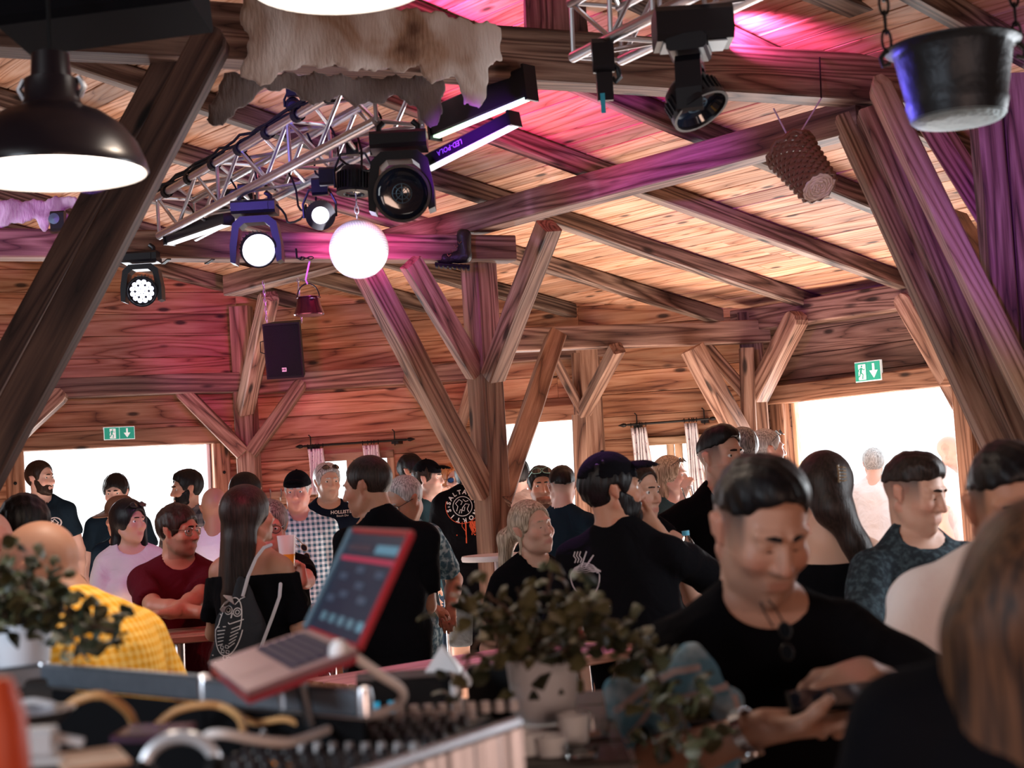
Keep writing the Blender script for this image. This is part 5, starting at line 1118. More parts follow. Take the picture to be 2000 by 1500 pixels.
# ------------------------------------------------------------------ stage lights
M_led = simple('lit_white_lens', (1, 1, 1), .3, emit=(.86, .84, 1), es=7); M_led2 = simple('lit_lens_cells', (.8, .8, 1), .3, emit=(.80, .82, 1), es=3.2)
M_blk = simple('stage_light_black', (.008, .008, .012), .36, 0, .35); M_dlens = simple('dark_glass_lens', (.01, .015, .03), .06, 0, .9); M_grille = simple('lens_grille', (.12, .20, .26), .4, .6)
def moving_head(c, aim, label, sz=.25, lens='lit', base_up=.0, yaw=0, lensR=None, body=None):
    c = Vector(c); e = empty('moving_head_light', c, 0, label, 'stage light'); h = sz/2; Ry = Matrix.Rotation(yaw, 3, 'Z')
    def T(p): return Ry @ Vector(p)
    top = h*1.25
    mb = MB().box(T((0, 0, top+h*.32)), (sz*.86, sz*.62, h*.52), Ry, ch=h*.10); mb.obj('base_housing', M_blk, e)
    mb = MB().box(T((0, -sz*.315, top+h*.32)), (sz*.6, .006, h*.30), Ry).obj('display_panel', M_blackm, e)
    for q in (-1, 1): MB().tube([T((q*sz*.30, 0, top+h*.58)), T((q*sz*.30, 0, top+h*.80)), T((q*sz*.30-.02*q, 0, top+h*.95))], .012, 8).obj('clamp', M_blackm, e, True)
    y = MB()
    pr = [(-1, .10), (-.86, .95), (-.55, 1.22), (.55, 1.22), (.86, .95), (1, .10), (1, -.55), (.80, -.62), (.72, .1), (.60, .78), (.38, .96), (-.38, .96), (-.60, .78), (-.72, .1), (-.80, -.62), (-1, -.55)]
    n = len(pr); y.add([T((a*h, s_*sz*.20, b*h)) for s_ in (-1, 1) for a, b in pr], [(i, (i+1) % n, n+(i+1) % n, n+i) for i in range(n)]+[(0, 1, 13, 14), (14, 15, 0), (1, 2, 12, 13), (2, 3, 10, 11), (2, 11, 12), (3, 4, 9, 10), (4, 5, 8, 9), (5, 6, 7, 8)]+[tuple(n+i for i in q[::-1]) for q in [(0, 1, 13, 14), (14, 15, 0), (1, 2, 12, 13), (2, 3, 10, 11), (2, 11, 12), (3, 4, 9, 10), (4, 5, 8, 9), (5, 6, 7, 8)]])
    y.obj('yoke', M_blk, e)
    a = (Vector(aim)-c).normalized(); Rh_ = frame_from(a) @ Matrix.Rotation(PI/2, 3, 'Y')     # lathe axis along the aim
    r = lensR or h*.66
    mb = MB().lathe([(.001, -h*.62), (r*.55, -h*.60), (r*.86, -h*.36), (r*.98, -h*.05), (r*1.0, h*.40), (r*1.06, h*.42), (r*1.06, h*.60), (r*.96, h*.60), (r*.93, h*.52)], 28, Rh_); mb.obj('head', M_blk, e, True)
    fn = MB()
    for i in range(28):
        an = 2*PI*i/28; fn.box(Rh_ @ Vector((r*.98*math.cos(an), r*.98*math.sin(an), h*.15)), (.012, .004, h*.5), Rh_ @ Matrix.Rotation(an, 3, 'Z'))
    fn.obj('cooling_fins', M_blackm, e)
    if lens == 'lit':
        MB().lathe([(r*.93, h*.50), (r*.6, h*.55), (.001, h*.57)], 28, Rh_).obj('lens', M_led, e, True)
    elif lens == 'cells':
        MB().lathe([(r*.93, h*.46), (.001, h*.46)], 28, Rh_).obj('lens', M_blk, e)
        pts = [(0, 0)]+[(.34*math.cos(k*PI/3), .34*math.sin(k*PI/3)) for k in range(6)]+[(.66*math.cos(k*PI/6+.26), .66*math.sin(k*PI/6+.26)) for k in range(12)]
        for x, y_ in pts:
            MB().lathe([(r*.17, 0), (r*.13, r*.06), (.001, r*.09)], 10, Rh_, Rh_ @ Vector((x*r, y_*r, h*.47))).obj('lens_cell', M_led2, e, True)
    else:
        MB().lathe([(r*.93, h*.50), (r*.80, h*.30), (r*.55, h*.26), (.001, h*.30)], 28, Rh_).obj('lens', M_dlens, e, True)
        g = MB()
        for rr in (.22, .36): g.tube([Rh_ @ Vector((r*rr*math.cos(t), r*rr*math.sin(t), h*.34)) for t in [2*PI*i/20 for i in range(20)]], .0018, 5, closed=True)
        for k in range(4):
            t = k*PI/4; g.tube([Rh_ @ Vector((r*.38*math.cos(t)*q, r*.38*math.sin(t)*q, h*.34)) for q in (-1, 1)], .0015, 5)
        g.obj('lens_grille', M_grille, e, True)
    return e
moving_head(W(502, 485, 7.0), W(640, 640, 5.2), 'lit moving head light under the truss, left of the disco ball', .235, 'lit')
moving_head(W(785, 377, 5.9), W(800, 420, 4.0), 'large dark moving head light right of the disco ball chain', .255, 'dark', lensR=.104)
moving_head(W(279, 566, 8.02), W(150, 790, 5.5), 'moving head light with many lit cells under the tie beam at the left', .215, 'cells', lensR=.076)
moving_head(W(1352, 190, 4.75), W(1500, 420, 4.6), 'dark moving head light hanging in front of the tie beam near the top', .20, 'dark', lensR=.09, yaw=1.35)
mbx = MB().box((0, 0, 0), (.24, .17, .11), ch=.02).obj('ballast_box', M_blk); mbx.location = W(1352, 55, 4.75); tag(mbx, 'black control box above the dark moving head near the top', 'box')
MB().box((0, 0, -.06), (.20, .12, .004)).obj('pale_plate', simple('pale_plate', (.45, .5, .52), .5), mbx)
def par(c, aim, r, label, lit=True):
    c = Vector(c); e = empty('spotlight', c, 0, label, 'stage light'); a = (Vector(aim)-c).normalized(); R = frame_from(a) @ Matrix.Rotation(PI/2, 3, 'Y')
    MB().lathe([(.001, -r*1.0), (r*.7, -r*.95), (r*.92, -r*.6), (r*.95, r*.45), (r*1.05, r*.5), (r*1.05, r*.62), (r*.62, r*.66), (r*.58, r*.55)], 26, R).obj('can', M_blk, e, True)
    g = MB()
    for i in range(30):
        an = 2*PI*i/30; g.box(R @ Vector((r*.97*math.cos(an), r*.97*math.sin(an), -r*.1)), (r*.12, .0035, r*1.0), R @ Matrix.Rotation(an, 3, 'Z'))
    g.obj('cooling_fins', M_blackm, e)
    MB().lathe([(r*.60, r*.56), (r*.3, r*.62), (.001, r*.64)], 24, R).obj('lens', M_led if lit else M_dlens, e, True)
    MB().tube([Vector((-r*1.12, 0, -r*.2)), Vector((-r*1.15, 0, r*.8)), Vector((-r*.7, 0, r*1.75)), Vector((r*.7, 0, r*1.75)), Vector((r*1.15, 0, r*.8)), Vector((r*1.12, 0, -r*.2))], .006, 6).obj('bracket', M_blackm, e, True)
    MB().box(Vector((0, 0, r*2.0)), (.05, .04, .05)).obj('clamp', M_blk, e)
    return e
par(W(625, 419, 6.6), W(700, 560, 4.5), .062, 'small round lit spotlight between the moving head and the disco ball')
par(W(692, 358, 6.35), W(690, 700, 6.3), .072, 'finned round spotlight above the disco ball seen from behind', False)
par(W(572, 205, 6.7), W(560, 120, 8), .032, 'small black spotlight standing on top of the truss', False)
for i, (x, y, Y) in enumerate(((432, 395, 7.3), (480, 375, 7.1), (625, 365, 6.6), (740, 285, 6.0), (640, 345, 6.4), (455, 385, 7.2))):
    o = MB().box((0, 0, 0), (.07, .05, .075), ch=.01).obj('truss_clamp', M_blk); o.location = W(x, y, Y); MB().tube([Vector((.03, 0, .02)), Vector((.07, 0, .05))], .007, 6).obj('clamp_handle', M_blackm, o)
    tag(o, 'black clamp on the truss, '+['above the lit moving head, left one', 'above the lit moving head, right one', 'above the small round spotlight', 'above the large dark moving head', 'between the two round spotlights', 'above the lit moving head, middle one'][i], 'clamp', 'clamps on the truss')
M_ledbar = simple('lit_bar_strip', (1, 1, 1), .3, emit=(.92, .92, 1), es=1.6); M_ledgreen = simple('lit_green_white_strip', (1, 1, 1), .3, emit=(.62, 1, .66), es=1.5)
def led_bar(A, B, mat, label, w=.055, h=.09, cells=0):
    A = Vector(A); B = Vector(B); R = frame_from(B-A); L = (B-A).length; e = empty('led_bar', (A+B)/2, 0, label, 'light bar')
    MB().box(R @ Vector((0, 0, h/2)), (L, w, h), R, ch=.006).obj('bar_housing', M_blk, e)
    MB().box(R @ Vector((0, 0, -.004)), (L*.98, w*.62, .010), R).obj('lit_strip', mat, e)
    for q in (-1, 1): MB().box(R @ Vector((q*L*.49, 0, h*.45)), (.012, w*1.25, h*1.2), R).obj('end_bracket', M_blackm, e)
    return e
led_bar(W(848, 267, 6.3), W(1040, 187, 5.9), M_ledgreen, 'light bar with a greenish lit strip behind the cowhide', h=.12)
lb_ = led_bar(W(835, 330, 6.0), W(1008, 242, 5.7), M_ledbar, 'light bar with a white lit strip right of the large moving head', h=.05)
led_bar(W(330, 476, 7.75), W(448, 436, 7.4), M_ledbar, 'light bar with a pale strip under the left end of the truss', h=.06)
v_, f_ = text2('LED-POLA', .030); R_ = frame_from(W(1008, 242, 5.7)-W(835, 330, 6.0)); mb = MB(); mb.add([R_ @ Vector((-p.x-.08, -.030, .026-p.y)) for p in v_], f_); mb.obj('lettering', simple('grey_lettering', (.3, .35, .5), .5), lb_)
# hook motor with blue tape
e = empty('hoist_hook', W(1178, 120, 5.3), 0, 'black hoist hook with a strip of blue tape near the top middle', 'hook')
mb = MB().box((0, 0, .02), (.075, .06, .12), ch=.02).box((.0, 0, -.085), (.055, .05, .11), ch=.015); mb.tube([Vector((.02, 0, .0)), Vector((.05, 0, -.03)), Vector((.055, 0, -.06)), Vector((.04, 0, -.075)), Vector((.028, 0, -.06))], .010, 8); mb.obj('hook_body', M_blk, e, True)
MB().box((-.012, -.03, -.155), (.016, .003, .07)).obj('blue_tape', simple('blue_tape', (.02, .35, .5), .6), e)
# straps on the tie
for i, (x, lb) in enumerate(((323, 'dark strap around the tie beam under the left end of the truss'), (408, 'dark strap around the tie beam right of the dangling truss end'))):
    t = (x+30)/1028; c = Vector((TA.x, TA.y, tz)).lerp(Vector((TB.x, TB.y, tz)), t*.97+.0); q = W(x, 480, c.y); R = frame_from(TB-TA); o = MB().box((0, 0, 0), (.02, .158, .16), R).obj('ratchet_strap', M_black); o.location = (q.x, q.y, tz); tag(o, lb, 'strap')
# ------------------------------------------------------------------ hanging dome lamps
M_enamel = simple('black_enamel', (.014, .010, .014), .28); M_lampin = simple('lamp_diffuser', (1, .95, .9), .5, emit=(1, .88, .80), es=4.5); M_rim = simple('white_enamel_inside', (.9, .85, .8), .5)
def dome(c, r, label, cord=True):
    e = empty('dome_lamp', c, 0, label, 'lamp')
    MB().lathe([(r, 0), (r*1.01, .006), (r*.98, .03), (r*.90, .075), (r*.76, .115), (r*.56, .148), (r*.34, .168), (r*.30, .185), (r*.29, .235), (r*.22, .24), (r*.20, .30), (.02, .305)], 40).obj('lamp_shade', M_enamel, e, True)
    MB().lathe([(r*.985, .001), (r*.96, .03), (r*.88, .072), (r*.5, .135), (.001, .15)], 40).obj('shade_lining', M_rim, e, True)
    MB().lathe([(r*.93, .018), (.001, .016)], 40).obj('diffuser', M_lampin, e)
    if cord: MB().tube([Vector((0, 0, .30)), Vector((0, 0, 1.1))], .006, 6).obj('cord', M_black, e, True)
    for q in (-1, 1): MB().tube([Vector((q*r*.3, 0, .19)), Vector((q*r*.36, -.0, .215)), Vector((q*r*.3, 0, .24))], .008, 6).obj('wing_screw', M_alu, e, True)
    l = bpy.data.lights.new('lamp_bulb', 'SPOT'); l.energy = 30; l.color = (1, .78, .6); l.spot_size = math.radians(150); l.shadow_soft_size = .12; lo_ = bpy.data.objects.new('lamp_bulb', l); C.objects.link(lo_); lo_.parent = e; lo_.location = (0, 0, -.01)
    return e
dome(W(108, 342, 3.7), .222, 'big black dome lamp glowing white at the upper left')
dome(W(664, -24, 3.7), .222, 'black dome lamp cut by the top edge above the cowhide')
# black loudspeaker cabinet above the left lamp
c = W(205, 0, 4.0); sp_ = empty('ceiling_cabinet', c, 0, 'black loudspeaker cabinet hanging above the left dome lamp', 'loudspeaker')
MB().box((0, 0, .07), (.50, .32, .30), ch=.02).obj('cabinet', simple('matt_black_paint', (.006, .006, .008), .9, 0, .1), sp_); MB().lathe([(.07, 0), (.075, .006), (.055, .010), (.03, .002), (.001, .002)], 26, Matrix.Rotation(PI/2, 3, 'X'), (-.0, -.162, .04)).obj('driver', M_blackm, sp_, True)
MB().tube([Vector((.215, -.17, .10)), Vector((.285, -.17, -.02))], .007, 8).obj('corner_trim', simple('teal_edge', (.25, .42, .45), .4), sp_, True); sp_.rotation_euler = (0, math.radians(-4), 0)
MB().tube([Vector((0, 0, .2)), Vector((0, 0, .8))], .012, 6).obj('hanger', M_iron, sp_, True)
# ------------------------------------------------------------------ cauldron, basket, kettle, loudspeaker, boot
M_pot = simple('blackened_copper', (.02, .022, .026), .45, .5, bump=.4, bscale=25); M_potb = simple('tarnished_pot_bottom', (.30, .38, .40), .6, .2, bump=.8, bscale=60, vary=.25)
c = W(1872, 238, 3.6); e = empty('cauldron', c, 0, 'black cauldron with a grey-green bottom hanging at the upper right', 'cauldron')
MB().lathe([(.110, .006), (.116, .03), (.120, .045), (.118, .055), (.126, .10), (.138, .165), (.142, .172), (.158, .180), (.158, .184), (.140, .184), (.134, .172), (.11, .03), (.001, .02)], 40).obj('pot_wall', M_pot, e, True)
MB().lathe([(.001, -.006), (.07, -.004), (.100, .0), (.112, .010)], 40).obj('pot_bottom', M_potb, e, True)
for q in (-1, 1):
    MB().tube([Vector((q*.150, 0, .15)), Vector((q*.168, 0, .145)), Vector((q*.172, 0, .165)), Vector((q*.155, 0, .185))], .006, 8).obj('lug', M_iron, e, True)
    mb = MB()
    for k in range(3): mb.tube([Vector((q*.155, (.012 if k % 2 else .004)*math.cos(t), .205+.045*k+.028*math.sin(t)))+Vector(((.012 if not k % 2 else .004)*math.cos(t), 0, 0)) for t in [2*PI*i/12 for i in range(12)]], .0035, 6, closed=True)
    mb.tube([Vector((q*.155, 0, .30)), Vector((q*.13, 0, .40)), Vector((q*.02, 0, .62))], .005, 6); mb.obj('chain', M_iron, e, True)
spot('cauldron_blue_light', W(1560, 260, 3.9), W(1790, 160, 3.6), (.15, .12, 1), 12, 50, 1)
M_wick = simple('wicker', (.16, .065, .035), .55, bump=.3, bscale=120, vary=.3); M_wickl = simple('pale_wicker', (.72, .56, .42), .6, vary=.25)
c = W(1548, 300, 6.4); e = empty('wicker_basket', c, 0, 'woven wicker basket hanging upside down on cords from the tie beam', 'basket'); e.rotation_euler = (math.radians(-36), math.radians(-22), 0)
H_ = .225; n = 26
for i in range(15):
    z = -H_*i/14; r = .100-.022*i/14; mb = MB(); pts = [Vector(((r+.005*(-1)**(j+i))*math.cos(2*PI*j/(2*n)), (r+.005*(-1)**(j+i))*math.sin(2*PI*j/(2*n)), z)) for j in range(2*n)] if False else [Vector(((r+.0055*math.sin(PI*(j/2)+PI*i))*math.cos(2*PI*j/(2*n)), (r+.0055*math.sin(PI*(j/2)+PI*i))*math.sin(2*PI*j/(2*n)), z)) for j in range(2*n)]
    mb.tube(pts, .0088, 6, closed=True).obj('weave_row', M_wick, e, True)
mb = MB()
for j in range(n//2*1): a = 2*PI*j/13; mb.tube([Vector((.100*math.cos(a), .100*math.sin(a), .01)), Vector((.078*math.cos(a), .078*math.sin(a), -H_))], .004, 5)
mb.obj('stakes', M_wick, e, True)
mb = MB().tube([Vector((.105*math.cos(2*PI*j/24), .105*math.sin(2*PI*j/24), .012+.01*math.sin(j*2.1))) for j in range(24)], .011, 7, closed=True); mb.obj('rim', M_wick, e, True)
mb = MB().tube([Vector(((.074*(1-j/74))*math.cos(j*.55), (.074*(1-j/74))*math.sin(j*.55), -H_-.004+.004*math.sin(j*2.4))) for j in range(73)], .0062, 6); mb.obj('bottom_coil', M_wickl, e, True)
for (x0, y0, Y0) in ((1511, 212, 6.45), (1604, 192, 6.5)):
    a = W(x0, y0, Y0); b = W(1548, 284, 6.4); place(MB().tube([a, b], .0035, 6).obj('hanging_cord', simple('lilac_cord', (.55, .40, .60), .8)), Matrix.Identity(4), e)
o = MB().tube([W(1601, 112, 6.58), W(1604, 192, 6.52)], .0035, 6).obj('hanging_cord', M_iron); place(o, Matrix.Identity(4), e)
M_copper = simple('dark_copper', (.16, .04, .07), .22, .9)
c = W(604, 616, 8.5); e = empty('copper_kettle', c, 0, 'small copper kettle with a bail handle hanging on a pink cord', 'kettle')
MB().lathe([(.001, 0), (.080, .0), (.086, .006), (.070, .05), (.062, .095), (.070, .098), (.070, .102), (.060, .102), (.001, .10)], 28).obj('kettle_body', M_copper, e, True)
MB().tube([Vector((.062*math.cos(a), 0, .10+.068*math.sin(a)*1.15)) for a in [PI*i/12 for i in range(13)]], .0035, 6).obj('handle', M_iron, e, True)
MB().lathe([(.001, 0), (.016, 0), (.016, .004), (.001, .006)], 12, None, (.03, -.062, .085)).obj('rivet_plate', M_alu, e, True)
MB().tube([Vector((0, 0, .175)), Vector((-.01, 0, .20)), Vector((.02, -.02, .30)), Vector((.02, -.02, .40))], .0055, 6).obj('cord', simple('pink_cord', (.7, .4, .7), .8), e, True)
c = W(560, 682, 10.3); e = empty('loudspeaker', c, 0, 'black loudspeaker hanging on chains in front of the back wall', 'loudspeaker'); e.rotation_euler = (math.radians(10), 0, math.radians(-4))
MB().add([(x*w, y, z) for z in (-.185, .185) for (x, y, w) in ((-1, -.12, .125), (1, -.12, .125), (1, .10, .09), (-1, .10, .09))], [(0, 1, 2, 3), (7, 6, 5, 4), (0, 4, 5, 1), (1, 5, 6, 2), (2, 6, 7, 3), (3, 7, 4, 0)]).obj('cabinet', M_black, e)
MB().box((0, -.124, 0), (.228, .010, .345), ch=.004).obj('grille', simple('speaker_grille', (.003, .004, .008), .6, 0, .2, bump=.6, bscale=300), e)
o = MB().box((0, -.131, -.125), (.030, .003, .026)).obj('badge', M_white, e); v_, f_ = text2('HK', .020, bold=.0006); MB().add([Vector((p.x, -.134, p.y-.125)) for p in v_], f_).obj('badge_letters', M_black, o)
for q in (-1, 1):
    mb = MB()
    for k in range(10): mb.tube([Vector((q*.118+(.006 if k % 2 else .002)*math.cos(t), (.002 if k % 2 else .006)*math.cos(t), .185+.03*k+.018*math.sin(t))) for t in [2*PI*i/10 for i in range(10)]], .0028, 5, closed=True)
    mb.obj('chain', M_alu, e, True)
MB().tube([Vector((-.125, 0, .07)), Vector((-.175, 0, .06)), Vector((-.18, 0, -.01)), Vector((-.13, 0, -.03))], .004, 6).obj('cable', M_black, e, True)
c = W(893, 490, 8.75); G = Fld((-.16, -.08, -.13), (.14, .08, .13), .006)
G.cap((.03, 0, .09), (.045, 0, -.02), .042, .040, k=.02).cap((.045, 0, -.03), (-.06, 0, -.050), .036, .030, k=.02).ell((-.075, 0, -.052), (.045, .038, .030), k=.02).wob(lambda x, y, z: .002*np.sin(90*x+40*z))
e = empty('hiking_boot', c, 0, 'old black hiking boot hanging on the end of the tie beam', 'boot'); e.rotation_euler = (0, math.radians(8), 0)
link('boot_upper', G.mesh('boot'), simple('black_boot_leather', (.012, .010, .012), .5, bump=.5, bscale=50), e)
mb = MB().box((-.02, 0, -.088), (.20, .075, .018), ch=.006)
for i in range(8): mb.box((-.11+.026*i, 0, -.100), (.014, .07, .010))
mb.obj('sole', M_black, e)
for i in range(4): MB().tube([Vector((.0-.018*i, -.042, .05-.026*i)), Vector((.01-.018*i, -.05, .035-.026*i)), Vector((.022-.018*i, -.042, .05-.026*i))], .0025, 5).obj('lace', M_frame, e, True)
e = empty('chain_hook', W(590, 503, 8.1), 0, 'small rusty hook and chain links on the tie beam', 'hook')
mb = MB().tube([Vector((-.03, 0, .05)), Vector((-.028, 0, .0)), Vector((-.01, 0, -.01)), Vector((.0, 0, .005))], .006, 6)
for k in range(3): mb.tube([Vector((.0+.022*k+.016*math.cos(t), (.006 if k % 2 else .001)*math.sin(t), -.005+(.001 if k % 2 else .008)*math.sin(t))) for t in [2*PI*i/10 for i in range(10)]], .0028, 5, closed=True)
mb.obj('chain_links', M_iron, e, True)
# ------------------------------------------------------------------ hides draped over the beams
def fur(name, a, b, c_=None, sc=3.0):
    m, t, bs = nt(name); N = t.nodes; L = t.links.new; tc = N.new('ShaderNodeTexCoord'); n = N.new('ShaderNodeTexNoise'); n.inputs['Scale'].default_value = sc; n.inputs['Detail'].default_value = 3; n.inputs['Distortion'].default_value = .6
    L(tc.outputs['Object'], n.inputs['Vector']); r = N.new('ShaderNodeValToRGB'); e = r.color_ramp.elements; e[0].position = .42; e[0].color = (*a, 1); e[1].position = .62; e[1].color = (*b, 1)
    if c_: k = e.new(.34); k.color = (*c_, 1)
    L(n.outputs[0], r.inputs[0]); L(r.outputs[0], bs.inputs['Base Color']); bs.inputs['Roughness'].default_value = .85; bs.inputs['Sheen Weight'].default_value = .3
    mp = N.new('ShaderNodeMapping'); mp.inputs['Scale'].default_value = (90, 90, 22); L(tc.outputs['Object'], mp.inputs[0]); n2_ = N.new('ShaderNodeTexNoise'); n2_.inputs['Scale'].default_value = 1; n2_.inputs['Detail'].default_value = 5; L(mp.outputs[0], n2_.inputs['Vector'])
    bp = N.new('ShaderNodeBump'); bp.inputs['Strength'].default_value = .8; bp.inputs['Distance'].default_value = .01; L(n2_.outputs[0], bp.inputs['Height']); L(bp.outputs[0], bs.inputs['Normal']); return m
def hide(name, poly, Yf, th, mat, parent, origin, wav=.02, h=.011):
    """a skin cut to an outline and given thickness, folds and a ragged edge"""
    P = [W(x, y, Yf(x))-origin for x, y in poly]; dirv = (W(poly[0][0]+1000, 400, Yf(poly[0][0]+1000))-W(poly[0][0], 400, Yf(poly[0][0]))); dirv.z = 0; dirv.normalize(); nv_ = Vector((dirv.y, -dirv.x, 0))
    Q = np.array([(p.dot(dirv), p.z) for p in P]); dep = np.mean([p.dot(nv_) for p in P])
    lo = (Q[:, 0].min()-.05, -.09, Q[:, 1].min()-.05); hi = (Q[:, 0].max()+.05, .09, Q[:, 1].max()+.05); G = Fld(lo, hi, h)
    sl, x, y, z = G.sub(lo, hi); X = x[:, :, 0]+0*z[0, 0][None, :].reshape(1, -1); X = (x+0*z)[:, 0, :]; Z = (0*x+z)[:, 0, :]
    X2 = X+.006*np.sin(70*Z+9*X)+.004*np.sin(160*X); Z2 = Z+.007*np.sin(60*X)+.004*np.sin(170*X+3)
    d = np.full(X.shape, 9.0); ins = np.zeros(X.shape, bool); n = len(Q)
    for i in range(n):
        a = Q[i]; b = Q[(i+1) % n]; e = b-a; t = np.clip(((X2-a[0])*e[0]+(Z2-a[1])*e[1])/(e@e+1e-12), 0, 1); d = np.minimum(d, np.hypot(X2-a[0]-t*e[0], Z2-a[1]-t*e[1]))
        c1 = (a[1] > Z2) != (b[1] > Z2); xi = a[0]+(Z2-a[1])*e[0]/(e[1] if abs(e[1]) > 1e-9 else 1e-9); ins ^= c1 & (X2 < xi)
    sd = np.where(ins, -d, d)[:, None, :]; off = wav*(np.sin(11*x+6*z+1)*.6+np.sin(23*x-9*z)*.4)
    G.F[sl] = np.minimum(G.F[sl], np.sqrt(np.maximum(sd+th, 0)**2+(np.maximum(np.abs(y-off)-0, 0))**2)-th+np.minimum(np.maximum(sd+th, np.abs(y-off)-th*2), 0)*0)
    o = link(name, G.mesh('hide'), mat, parent); M = Matrix((dirv, -nv_, Vector((0, 0, 1)))).transposed().to_4x4(); M.translation = -0*nv_+nv_*dep; o.matrix_basis = M; return o
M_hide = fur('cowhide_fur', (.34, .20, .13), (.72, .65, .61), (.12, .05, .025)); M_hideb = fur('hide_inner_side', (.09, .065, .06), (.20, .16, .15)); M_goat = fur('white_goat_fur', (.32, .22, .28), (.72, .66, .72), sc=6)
def Yt(x): return 1/((1/5.30)+((1/6.52)-(1/5.30))*(x-423)/(1600-423))
org = W(700, 110, Yt(700)); ch_ = empty('cowhide', org, 0, 'brown and cream cowhide draped over the front tie beam', 'hide')
hide('hide_front', [(478, -20), (700, 0), (880, 30), (985, 48), (978, 75), (984, 112), (965, 122), (950, 150), (946, 188), (928, 216), (902, 208), (895, 165), (884, 145), (868, 160), (850, 163), (830, 150), (815, 132), (780, 140), (735, 134), (700, 141), (640, 133), (590, 131), (562, 138), (535, 160), (505, 166), (465, 150), (478, 120), (488, 80), (470, 40)], lambda x: Yt(x)-.10, .010, M_hide, ch_, org)
hide('hide_back', [(440, 140), (820, 150), (868, 160), (862, 200), (858, 245), (832, 248), (818, 215), (790, 195), (770, 188), (745, 200), (700, 205), (660, 190), (610, 212), (570, 178), (520, 176), (490, 196), (455, 230), (422, 248), (402, 242), (412, 205)], lambda x: Yt(x)+.12, .010, M_hideb, ch_, org)
org = W(70, 415, 7.7); gh = empty('goat_hide', org, 0, 'pale shaggy hide lying on the tie beam below the left lamp', 'hide')
hide('hide_front', [(-60, 385), (60, 392), (130, 380), (160, 392), (150, 412), (128, 405), (142, 440), (120, 425), (100, 430), (84, 452), (66, 430), (30, 440), (0, 445), (-60, 450)], lambda x: 7.75, .018, M_goat, gh, org, .03)
o = MB().box((0, 0, 0), (.07, .05, .10), ch=.01).obj('small_spot', M_blk); o.location = W(114, 432, 7.7); tag(o, 'small black light standing on the tie beam at the left', 'stage light')
MB().lathe([(.028, 0), (.001, .004)], 16, Matrix.Rotation(PI/2, 3, 'X'), (-.015, -.026, .01)).obj('lens', M_grille, o)
# ------------------------------------------------------------------ curtains, rods, exit signs, hooks
M_curt = cloth('white_curtain_linen', (.80, .76, .78)); M_deer = simple('dark_red_stag_print', (.22, .03, .04), .8)
def rod(x0, y0, x1, y1, brs, label):
    a, _ = on(BW0, BW1, x0, y0); b, _ = on(BW0, BW1, x1, y1); a = a+nB*.14; b = b+nB*.14; e = empty('curtain_rod', (a+b)/2, 0, label, 'curtain rod'); c = e.location
    MB().tube([a-c, b-c], .009, 8).obj('rod', M_iron, e, True)
    for q, s in ((a, -1), (b, 1)): MB().lathe([(.001, 0), (.012, .01), (.016, .03), (.001, .07)], 8, frame_from((b-a)*s) @ Matrix.Rotation(PI/2, 3, 'Y'), q-c).obj('finial', M_iron, e, True)
    for x in brs:
        q, _ = on(BW0, BW1, x, y0+(y1-y0)*(x-x0)/(x1-x0)); q = q+nB*.14-c; mb = MB().box(q-nB*.07+Vector((0, 0, -.012)), (.055, .14, .03), frame_from(dB)); mb.tube([q+Vector((0, 0, -.04)), q, q+Vector((0, 0, .07)), q+Vector((-.015, 0, .085))], .005, 6); mb.obj('bracket', M_iron, e)
    return e
rod(604, 872, 803, 859, (618, 780), 'black iron curtain rod over the left window'); rod(1229, 831, 1387, 819, (1248, 1378), 'black iron curtain rod over the right window')
def curtain(x0, x1, y, ybot, label, flare=0):
    a, _ = on(BW0, BW1, x0, y+(x0-x1)*0); b, _ = on(BW0, BW1, x1, y); bot = on(BW0, BW1, (x0+x1)/2, ybot)[0].z; e = empty('curtain', a+nB*.14, 0, label, 'curtain'); w = (b-a).length; h = a.z-bot; n = 44; m_ = 14; v = []; f = []
    def pt(s, t, o=0): return dB*(s*w*(1+flare*t)+.012*math.sin(3*t+s*5))+nB*(.022*math.sin(s*PI*9)*(1+.5*t)+o)+Vector((0, 0, -.02-h*t))
    for j in range(m_+1):
        for i in range(n+1): v.append(pt(i/n, j/m_))
    for j in range(m_):
        for i in range(n): k = j*(n+1)+i; f.append((k, k+1, k+n+2, k+n+1))
    o = MB().add(v, f).obj('curtain_cloth', M_curt, e, True); md = o.modifiers.new('s', 'SOLIDIFY'); md.thickness = .003
    mb = MB(); k = 0
    for jj in range(9):
        for ii in range(3):
            s, t = (ii+.5+.5*(jj % 2)*.6)/3.3, (jj+.6)/9.5; sg = 1 if (ii+jj) % 2 else -1
            for q in ([(-.016, 0), (-.004, .006), (.010, .004), (.018, .012)], [(-.014, 0), (-.018, -.014)], [(.008, .004), (.012, -.012)], [(.016, .012), (.014, .024)], [(-.006, .004), (-.008, -.010)]):
                rv, rf = ribbon2(q, .0045); mb.add([pt(s+sg*p.x/w, t+.0-p.y/h, .004) for p in rv], rf)
    mb.obj('stag_print', M_deer, e)
    for i in range(5):
        c = pt(i/4, 0)+Vector((0, 0, .022)); MB().tube([c+Vector((0, .012*math.cos(t), .016*math.sin(t))) for t in [2*PI*k/10 for k in range(10)]], .003, 5, closed=True).obj('curtain_ring', M_iron, e, True)
    return e
curtain(612, 644, 873, 960, 'left white curtain with small stags on the left window'); curtain(718, 751, 866, 985, 'right white curtain with small stags on the left window', .12)
curtain(1236, 1268, 832, 1010, 'left white curtain with small stags on the right window', .35); curtain(1339, 1366, 823, 1010, 'right white curtain with small stags on the right window', .25)
M_green = simple('exit_sign_green', (.02, .36, .24), .4, emit=(.02, .36, .24), es=.35); M_signw = simple('exit_sign_white', (.85, .9, .88), .4, emit=(.8, .88, .85), es=.45)
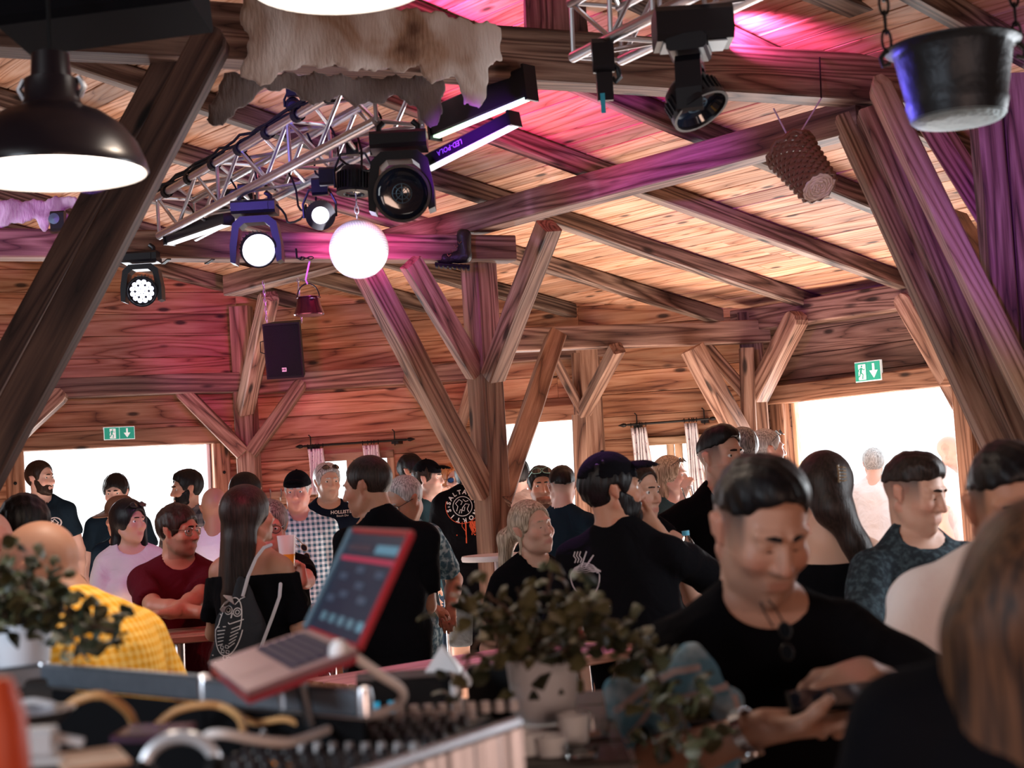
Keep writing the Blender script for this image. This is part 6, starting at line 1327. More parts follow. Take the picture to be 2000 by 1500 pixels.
def exit_sign(P0, P1, nr, cx, cy, w, h, label):
    P0 = Vector(P0); d = Vector(P1)-P0; d.z = 0; d.normalize(); q = Wpl(cx, cy, P0+nr*.09, nr); e = empty('exit_sign', q, 0, label, 'sign'); R = frame_from(d); y = -1
    M = Matrix((d, -nr, Vector((0, 0, 1)))).transposed().to_4x4(); M.translation = q; e.matrix_basis = M
    MB().box((0, .01, 0), (w, .02, h)).obj('sign_box', M_signw, e); MB().box((-w*.245, -.002, 0), (w*.47, .006, h*.90)).obj('running_man_field', M_green, e); MB().box((w*.245, -.002, 0), (w*.47, .006, h*.90)).obj('arrow_field', M_green, e)
    def pr(strokes, nm, mat, off=-.007):
        mb = MB()
        for v, f in strokes: mb.add([Vector((p[0], off, p[1])) for p in v], f)
        mb.obj(nm, mat, e)
    u = h; c = w*.245
    pr([([(c-.07*u, .36*u), (c+.07*u, .36*u), (c+.07*u, -.02*u), (c-.07*u, -.02*u)], [(0, 1, 2, 3)]), ([(c-.26*u, .02*u), (c+.26*u, .02*u), (c, -.36*u)], [(0, 2, 1)])], 'arrow', M_signw)
    pr([([(-c-.16*u, .36*u), (-c+.30*u, .36*u), (-c+.30*u, -.40*u), (-c-.16*u, -.40*u)], [(0, 1, 2, 3)])], 'doorway_shape', M_signw, -.0065)
    hd = circ(-c+.06*u, .27*u, .055*u, 12)
    pr([([Vector(p) for p in hd[:-1]], [tuple(range(12))]), ribbon2([(-c+.04*u, .20*u), (-c-.02*u, -.05*u)], .13*u), ribbon2([(-c+.05*u, .17*u), (-c+.20*u, .08*u), (-c+.26*u, .14*u)], .05*u), ribbon2([(-c+.0*u, .17*u), (-c-.12*u, .12*u), (-c-.16*u, .0*u)], .05*u),
        ribbon2([(-c-.02*u, -.04*u), (-c+.12*u, -.14*u), (-c+.08*u, -.36*u)], .07*u), ribbon2([(-c-.02*u, -.04*u), (-c-.10*u, -.22*u), (-c-.30*u, -.26*u)], .07*u)], 'running_man', M_green)
    return e
exit_sign(LW0, LW1, nL, 233, 846, .235, .098, 'green exit sign with a running man over the left doorway')
exit_sign(RW0, RW1, nR, 1695, 725, .225, .140, 'green exit sign with a running man over the right doorway')
a, _ = on(BW0, BW1, 508, 968); b, _ = on(BW0, BW1, 556, 964); e = empty('coat_hooks', (a+b)/2+nB*.02, 0, 'pale board with steel coat hooks on the back wall', 'hooks'); MB().box((0, 0, -.03), ((b-a).length*1.7, .02, .10), frame_from(dB)).obj('hook_board', M_pale, e)
for x in (-.09, .0, .09):
    q = dB*x; MB().tube([q+nB*.012+Vector((0, 0, .02)), q+nB*.03+Vector((0, 0, .045)), q+nB*.02+Vector((0, 0, -.01)), q+nB*.05+Vector((0, 0, -.05)), q+nB*.06+Vector((0, 0, -.025))], .005, 6).obj('hook', M_alu, e, True)
# ------------------------------------------------------------------ tables
def table(name, pts, z, label, legs=(), th=.032):
    P = [Vector((Wz(x, y, z).x, Wz(x, y, z).y, 0)) for x, y in pts] if not isinstance(pts[0], Vector) else pts
    c = sum(P, Vector())/4; e = empty(name, (c.x, c.y, 0), 0, label, 'table'); L0 = [p-Vector((c.x, c.y, 0)) for p in P]
    d = (L0[1]-L0[0]).normalized(); nrm = Vector((-d.y, d.x, 0)); W0 = (L0[1]-L0[0]).length; D0 = abs((L0[3]-L0[0]).dot(nrm)); sg = 1 if (L0[3]-L0[0]).dot(nrm) > 0 else -1; R = frame_from(d)
    nb = 4; o0 = L0[0]
    for k in range(nb):
        o = MB().box((0, 0, 0), (W0, D0/nb-.002, th), ch=.004).obj('table_board', M_table, e); M = R.to_4x4(); M.translation = o0+d*W0/2+nrm*sg*D0*(k+.5)/nb+Vector((0, 0, z-th/2)); o.matrix_basis = M
    for t in (.12, .88):
        q = o0+d*W0*t+nrm*sg*D0/2
        for s in (-1, 1):
            MB().tube([q+nrm*s*D0*.40+Vector((0, 0, z-th)), q-nrm*s*D0*.40+Vector((0, 0, .012))], .014, 8).obj('leg', M_alu, e, True)
        MB().tube([q-nrm*D0*.22+Vector((0, 0, z*.78)), q+nrm*D0*.22+Vector((0, 0, z*.78))], .010, 8).obj('leg_brace', M_alu, e, True)
    return e
zt1 = 1.04
A0 = Wz(780, 1346, zt1); B0 = Wz(1286, 1258, zt1); d0 = (B0-A0); d0.z = 0; n0 = Vector((-d0.y, d0.x, 0)).normalized(); A0.z = B0.z = 0
table('bar_table', [A0, B0, B0+n0*.5, A0+n0*.5], zt1, 'long stand-up table with a purple-lit wooden top in the middle front')
A1 = Wz(306, 1247, zt1); B1 = Wz(700, 1214, zt1); A1.z = B1.z = 0; d1 = B1-A1; n1_ = Vector((-d1.y, d1.x, 0)).normalized()
table('bar_table', [A1, B1, B1+n1_*.45, A1+n1_*.45], zt1, 'wooden stand-up table under the arms of the man in maroon')
A2 = W(190, 1172, 6.9); z2 = 1.10; A2 = Wz(60, 1172, 1.1); B2 = Wz(262, 1166, 1.1); A2.z = B2.z = 0; d2 = B2-A2; n2_ = Vector((-d2.y, d2.x, 0)).normalized()
tb3 = table('bar_table', [A2, B2, B2+n2_*.6, A2+n2_*.6], 1.10, 'table with an orange mat in front of the woman in the light blouse')
om = MB().box((0, 0, 0), (.42, .34, .004)).obj('place_mat', simple('orange_mat', (.75, .10, .02), .7)); q = B2-d2.normalized()*.2+n2_*.24; om.location = (q.x, q.y, 1.104); om.rotation_euler = (0, 0, math.atan2(d2.y, d2.x)); tag(om, 'orange mat on the table before the woman in the light blouse', 'mat')
q = Wz(213, 1158, 1.106); e = empty('glass_jar', q, 0, 'clear ribbed glass jar on the orange mat', 'jar'); MB().lathe([(.001, 0), (.032, 0), (.036, .02), (.036, .075), (.030, .088), (.032, .10), (.030, .10), (.028, .088), (.032, .07), (.032, .012), (.001, .008)], 20).obj('jar_wall', M_glass, e, True)
q = Wz(236, 1166, 1.106); e = empty('flower_pot', q, 0, 'purple flower head on the orange mat beside the jar', 'flowers'); MB().lathe([(.001, 0), (.026, 0), (.034, .05), (.030, .05), (.001, .04)], 16).obj('pot', M_white, e, True); M_pur = simple('purple_petals', (.20, .10, .55), .6); M_pur2 = simple('purple_bloom', (.34, .22, .75), .6)
pm = MB().lathe([(.001, -.009), (.008, -.006), (.011, 0), (.007, .006), (.001, .007)], 7); pme = mesh('petal', pm.v, pm.f); pme.materials.append(M_pur)
for k in range(60):
    v = Vector((random.gauss(0, 1), random.gauss(0, 1), abs(random.gauss(0, 1)))).normalized()*.045; o = link('floret', pme, None, e); o.location = v+Vector((0, 0, .055))
for (x, y, z, lb) in ((131, 1100, 1.10, 'beer bottle with a silver neck label left of the woman in the light blouse'), (582, 1216, 1.05, 'slim bottle on the table behind the raised beer')):
    q = Wz(x, y+40 if x < 200 else y, z); e = empty('beer_bottle', q, 0, lb, 'bottle'); MB().lathe([(.001, 0), (.03, 0), (.031, .01), (.031, .13), (.024, .165), (.013, .19), (.012, .23), (.001, .23)], 16).obj('bottle_glass', simple('amber_glass', (.25, .12, .02), .08, 0, .7), e, True)
    MB().lathe([(.0135, .19), (.013, .215)], 14).obj('neck_label', M_alu, e, True); MB().lathe([(.0145, .222), (.0145, .234), (.001, .236)], 14).obj('bottle_cap', M_frost, e, True)
q = W(972, 1083, 8.6); e = empty('round_table', (q.x, q.y, 0), 0, 'small round white standing table against the central post', 'table'); MB().lathe([(.001, q.z-.03), (.20, q.z-.03), (.205, q.z-.015), (.20, q.z), (.001, q.z)], 36).obj('table_top', M_white, e, True)
MB().lathe([(.022, .02), (.022, q.z-.03)], 16).obj('table_column', M_alu, e, True); MB().lathe([(.20, 0), (.20, .012), (.03, .03), (.001, .03)], 28).obj('table_foot', M_alu, e, True)
q = W(866, 1030, 10.3); e = empty('round_table', (q.x, q.y, 0), 0, 'round white standing table by the man in the black cap with sunglasses', 'table'); MB().lathe([(.001, q.z-.03), (.26, q.z-.03), (.265, q.z-.015), (.26, q.z), (.001, q.z)], 36).obj('table_top', M_white, e, True) if False else None
MB().lathe([(.001, 1.07), (.24, 1.07), (.245, 1.085), (.24, 1.10), (.001, 1.10)], 36).obj('table_top', M_white, e, True); MB().lathe([(.022, .02), (.022, 1.07)], 16).obj('table_column', M_alu, e, True); MB().lathe([(.20, 0), (.20, .012), (.03, .03), (.001, .03)], 28).obj('table_foot', M_alu, e, True)
# ------------------------------------------------------------------ the bench in front with the DJ gear
zb = 1.235
e = empty('dj_bench', (-.1, 2.0, 0), 0, 'dark wooden bench across the foreground under the DJ gear', 'bench')
M_bench = wood('dark_bench_wood', (.006, .004, .004), (.018, .012, .010), (.04, .026, .02), rough=.6, vary=.1)
for k in range(9): MB().box((-.47, -.72+.18*k, zb-.02), (1.40, .176, .04), ch=.004).obj('bench_board', M_bench, e)
for x in (-1.1, .18):
    for y in (-.75, .7): MB().box((x, y, (zb-.04)/2), (.06, .06, zb-.04)).obj('leg', M_bench, e)
M_edge = simple('case_edge_metal', (.22, .26, .31), .38, .8, vary=.2); M_caseb = simple('case_black_lining', (.004, .004, .005), .8, 0, .1)
# flight case: a metal-edged box open to the camera
def case(name, pts, z, label, depth=.10):
    P = [Wz(x, y, z) for x, y in pts]; c = sum(P, Vector())/len(P); e = empty(name, (c.x, c.y, zb), 0, label, 'case'); mb = MB()
    for a, b in zip(P[:-1], P[1:]):
        MB().box((a+b)/2-e.location+Vector((0, 0, 0)), ((b-a).length+.01, .016, .034), frame_from(b-a), ch=.004).obj('metal_edge', M_edge, e)
        MB().box(Vector(((a.x+b.x)/2, (a.y+b.y)/2, (zb+z-.02)/2))-e.location, ((b-a).length, .008, z-zb-.02), frame_from(Vector((b.x-a.x, b.y-a.y, 0)))).obj('side_wall', M_caseb, e)
    for p in P: MB().lathe([(.001, .020), (.008, .018), (.010, .008), (.010, -.014), (.001, -.016)], 10, None, p-e.location).obj('ball_corner', M_alu, e, True)
    return e
case('flight_case', [(-140, 1345), (85, 1318), (400, 1345)], 1.375, 'open flight case with a blue-grey metal edge at the left')
case('flight_case', [(402, 1352), (560, 1362), (712, 1374)], 1.372, 'pale metal-edged case lid between the laptop and the black box')
# black amplifier boxes
def boxthing(name, px, py, Y, d, label, cat, mat, rz=0, ch=.006):
    c = W(px, py, Y); c.z = zb+d[2]/2+.001; o = MB().box((0, 0, 0), d, ch=ch).obj(name, mat); o.location = c; o.rotation_euler = (0, 0, rz); return tag(o, label, cat)
a_ = boxthing('amplifier', 790, 1368, 2.5, (.150, .12, .085), 'black audio box with two blue lights behind the mixer', 'amplifier', M_black, .1)
for x in (-.045, -.022): MB().box((x, -.061, .0), (.010, .003, .020)).obj('indicator', simple('blue_indicator', (.02, .15, .25), .3, emit=(.02, .25, .4), es=.8), a_)
boxthing('cable_box', 705, 1395, 2.35, (.07, .10, .03), 'low black box behind the white cable', 'box', M_black, .2); 
boxthing('black_monitor', 960, 1375, 2.6, (.07, .06, .08), 'small dark box left of the pot with the white face', 'box', M_black, -.1)
wp = empty('white_post', W(894, 1408, 2.4), 0, 'slim white candle-like post beside the folded white card', 'post'); MB().lathe([(.001, 0), (.010, 0), (.009, .06), (.001, .062)], 16).obj('post_body', M_white, wp, True)
# folded white card
q = W(862, 1340, 2.5); e = empty('folded_card', q, 0, 'folded white paper card standing up on the purple-lit table', 'card')
MB().add([(-.042, 0, 0), (.046, 0, -.004), (.002, .02, .062), (-.03, .05, 0), (.05, .05, 0), (.006, .024, .062)], [(0, 1, 2), (3, 5, 4), (0, 2, 5, 3), (1, 4, 5, 2)]).obj('paper', M_white, e)
MB().box((.01, .02, -.045), (.03, .03, .09)).obj('card_stand', M_black, e)
# mixer with rows of knobs
mc = empty('mixing_desk', (0, 0, 0), 0, 'black mixing desk with rows of small knobs', 'mixer'); zm = 1.315
cA = Wz(415, 1515, zm); cB = Wz(735, 1530, zm); cC = Wz(960, 1398, zm); cD = Wz(560, 1408, zm)
mc.location = (cA.x, cA.y, zb); l = mc.location
def bil(s, t): return (cA*(1-s)*(1-t)+cB*s*(1-t)+cC*s*t+cD*(1-s)*t)
v = [bil(0, 0), bil(1, 0), bil(1, 1), bil(0, 1)]; v = [Vector((p.x, p.y, z))-l for z in (zb+.002, zm) for p in v]
MB().add(v, [(3, 2, 1, 0), (4, 5, 6, 7), (0, 1, 5, 4), (1, 2, 6, 5), (2, 3, 7, 6), (3, 0, 4, 7)]).obj('mixer_body', M_black, mc)
km = MB().lathe([(.0085, 0), (.0078, .004), (.0062, .005), (.0056, .014), (.001, .0145)], 12); kme = mesh('knob', km.v, km.f, True); kme.materials.append(simple('black_knob', (.02, .016, .018), .35))
km = MB().lathe([(.0055, 0), (.005, .012), (.001, .0125)], 10); kmw = mesh('knob_light', km.v, km.f, True); kmw.materials.append(simple('grey_knob', (.45, .42, .42), .3))
for i in range(11):
    for j in range(9):
        p = bil((i+.5)/11.5+.02, (j+.5)/9)-l; o = link('knob', kmw if (j in (3, 8) and i > 2) else kme, None, mc); o.location = (p.x, p.y, zm-l.z)
for i in range(9):
    p = Wz(780+28*i, 1402-1.5*i, zm)-l; MB().lathe([(.0075, 0), (.0065, .014), (.001, .015)], 12, None, (p.x, p.y+.01, zm-l.z)).obj('knob', kmw.materials[0], mc, True)
for x, y in ((530, 1492), (556, 1494)):
    p = Wz(x, y, zm+.004)-l; MB().lathe([(.005, 0), (.001, .004)], 10, None, p).obj('indicator', simple('orange_indicator', (1, .4, .05), .3, emit=(1, .35, .05), es=2), mc)
# pale corrugated crate with a purple-lit edge at the bottom middle
M_crate = simple('galvanised_metal', (.55, .55, .60), .4, .7, vary=.25, bscale=12); a = Wz(690, 1520, 1.34); b = Wz(1010, 1412, 1.34); e = empty('metal_crate', ((a.x+b.x)/2, (a.y+b.y)/2, zb), 0, 'pale corrugated metal crate with a purple-lit rim at the bottom', 'crate'); l = e.location
R = frame_from(Vector((b.x-a.x, b.y-a.y, 0))); L_ = (b-a).length; yd = R @ Vector((0, 1, 0)); yd = -yd if yd.y > 0 else yd
for p0, p1 in ((a, b),): MB().tube([p0-l, p1-l], .0075, 8).obj('rim', M_crate, e, True)
n = 60; vv = []; ff = []
for i in range(n+1):
    p = a.lerp(b, i/n)+yd*(.003+.005*math.sin(i*1.9)); vv += [Vector((p.x, p.y, 1.335))-l, Vector((p.x, p.y, zb+.002))-l]
for i in range(n): ff.append((2*i, 2*i+2, 2*i+3, 2*i+1))
MB().add(vv, ff).obj('corrugated_side', M_crate, e, True)
MB().box((a+b)/2-l-yd*.012+Vector((0, 0, -.055)), (L_, .012, .095), R).obj('inner_board', M_black, e)
# laptop on its stand
hR_ = W(700, 1270, 1.90); hL_ = W(600, 1226, 2.23); hL_.z = hR_.z = (hR_.z+hL_.z)/2; fR = W(482, 1350, 1.74); hv_ = hL_-hR_; fL = fR+hv_
e = empty('laptop', (hR_+fL)/2, 0, 'open laptop in a red shell showing a dark music screen', 'laptop'); l = e.location
def slab(pts, th, nm, mat, par=None, down=None):
    P = [p-l for p in pts]; nn = (P[1]-P[0]).cross(P[2]-P[1]).normalized(); nn = nn if down is None else Vector(down)
    return MB().add(P+[p+nn*th for p in P], [(0, 1, 2, 3), (7, 6, 5, 4), (0, 4, 5, 1), (1, 5, 6, 2), (2, 6, 7, 3), (3, 7, 4, 0)]).obj(nm, mat, par or e)
M_red = simple('red_shell', (.36, .005, .018), .4); M_deck = simple('laptop_deck', (.34, .17, .19), .4, .3); M_keys = simple('dark_keys', (.022, .010, .05), .6, 0, .2)
nb_ = (hR_-fR).cross(hv_).normalized(); nb_ = nb_ if nb_.z > 0 else -nb_
slab([fR, hR_, hL_, fL], .008, 'base', M_deck, None, -nb_)
slab([fR-nb_*.006, hR_-nb_*.006, hL_-nb_*.006, fL-nb_*.006], .009, 'red_base_shell', M_red, None, -nb_)
def bp4(s, t, o=0): return fR.lerp(hR_, t)+hv_*s+nb_*o
MB().add([bp4(.08, .42, .0006)-l, bp4(.08, .92, .0006)-l, bp4(.92, .92, .0006)-l, bp4(.92, .42, .0006)-l], [(0, 1, 2, 3)]).obj('keyboard_well', M_keys, e)
kk = MB()
for i in range(14):
    for j in range(5): kk.box(bp4(.11+.78*(i+.5)/14, .45+.45*(j+.5)/5, .0016)-l, (.009, .0165, .002), frame_from((hR_-fR)))
o = kk.obj('keys', M_keys, e); tag(o, kind='stuff')
MB().add([bp4(.33, .06, .0006)-l, bp4(.33, .36, .0006)-l, bp4(.67, .36, .0006)-l, bp4(.67, .06, .0006)-l], [(0, 1, 2, 3)]).obj('touch_pad', M_deck, e)
tR = W(803, 1042, 1.96); tL = tR+hv_; ns = (tR-hR_).cross(hv_).normalized(); ns = ns if ns.y < 0 else -ns
slab([hR_, tR, tL, hL_], .006, 'red_lid', M_red, None, -ns)
def sp4(s, t, o=.001): return hR_.lerp(tR, t)+hv_*s+ns*o
def spq(s0, s1, t0, t1, nm, mat, o=.0015): return MB().add([sp4(s0, t0, o)-l, sp4(s1, t0, o)-l, sp4(s1, t1, o)-l, sp4(s0, t1, o)-l], [(0, 1, 2, 3)]).obj(nm, mat, e)
spq(.025, .975, .03, .97, 'screen', simple('dark_lit_screen', (.004, .008, .018), .4, 0, .1, emit=(.004, .012, .028), es=1), .001)
E = lambda c, s=1: simple('screen_patch', [x*.3 for x in c], .3, emit=c, es=s*.45)
spq(.03, .97, .70, .745, 'screen_red_bar', E((.55, .03, .10))); spq(.05, .42, .79, .87, 'screen_panel', E((.10, .32, .45), 1.1)); spq(.5, .95, .80, .86, 'screen_panel', E((.03, .03, .06)))
for k in range(5): spq(.06+.17*k, .16+.17*k, .12, .20, 'screen_thumbnail', E((.10, .28, .38), .9 if k != 0 else 1.5))
for k, (s, t) in enumerate(((.1, .58), (.45, .60), (.7, .52), (.55, .36), (.75, .30), (.2, .34), (.35, .46))): spq(s, s+.14, t, t+.06, 'screen_thumbnail', E((.03, .10, .18), .8))
edg = MB().tube([hL_-l+ns*.002, tL-l+ns*.002], .006, 8).obj('bezel_edge', simple('blue_grey_bezel', (.12, .20, .26), .4), e)
MB().tube([hR_-l, tR-l], .0042, 8).obj('red_side_edge', M_red, e); MB().tube([tR-l, tL-l], .0042, 8).obj('red_top_edge', M_red, e)
# stand under it
m0 = (fR+hL_)/2
for q in ((fR+hR_)/2+hv_*.15, (fR+hR_)/2+hv_*.85):
    MB().tube([q-l-nb_*.018, Vector((q.x+.03, q.y, zb+.01))-l], .007, 8).obj('stand_leg', M_blackm, e, True); MB().tube([Vector((q.x-.08, q.y, zb+.008))-l, Vector((q.x+.08, q.y, zb+.008))-l], .007, 8).obj('stand_foot', M_blackm, e, True)
# cables
def cable(pts, r, mat, label, grp=None):
    P = [W(*p) for p in pts]; Q = []
    for i in range(len(P)-1):
        p0 = P[max(0, i-1)]; p1 = P[i]; p2 = P[i+1]; p3 = P[min(len(P)-1, i+2)]
        for k in range(6):
            t = k/6; Q.append(.5*((2*p1)+(p2-p0)*t+(2*p0-5*p1+4*p2-p3)*t*t+(-p0+3*p1-3*p2+p3)*t**3))
    Q.append(P[-1]); return tag(MB().tube(Q, r, 8).obj('cable', mat, smooth=True), label, 'cable', grp)
M_wc = simple('white_cable', (.75, .72, .72), .45); M_tc = simple('tan_cable', (.62, .33, .13), .5); M_gc = simple('grey_cable', (.5, .5, .52), .5)
cable([(655, 1268, 1.9), (690, 1282, 1.9), (745, 1320, 1.92), (782, 1345, 1.95), (784, 1368, 1.97), (755, 1388, 1.98), (700, 1402, 1.97), (640, 1414, 1.9)], .0062, M_wc, 'thick white cable looping from the laptop down to the mixer')
o = MB().lathe([(.001, -.014), (.010, -.010), (.013, 0), (.010, .010), (.001, .014)], 12, frame_from((1, 0, -.4))).obj('white_plug', M_white, None, True); o.location = W(662, 1270, 1.89); tag(o, 'white plug at the laptop corner', 'plug')
cable([(118, 1395, 1.9), (150, 1368, 1.9), (200, 1358, 1.9), (245, 1385, 1.92), (262, 1412, 1.94)], .0058, M_tc, 'tan cable loop at the left, behind the silver dish')
cable([(305, 1418, 1.95), (345, 1388, 1.95), (400, 1376, 1.95), (440, 1382, 1.95), (470, 1405, 1.9), (476, 1440, 1.85)], .0052, M_tc, 'tan cable loop behind the headphones')
cable([(470, 1382, 2.0), (505, 1392, 2.0), (520, 1420, 1.95), (505, 1460, 1.9), (530, 1500, 1.85)], .0052, M_wc, 'white cable curling right of the tan loop')
cable([(500, 1378, 2.0), (535, 1400, 2.0), (530, 1440, 1.95), (512, 1475, 1.9)], .0042, M_gc, 'grey cable curling beside the white one')
cable([(395, 1452, 1.7), (408, 1436, 1.7), (440, 1434, 1.7), (500, 1445, 1.72), (560, 1450, 1.75), (600, 1440, 1.8), (640, 1425, 1.85)], .0056, M_wc, 'long white cable lying in front of the mixer')
cable([(20, 1385, 1.8), (60, 1370, 1.8), (105, 1378, 1.8), (112, 1392, 1.8)], .0045, M_gc, 'grey cable arching over the silver dish')
cable([(470, 1398, 1.95), (500, 1412, 1.93), (560, 1405, 1.9), (610, 1432, 1.9)], .004, M_tc, 'thin tan cable across the white ones')
# silver dish, plug adapter, note, glare slab, headphones, paper, orange bottle
q = W(58, 1412, 1.75); e = empty('silver_dish', q, 0, 'shallow silver dish at the bottom left', 'dish'); MB().lathe([(.001, 0), (.035, .002), (.05, .014), (.051, .014), (.036, .0), (.001, -.002)], 28).obj('dish_wall', M_alu, e, True)
q = W(75, 1480, 1.55); e = empty('grey_adapter', q, 0, 'pale grey plug adapter at the bottom left', 'adapter'); MB().box((0, 0, .015), (.034, .03, .03), ch=.005).obj('adapter_body', simple('pale_grey_plastic', (.5, .5, .52), .5), e); MB().box((0, 0, -.003), (.055, .04, .006), ch=.002).obj('adapter_base', simple('pale_grey_plastic2', (.55, .55, .56), .5), e); MB().tube([Vector((.015, 0, .02)), Vector((.045, 0, .012))], .005, 8).obj('adapter_lead', M_gc, e)
o = MB().box((0, 0, 0), (.065, .055, .004)).obj('beige_card', simple('beige_card', (.72, .48, .34), .7)); o.location = W(178, 1482, 1.55); o.rotation_euler = (math.radians(8), 0, .5); tag(o, 'beige card lying at the bottom left', 'card')
o = MB().box((0, 0, 0), (.085, .055, .010), ch=.002).obj('glare_slab', simple('purple_glare_colour', (.10, .03, .09), .12, 0, .8)); o.location = W(300, 1432, 1.85); o.rotation_euler = (math.radians(6), 0, -.25); tag(o, 'glossy slab added for the purple glare behind the headphones', 'case')  # stands for a purple glare, its tint put into the cover colour
hp0 = W(352, 1500, 1.55); e = empty('headphones', hp0, 0, 'silver headband of a pair of headphones at the bottom', 'headphones')
MB().tube([Vector((.036*math.cos(a), .004*math.sin(a), .030*math.sin(a))) for a in [PI*(i/14) for i in range(15)]], .0068, 8).obj('headband', simple('silver_plastic', (.62, .64, .68), .3, .4), e, True)
for q in (-1, 1): MB().lathe([(.001, -.008), (.022, -.008), (.024, 0), (.018, .010), (.001, .010)], 18, Matrix.Rotation(PI/2, 3, 'Y'), (q*.036, 0, -.012)).obj('ear_cup', M_black, e, True)
o = MB().lathe([(.001, 0), (.006, .002), (.001, .004)], 10).obj('blue_led', simple('blue_led', (.2, .2, 1), .3, emit=(.25, .2, 1), es=4)); o.location = Wz(216, 1458, zb+.004); tag(o, 'tiny glowing blue light among the gear at the left', 'light')
G = Fld((-.06, -.05, -.03), (.06, .05, .05), .005); G.ell((0, 0, 0), (.044, .03, .022), k=0).ell((-.015, .0, .012), (.02, .02, .014), k=.01).wob(lambda x, y, z: .003*np.sin(120*x+60*z)*np.sin(90*y)); o = link('paper_towel', G.mesh('towel'), simple('white_tissue', (.85, .78, .74), .8)); o.location = W(603, 1412, 1.95); tag(o, 'crumpled white tissue in front of the flight case', 'tissue')
q = W(2, 1545, 1.25); e = empty('orange_bottle', q, 0, 'blurred orange bottle at the lower left corner', 'bottle'); MB().lathe([(.001, 0), (.022, 0), (.024, .02), (.022, .06), (.014, .085), (.012, .09), (.001, .092)], 20).obj('bottle_body', simple('orange_plastic', (.65, .08, .02), .5), e, True)
# ------------------------------------------------------------------ potted trailing plants
M_leaf = simple('olive_leaf', (.11, .11, .05), .5, vary=.5, bscale=4); M_leafd = simple('dark_leaf', (.028, .036, .018), .5, vary=.4, bscale=4); M_leafl = simple('pale_leaf_underside', (.42, .45, .34), .5); M_stem = simple('leaf_stem', (.09, .05, .03), .6)
def leafmesh(nm, mat, w=.0085, L=.017):
    v = []; f = []; n = 6
    for i in range(n+1):
        t = i/n; ww = w*math.sin(PI*t**.8)*(1 if 0 < i < n else .05); z = .004*math.sin(PI*t); v += [Vector((-ww, L*t, z-.0025)), Vector((0, L*t, z)), Vector((ww, L*t, z-.0025))]
    for i in range(n):
        for j in range(2): k = 3*i+j; f.append((k, k+1, k+4, k+3))
    me = mesh(nm, v, f, True); me.materials.append(mat); return me
LM = [leafmesh('leaf', M_leaf), leafmesh('leaf', M_leafd, .010, .019), leafmesh('leaf', M_leafl, .007, .015), leafmesh('leaf', M_leaf, .011, .020)]
PR = random.Random(5)
def plant(label, potc, pot_fn, stems, leaves, wts, sc=1.0):
    e = empty('potted_plant', potc, 0, label, 'plant'); pot_fn(e)
    tot = 0; Ls = []
    for s in stems:
        P = [W(*p)-Vector(potc) for p in s[0]]; Q = []
        for i in range(len(P)-1):
            for k in range(8): Q.append(P[i].lerp(P[i+1], k/8)+Vector((PR.gauss(0, .0015), PR.gauss(0, .0015), PR.gauss(0, .0015))))
        Q.append(P[-1]); MB().tube(Q, .0018*sc, 5).obj('stem', M_stem, e, True); Ls.append((Q, s[1]))
    nl = sum(b for a, b in Ls)
    for Q, nleaf in Ls:
        for k in range(nleaf):
            t = PR.random()**.8*(len(Q)-1.001); i = int(t); p = Q[i].lerp(Q[i+1], t-i)+Vector((PR.gauss(0, .016*sc), PR.gauss(0, .020*sc), PR.gauss(0, .014*sc)))
            o = link('leaf', PR.choices(LM, wts)[0], None, e); o.location = p; s_ = sc*PR.uniform(.7, 1.35); o.scale = (s_, s_, s_); o.rotation_euler = (PR.uniform(-1.2, 1.4), PR.uniform(-1, 1), PR.uniform(0, 6.28))
    return e
def potA(e):
    MB().lathe([(.001, -.098), (.040, -.098), (.047, -.088), (.052, -.05), (.0565, 0), (.053, 0), (.048, -.01), (.001, -.012)], 36).obj('pot', simple('white_pot', (.72, .76, .82), .35), e, True)
    for (x, z, s) in ((-.016, -.052, .009), (.026, -.050, .005)):
        def sp_(a, b): r = .0545+.08*(b+.0)*.5; r = .0545 if b > -.05 else .0515; r = .0572+b*.10; return Vector((a, -math.sqrt(max(1e-6, r*r-a*a))-.0012, b))
        tri = MB().add([sp_(x-s, z-s*.8), sp_(x+s, z-s*.8), sp_(x+s*.7, z+s*.2), sp_(x, z+s*1.1), sp_(x-s*.7, z+s*.2)], [(0, 1, 2, 3, 4)])
        tri.obj('dark_face_cutout', simple('dark_green_paint', (.02, .03, .02), .6), e)
pcA = W(1058, 1282, 2.4)
YA = 2.4
stA = [([(1058, 1285, YA), (1040, 1220, YA-.05), (1010, 1150, YA)], 22), ([(1058, 1285, YA), (1070, 1200, YA+.03), (1075, 1120, YA)], 26), ([(1055, 1285, YA), (980, 1230, YA-.04), (925, 1195, YA-.02), (905, 1180, YA)], 24),
       ([(1060, 1285, YA), (1120, 1190, YA), (1180, 1180, YA-.05)], 28), ([(1060, 1285, YA), (1150, 1240, YA-.05), (1230, 1240, YA-.08), (1262, 1290, YA-.1)], 30), ([(1050, 1285, YA), (1000, 1200, YA-.06), (950, 1160, YA-.05)], 20),
       ([(1060, 1285, YA), (1090, 1230, YA-.08), (1130, 1150, YA-.05)], 22), ([(1150, 1240, YA-.05), (1255, 1290, YA-.12), (1290, 1360, YA-.18), (1300, 1420, YA-.22), (1290, 1490, YA-.25)], 42), ([(1230, 1250, YA-.1), (1320, 1370, YA-.2), (1350, 1450, YA-.24), (1365, 1500, YA-.26)], 26),
       ([(1040, 1285, YA), (930, 1250, YA-.08), (905, 1310, YA-.1), (900, 1360, YA-.1)], 12), ([(1058, 1285, YA), (1050, 1250, YA-.1), (1100, 1265, YA-.12), (1170, 1262, YA-.12)], 26), ([(1015, 1285, YA), (980, 1250, YA-.08), (1000, 1215, YA-.1)], 18)]
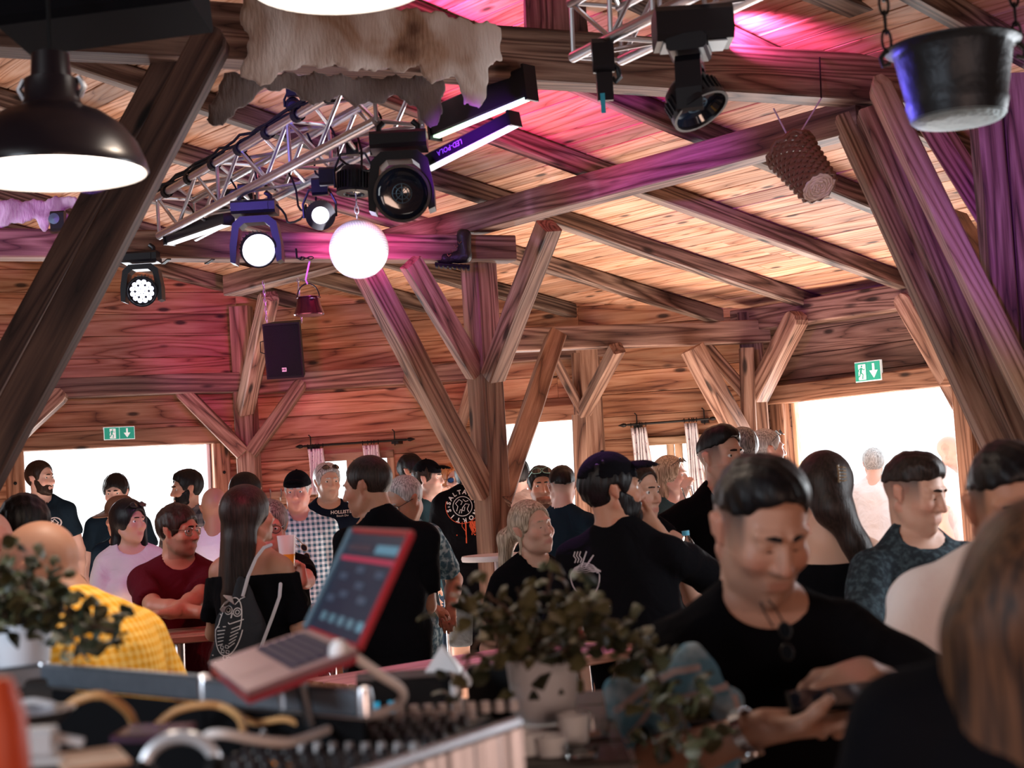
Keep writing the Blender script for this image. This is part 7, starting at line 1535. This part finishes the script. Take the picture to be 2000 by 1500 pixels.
plant('trailing plant with olive leaves in a white pot with a dark face, in front middle', pcA, potA, stA, None, (6, 3, 2, 3), 1.45)
def potB(e): MB().lathe([(.001, -.078), (.034, -.078), (.038, -.07), (.046, 0), (.044, 0), (.036, -.012), (.001, -.014)], 32).obj('pot', simple('white_square_pot', (.78, .82, .90), .4), e, True)
YB = 2.35; pcB = W(42, 1218, YB)
stB = [([(42, 1222, YB), (20, 1160, YB), (-15, 1100, YB)], 30), ([(42, 1222, YB), (60, 1150, YB-.05), (50, 1100, YB)], 30), ([(45, 1222, YB), (100, 1150, YB), (120, 1120, YB)], 30), ([(45, 1222, YB), (120, 1180, YB-.05), (165, 1210, YB-.06), (215, 1225, YB-.05)], 34),
       ([(42, 1222, YB), (0, 1190, YB-.08), (-40, 1170, YB-.06)], 24), ([(60, 1222, YB), (130, 1190, YB-.08), (150, 1260, YB-.1), (175, 1290, YB-.1)], 30), ([(100, 1200, YB-.05), (180, 1225, YB-.08), (250, 1235, YB-.08)], 10), ([(30, 1225, YB), (70, 1190, YB-.1), (100, 1195, YB-.1)], 34), ([(30, 1225, YB), (20, 1195, YB-.1), (-20, 1200, YB-.1)], 24)]
plant('bushy small-leaved plant in a white pot at the left edge', pcB, potB, stB, None, (3, 7, .5, 2), 1.3)
potstand = empty('pot_stand', (pcB.x, pcB.y, zb), 0, 'dark wooden block under the left plant pot', 'block'); MB().box((0, 0, (pcB.z-.078-zb)/2), (.12, .12, pcB.z-.078-zb), ch=.004).obj('block_body', M_bench, potstand)
# glass tumblers below the middle pot
zg = pcA.z-.098
e = empty('glass_stand', (pcA.x, pcA.y, zg), 0, 'cut-glass stand under the pot with the face', 'stand')
MB().lathe([(.05, -.002), (.052, -.006), (.012, -.018), (.010, -.04), (.05, -.05), (.052, -.06)], 24).obj('glass_foot', M_frost, e, True)
for i, (x, y, Y, h) in enumerate(((1118, 1395, 2.25, .075), (1160, 1402, 2.3, .06), (1030, 1430, 2.2, .06), (1075, 1436, 2.18, .06), (1135, 1455, 2.15, .05))):
    q = W(x, y, Y); zz = zb; e = empty('drinking_glass', (q.x, q.y, zz), 0, ['tall thin glass right of the pot with the face', 'glass half hidden behind the trailing leaves', 'short glass under the pot, on the left', 'short glass under the pot, in the middle', 'short glass at the bottom edge, right of the other glasses'][i], 'glass'); H2 = q.z-zz
    MB().lathe([(.001, 0), (.020, 0), (.024, H2), (.0228, H2), (.0185, .006), (.001, .006)], 20).obj('glass_wall', M_frost if i in (0, 2, 3) else M_glass, e, True)
# denim jacket slung over a chair back in front
M_den = cloth('light_denim', (.14, .36, .55), kind='blotch', col2=(.50, .74, .92), sc=.6); M_seam = simple('denim_seam', (.62, .56, .62), .8)
jc = W(1322, 1412, 2.48); G = Fld((-.2, -.1, -.15), (.2, .12, .13), .007)
G.cap((-.075, 0, .045), (.03, .01, .080), .028, .030, k=.03).cap((.03, .01, .080), (.085, 0, .035), .030, .024, k=.03).cap((-.075, 0, .045), (-.115, -.02, -.12), .024, .034, k=.03).cap((.085, 0, .035), (.080, .01, -.12), .020, .022, k=.02)
G.cap((-.02, .03, .05), (-.01, .04, -.12), .035, .045, k=.03).cap((-.06, -.02, -.08), (.05, -.02, -.11), .035, .035, k=.03).ell((.035, -.035, .0), (.035, .03, .055), k=.02, op='-').wob(lambda x, y, z: .007*np.sin(45*x+30*z+2*np.sin(30*z))+.004*np.sin(90*z-40*x+20*y))
e = empty('denim_jacket', jc, 0, 'light blue denim jacket slung in a heap before the man with the phone', 'jacket'); jo = link('denim_cloth', G.mesh('jacket'), M_den, e)
bpy.context.view_layer.update()
for k, pts in enumerate(([(-.10, .03), (-.05, .06), (.0, .085), (.04, .09)], [(-.085, -.02), (-.04, .03), (.02, .045), (.085, .055)], [(-.08, -.03), (-.06, -.09), (-.05, -.13)], [(.09, .05), (.10, .0), (.09, -.05)], [(-.02, -.06), (.03, -.08), (.06, -.12)])):
    rv, rf = ribbon2(pts, .011); P2 = []
    for t in range(len(pts)-1):
        for s in range(5): P2.append((pts[t][0]+(pts[t+1][0]-pts[t][0])*s/5, pts[t][1]+(pts[t+1][1]-pts[t][1])*s/5))
    P2.append(pts[-1]); lay('seam', [ribbon2(P2, .010)], jo, jc, (1, 0, 0), (0, 0, 1), M_seam, .002)
ch2 = empty('chair_back', (jc.x, jc.y+.03, 0), 0, 'dark chair back under the denim jacket', 'chair')
for q in (-1, 1): MB().tube([Vector((q*.09, .06, 0)), Vector((q*.09, .04, jc.z-.02))], .012, 8).obj('leg', M_blackm, ch2, True)
MB().tube([Vector((-.09, .04, jc.z-.02)), Vector((.09, .04, jc.z-.02))], .012, 8).obj('back_rail', M_blackm, ch2, True)
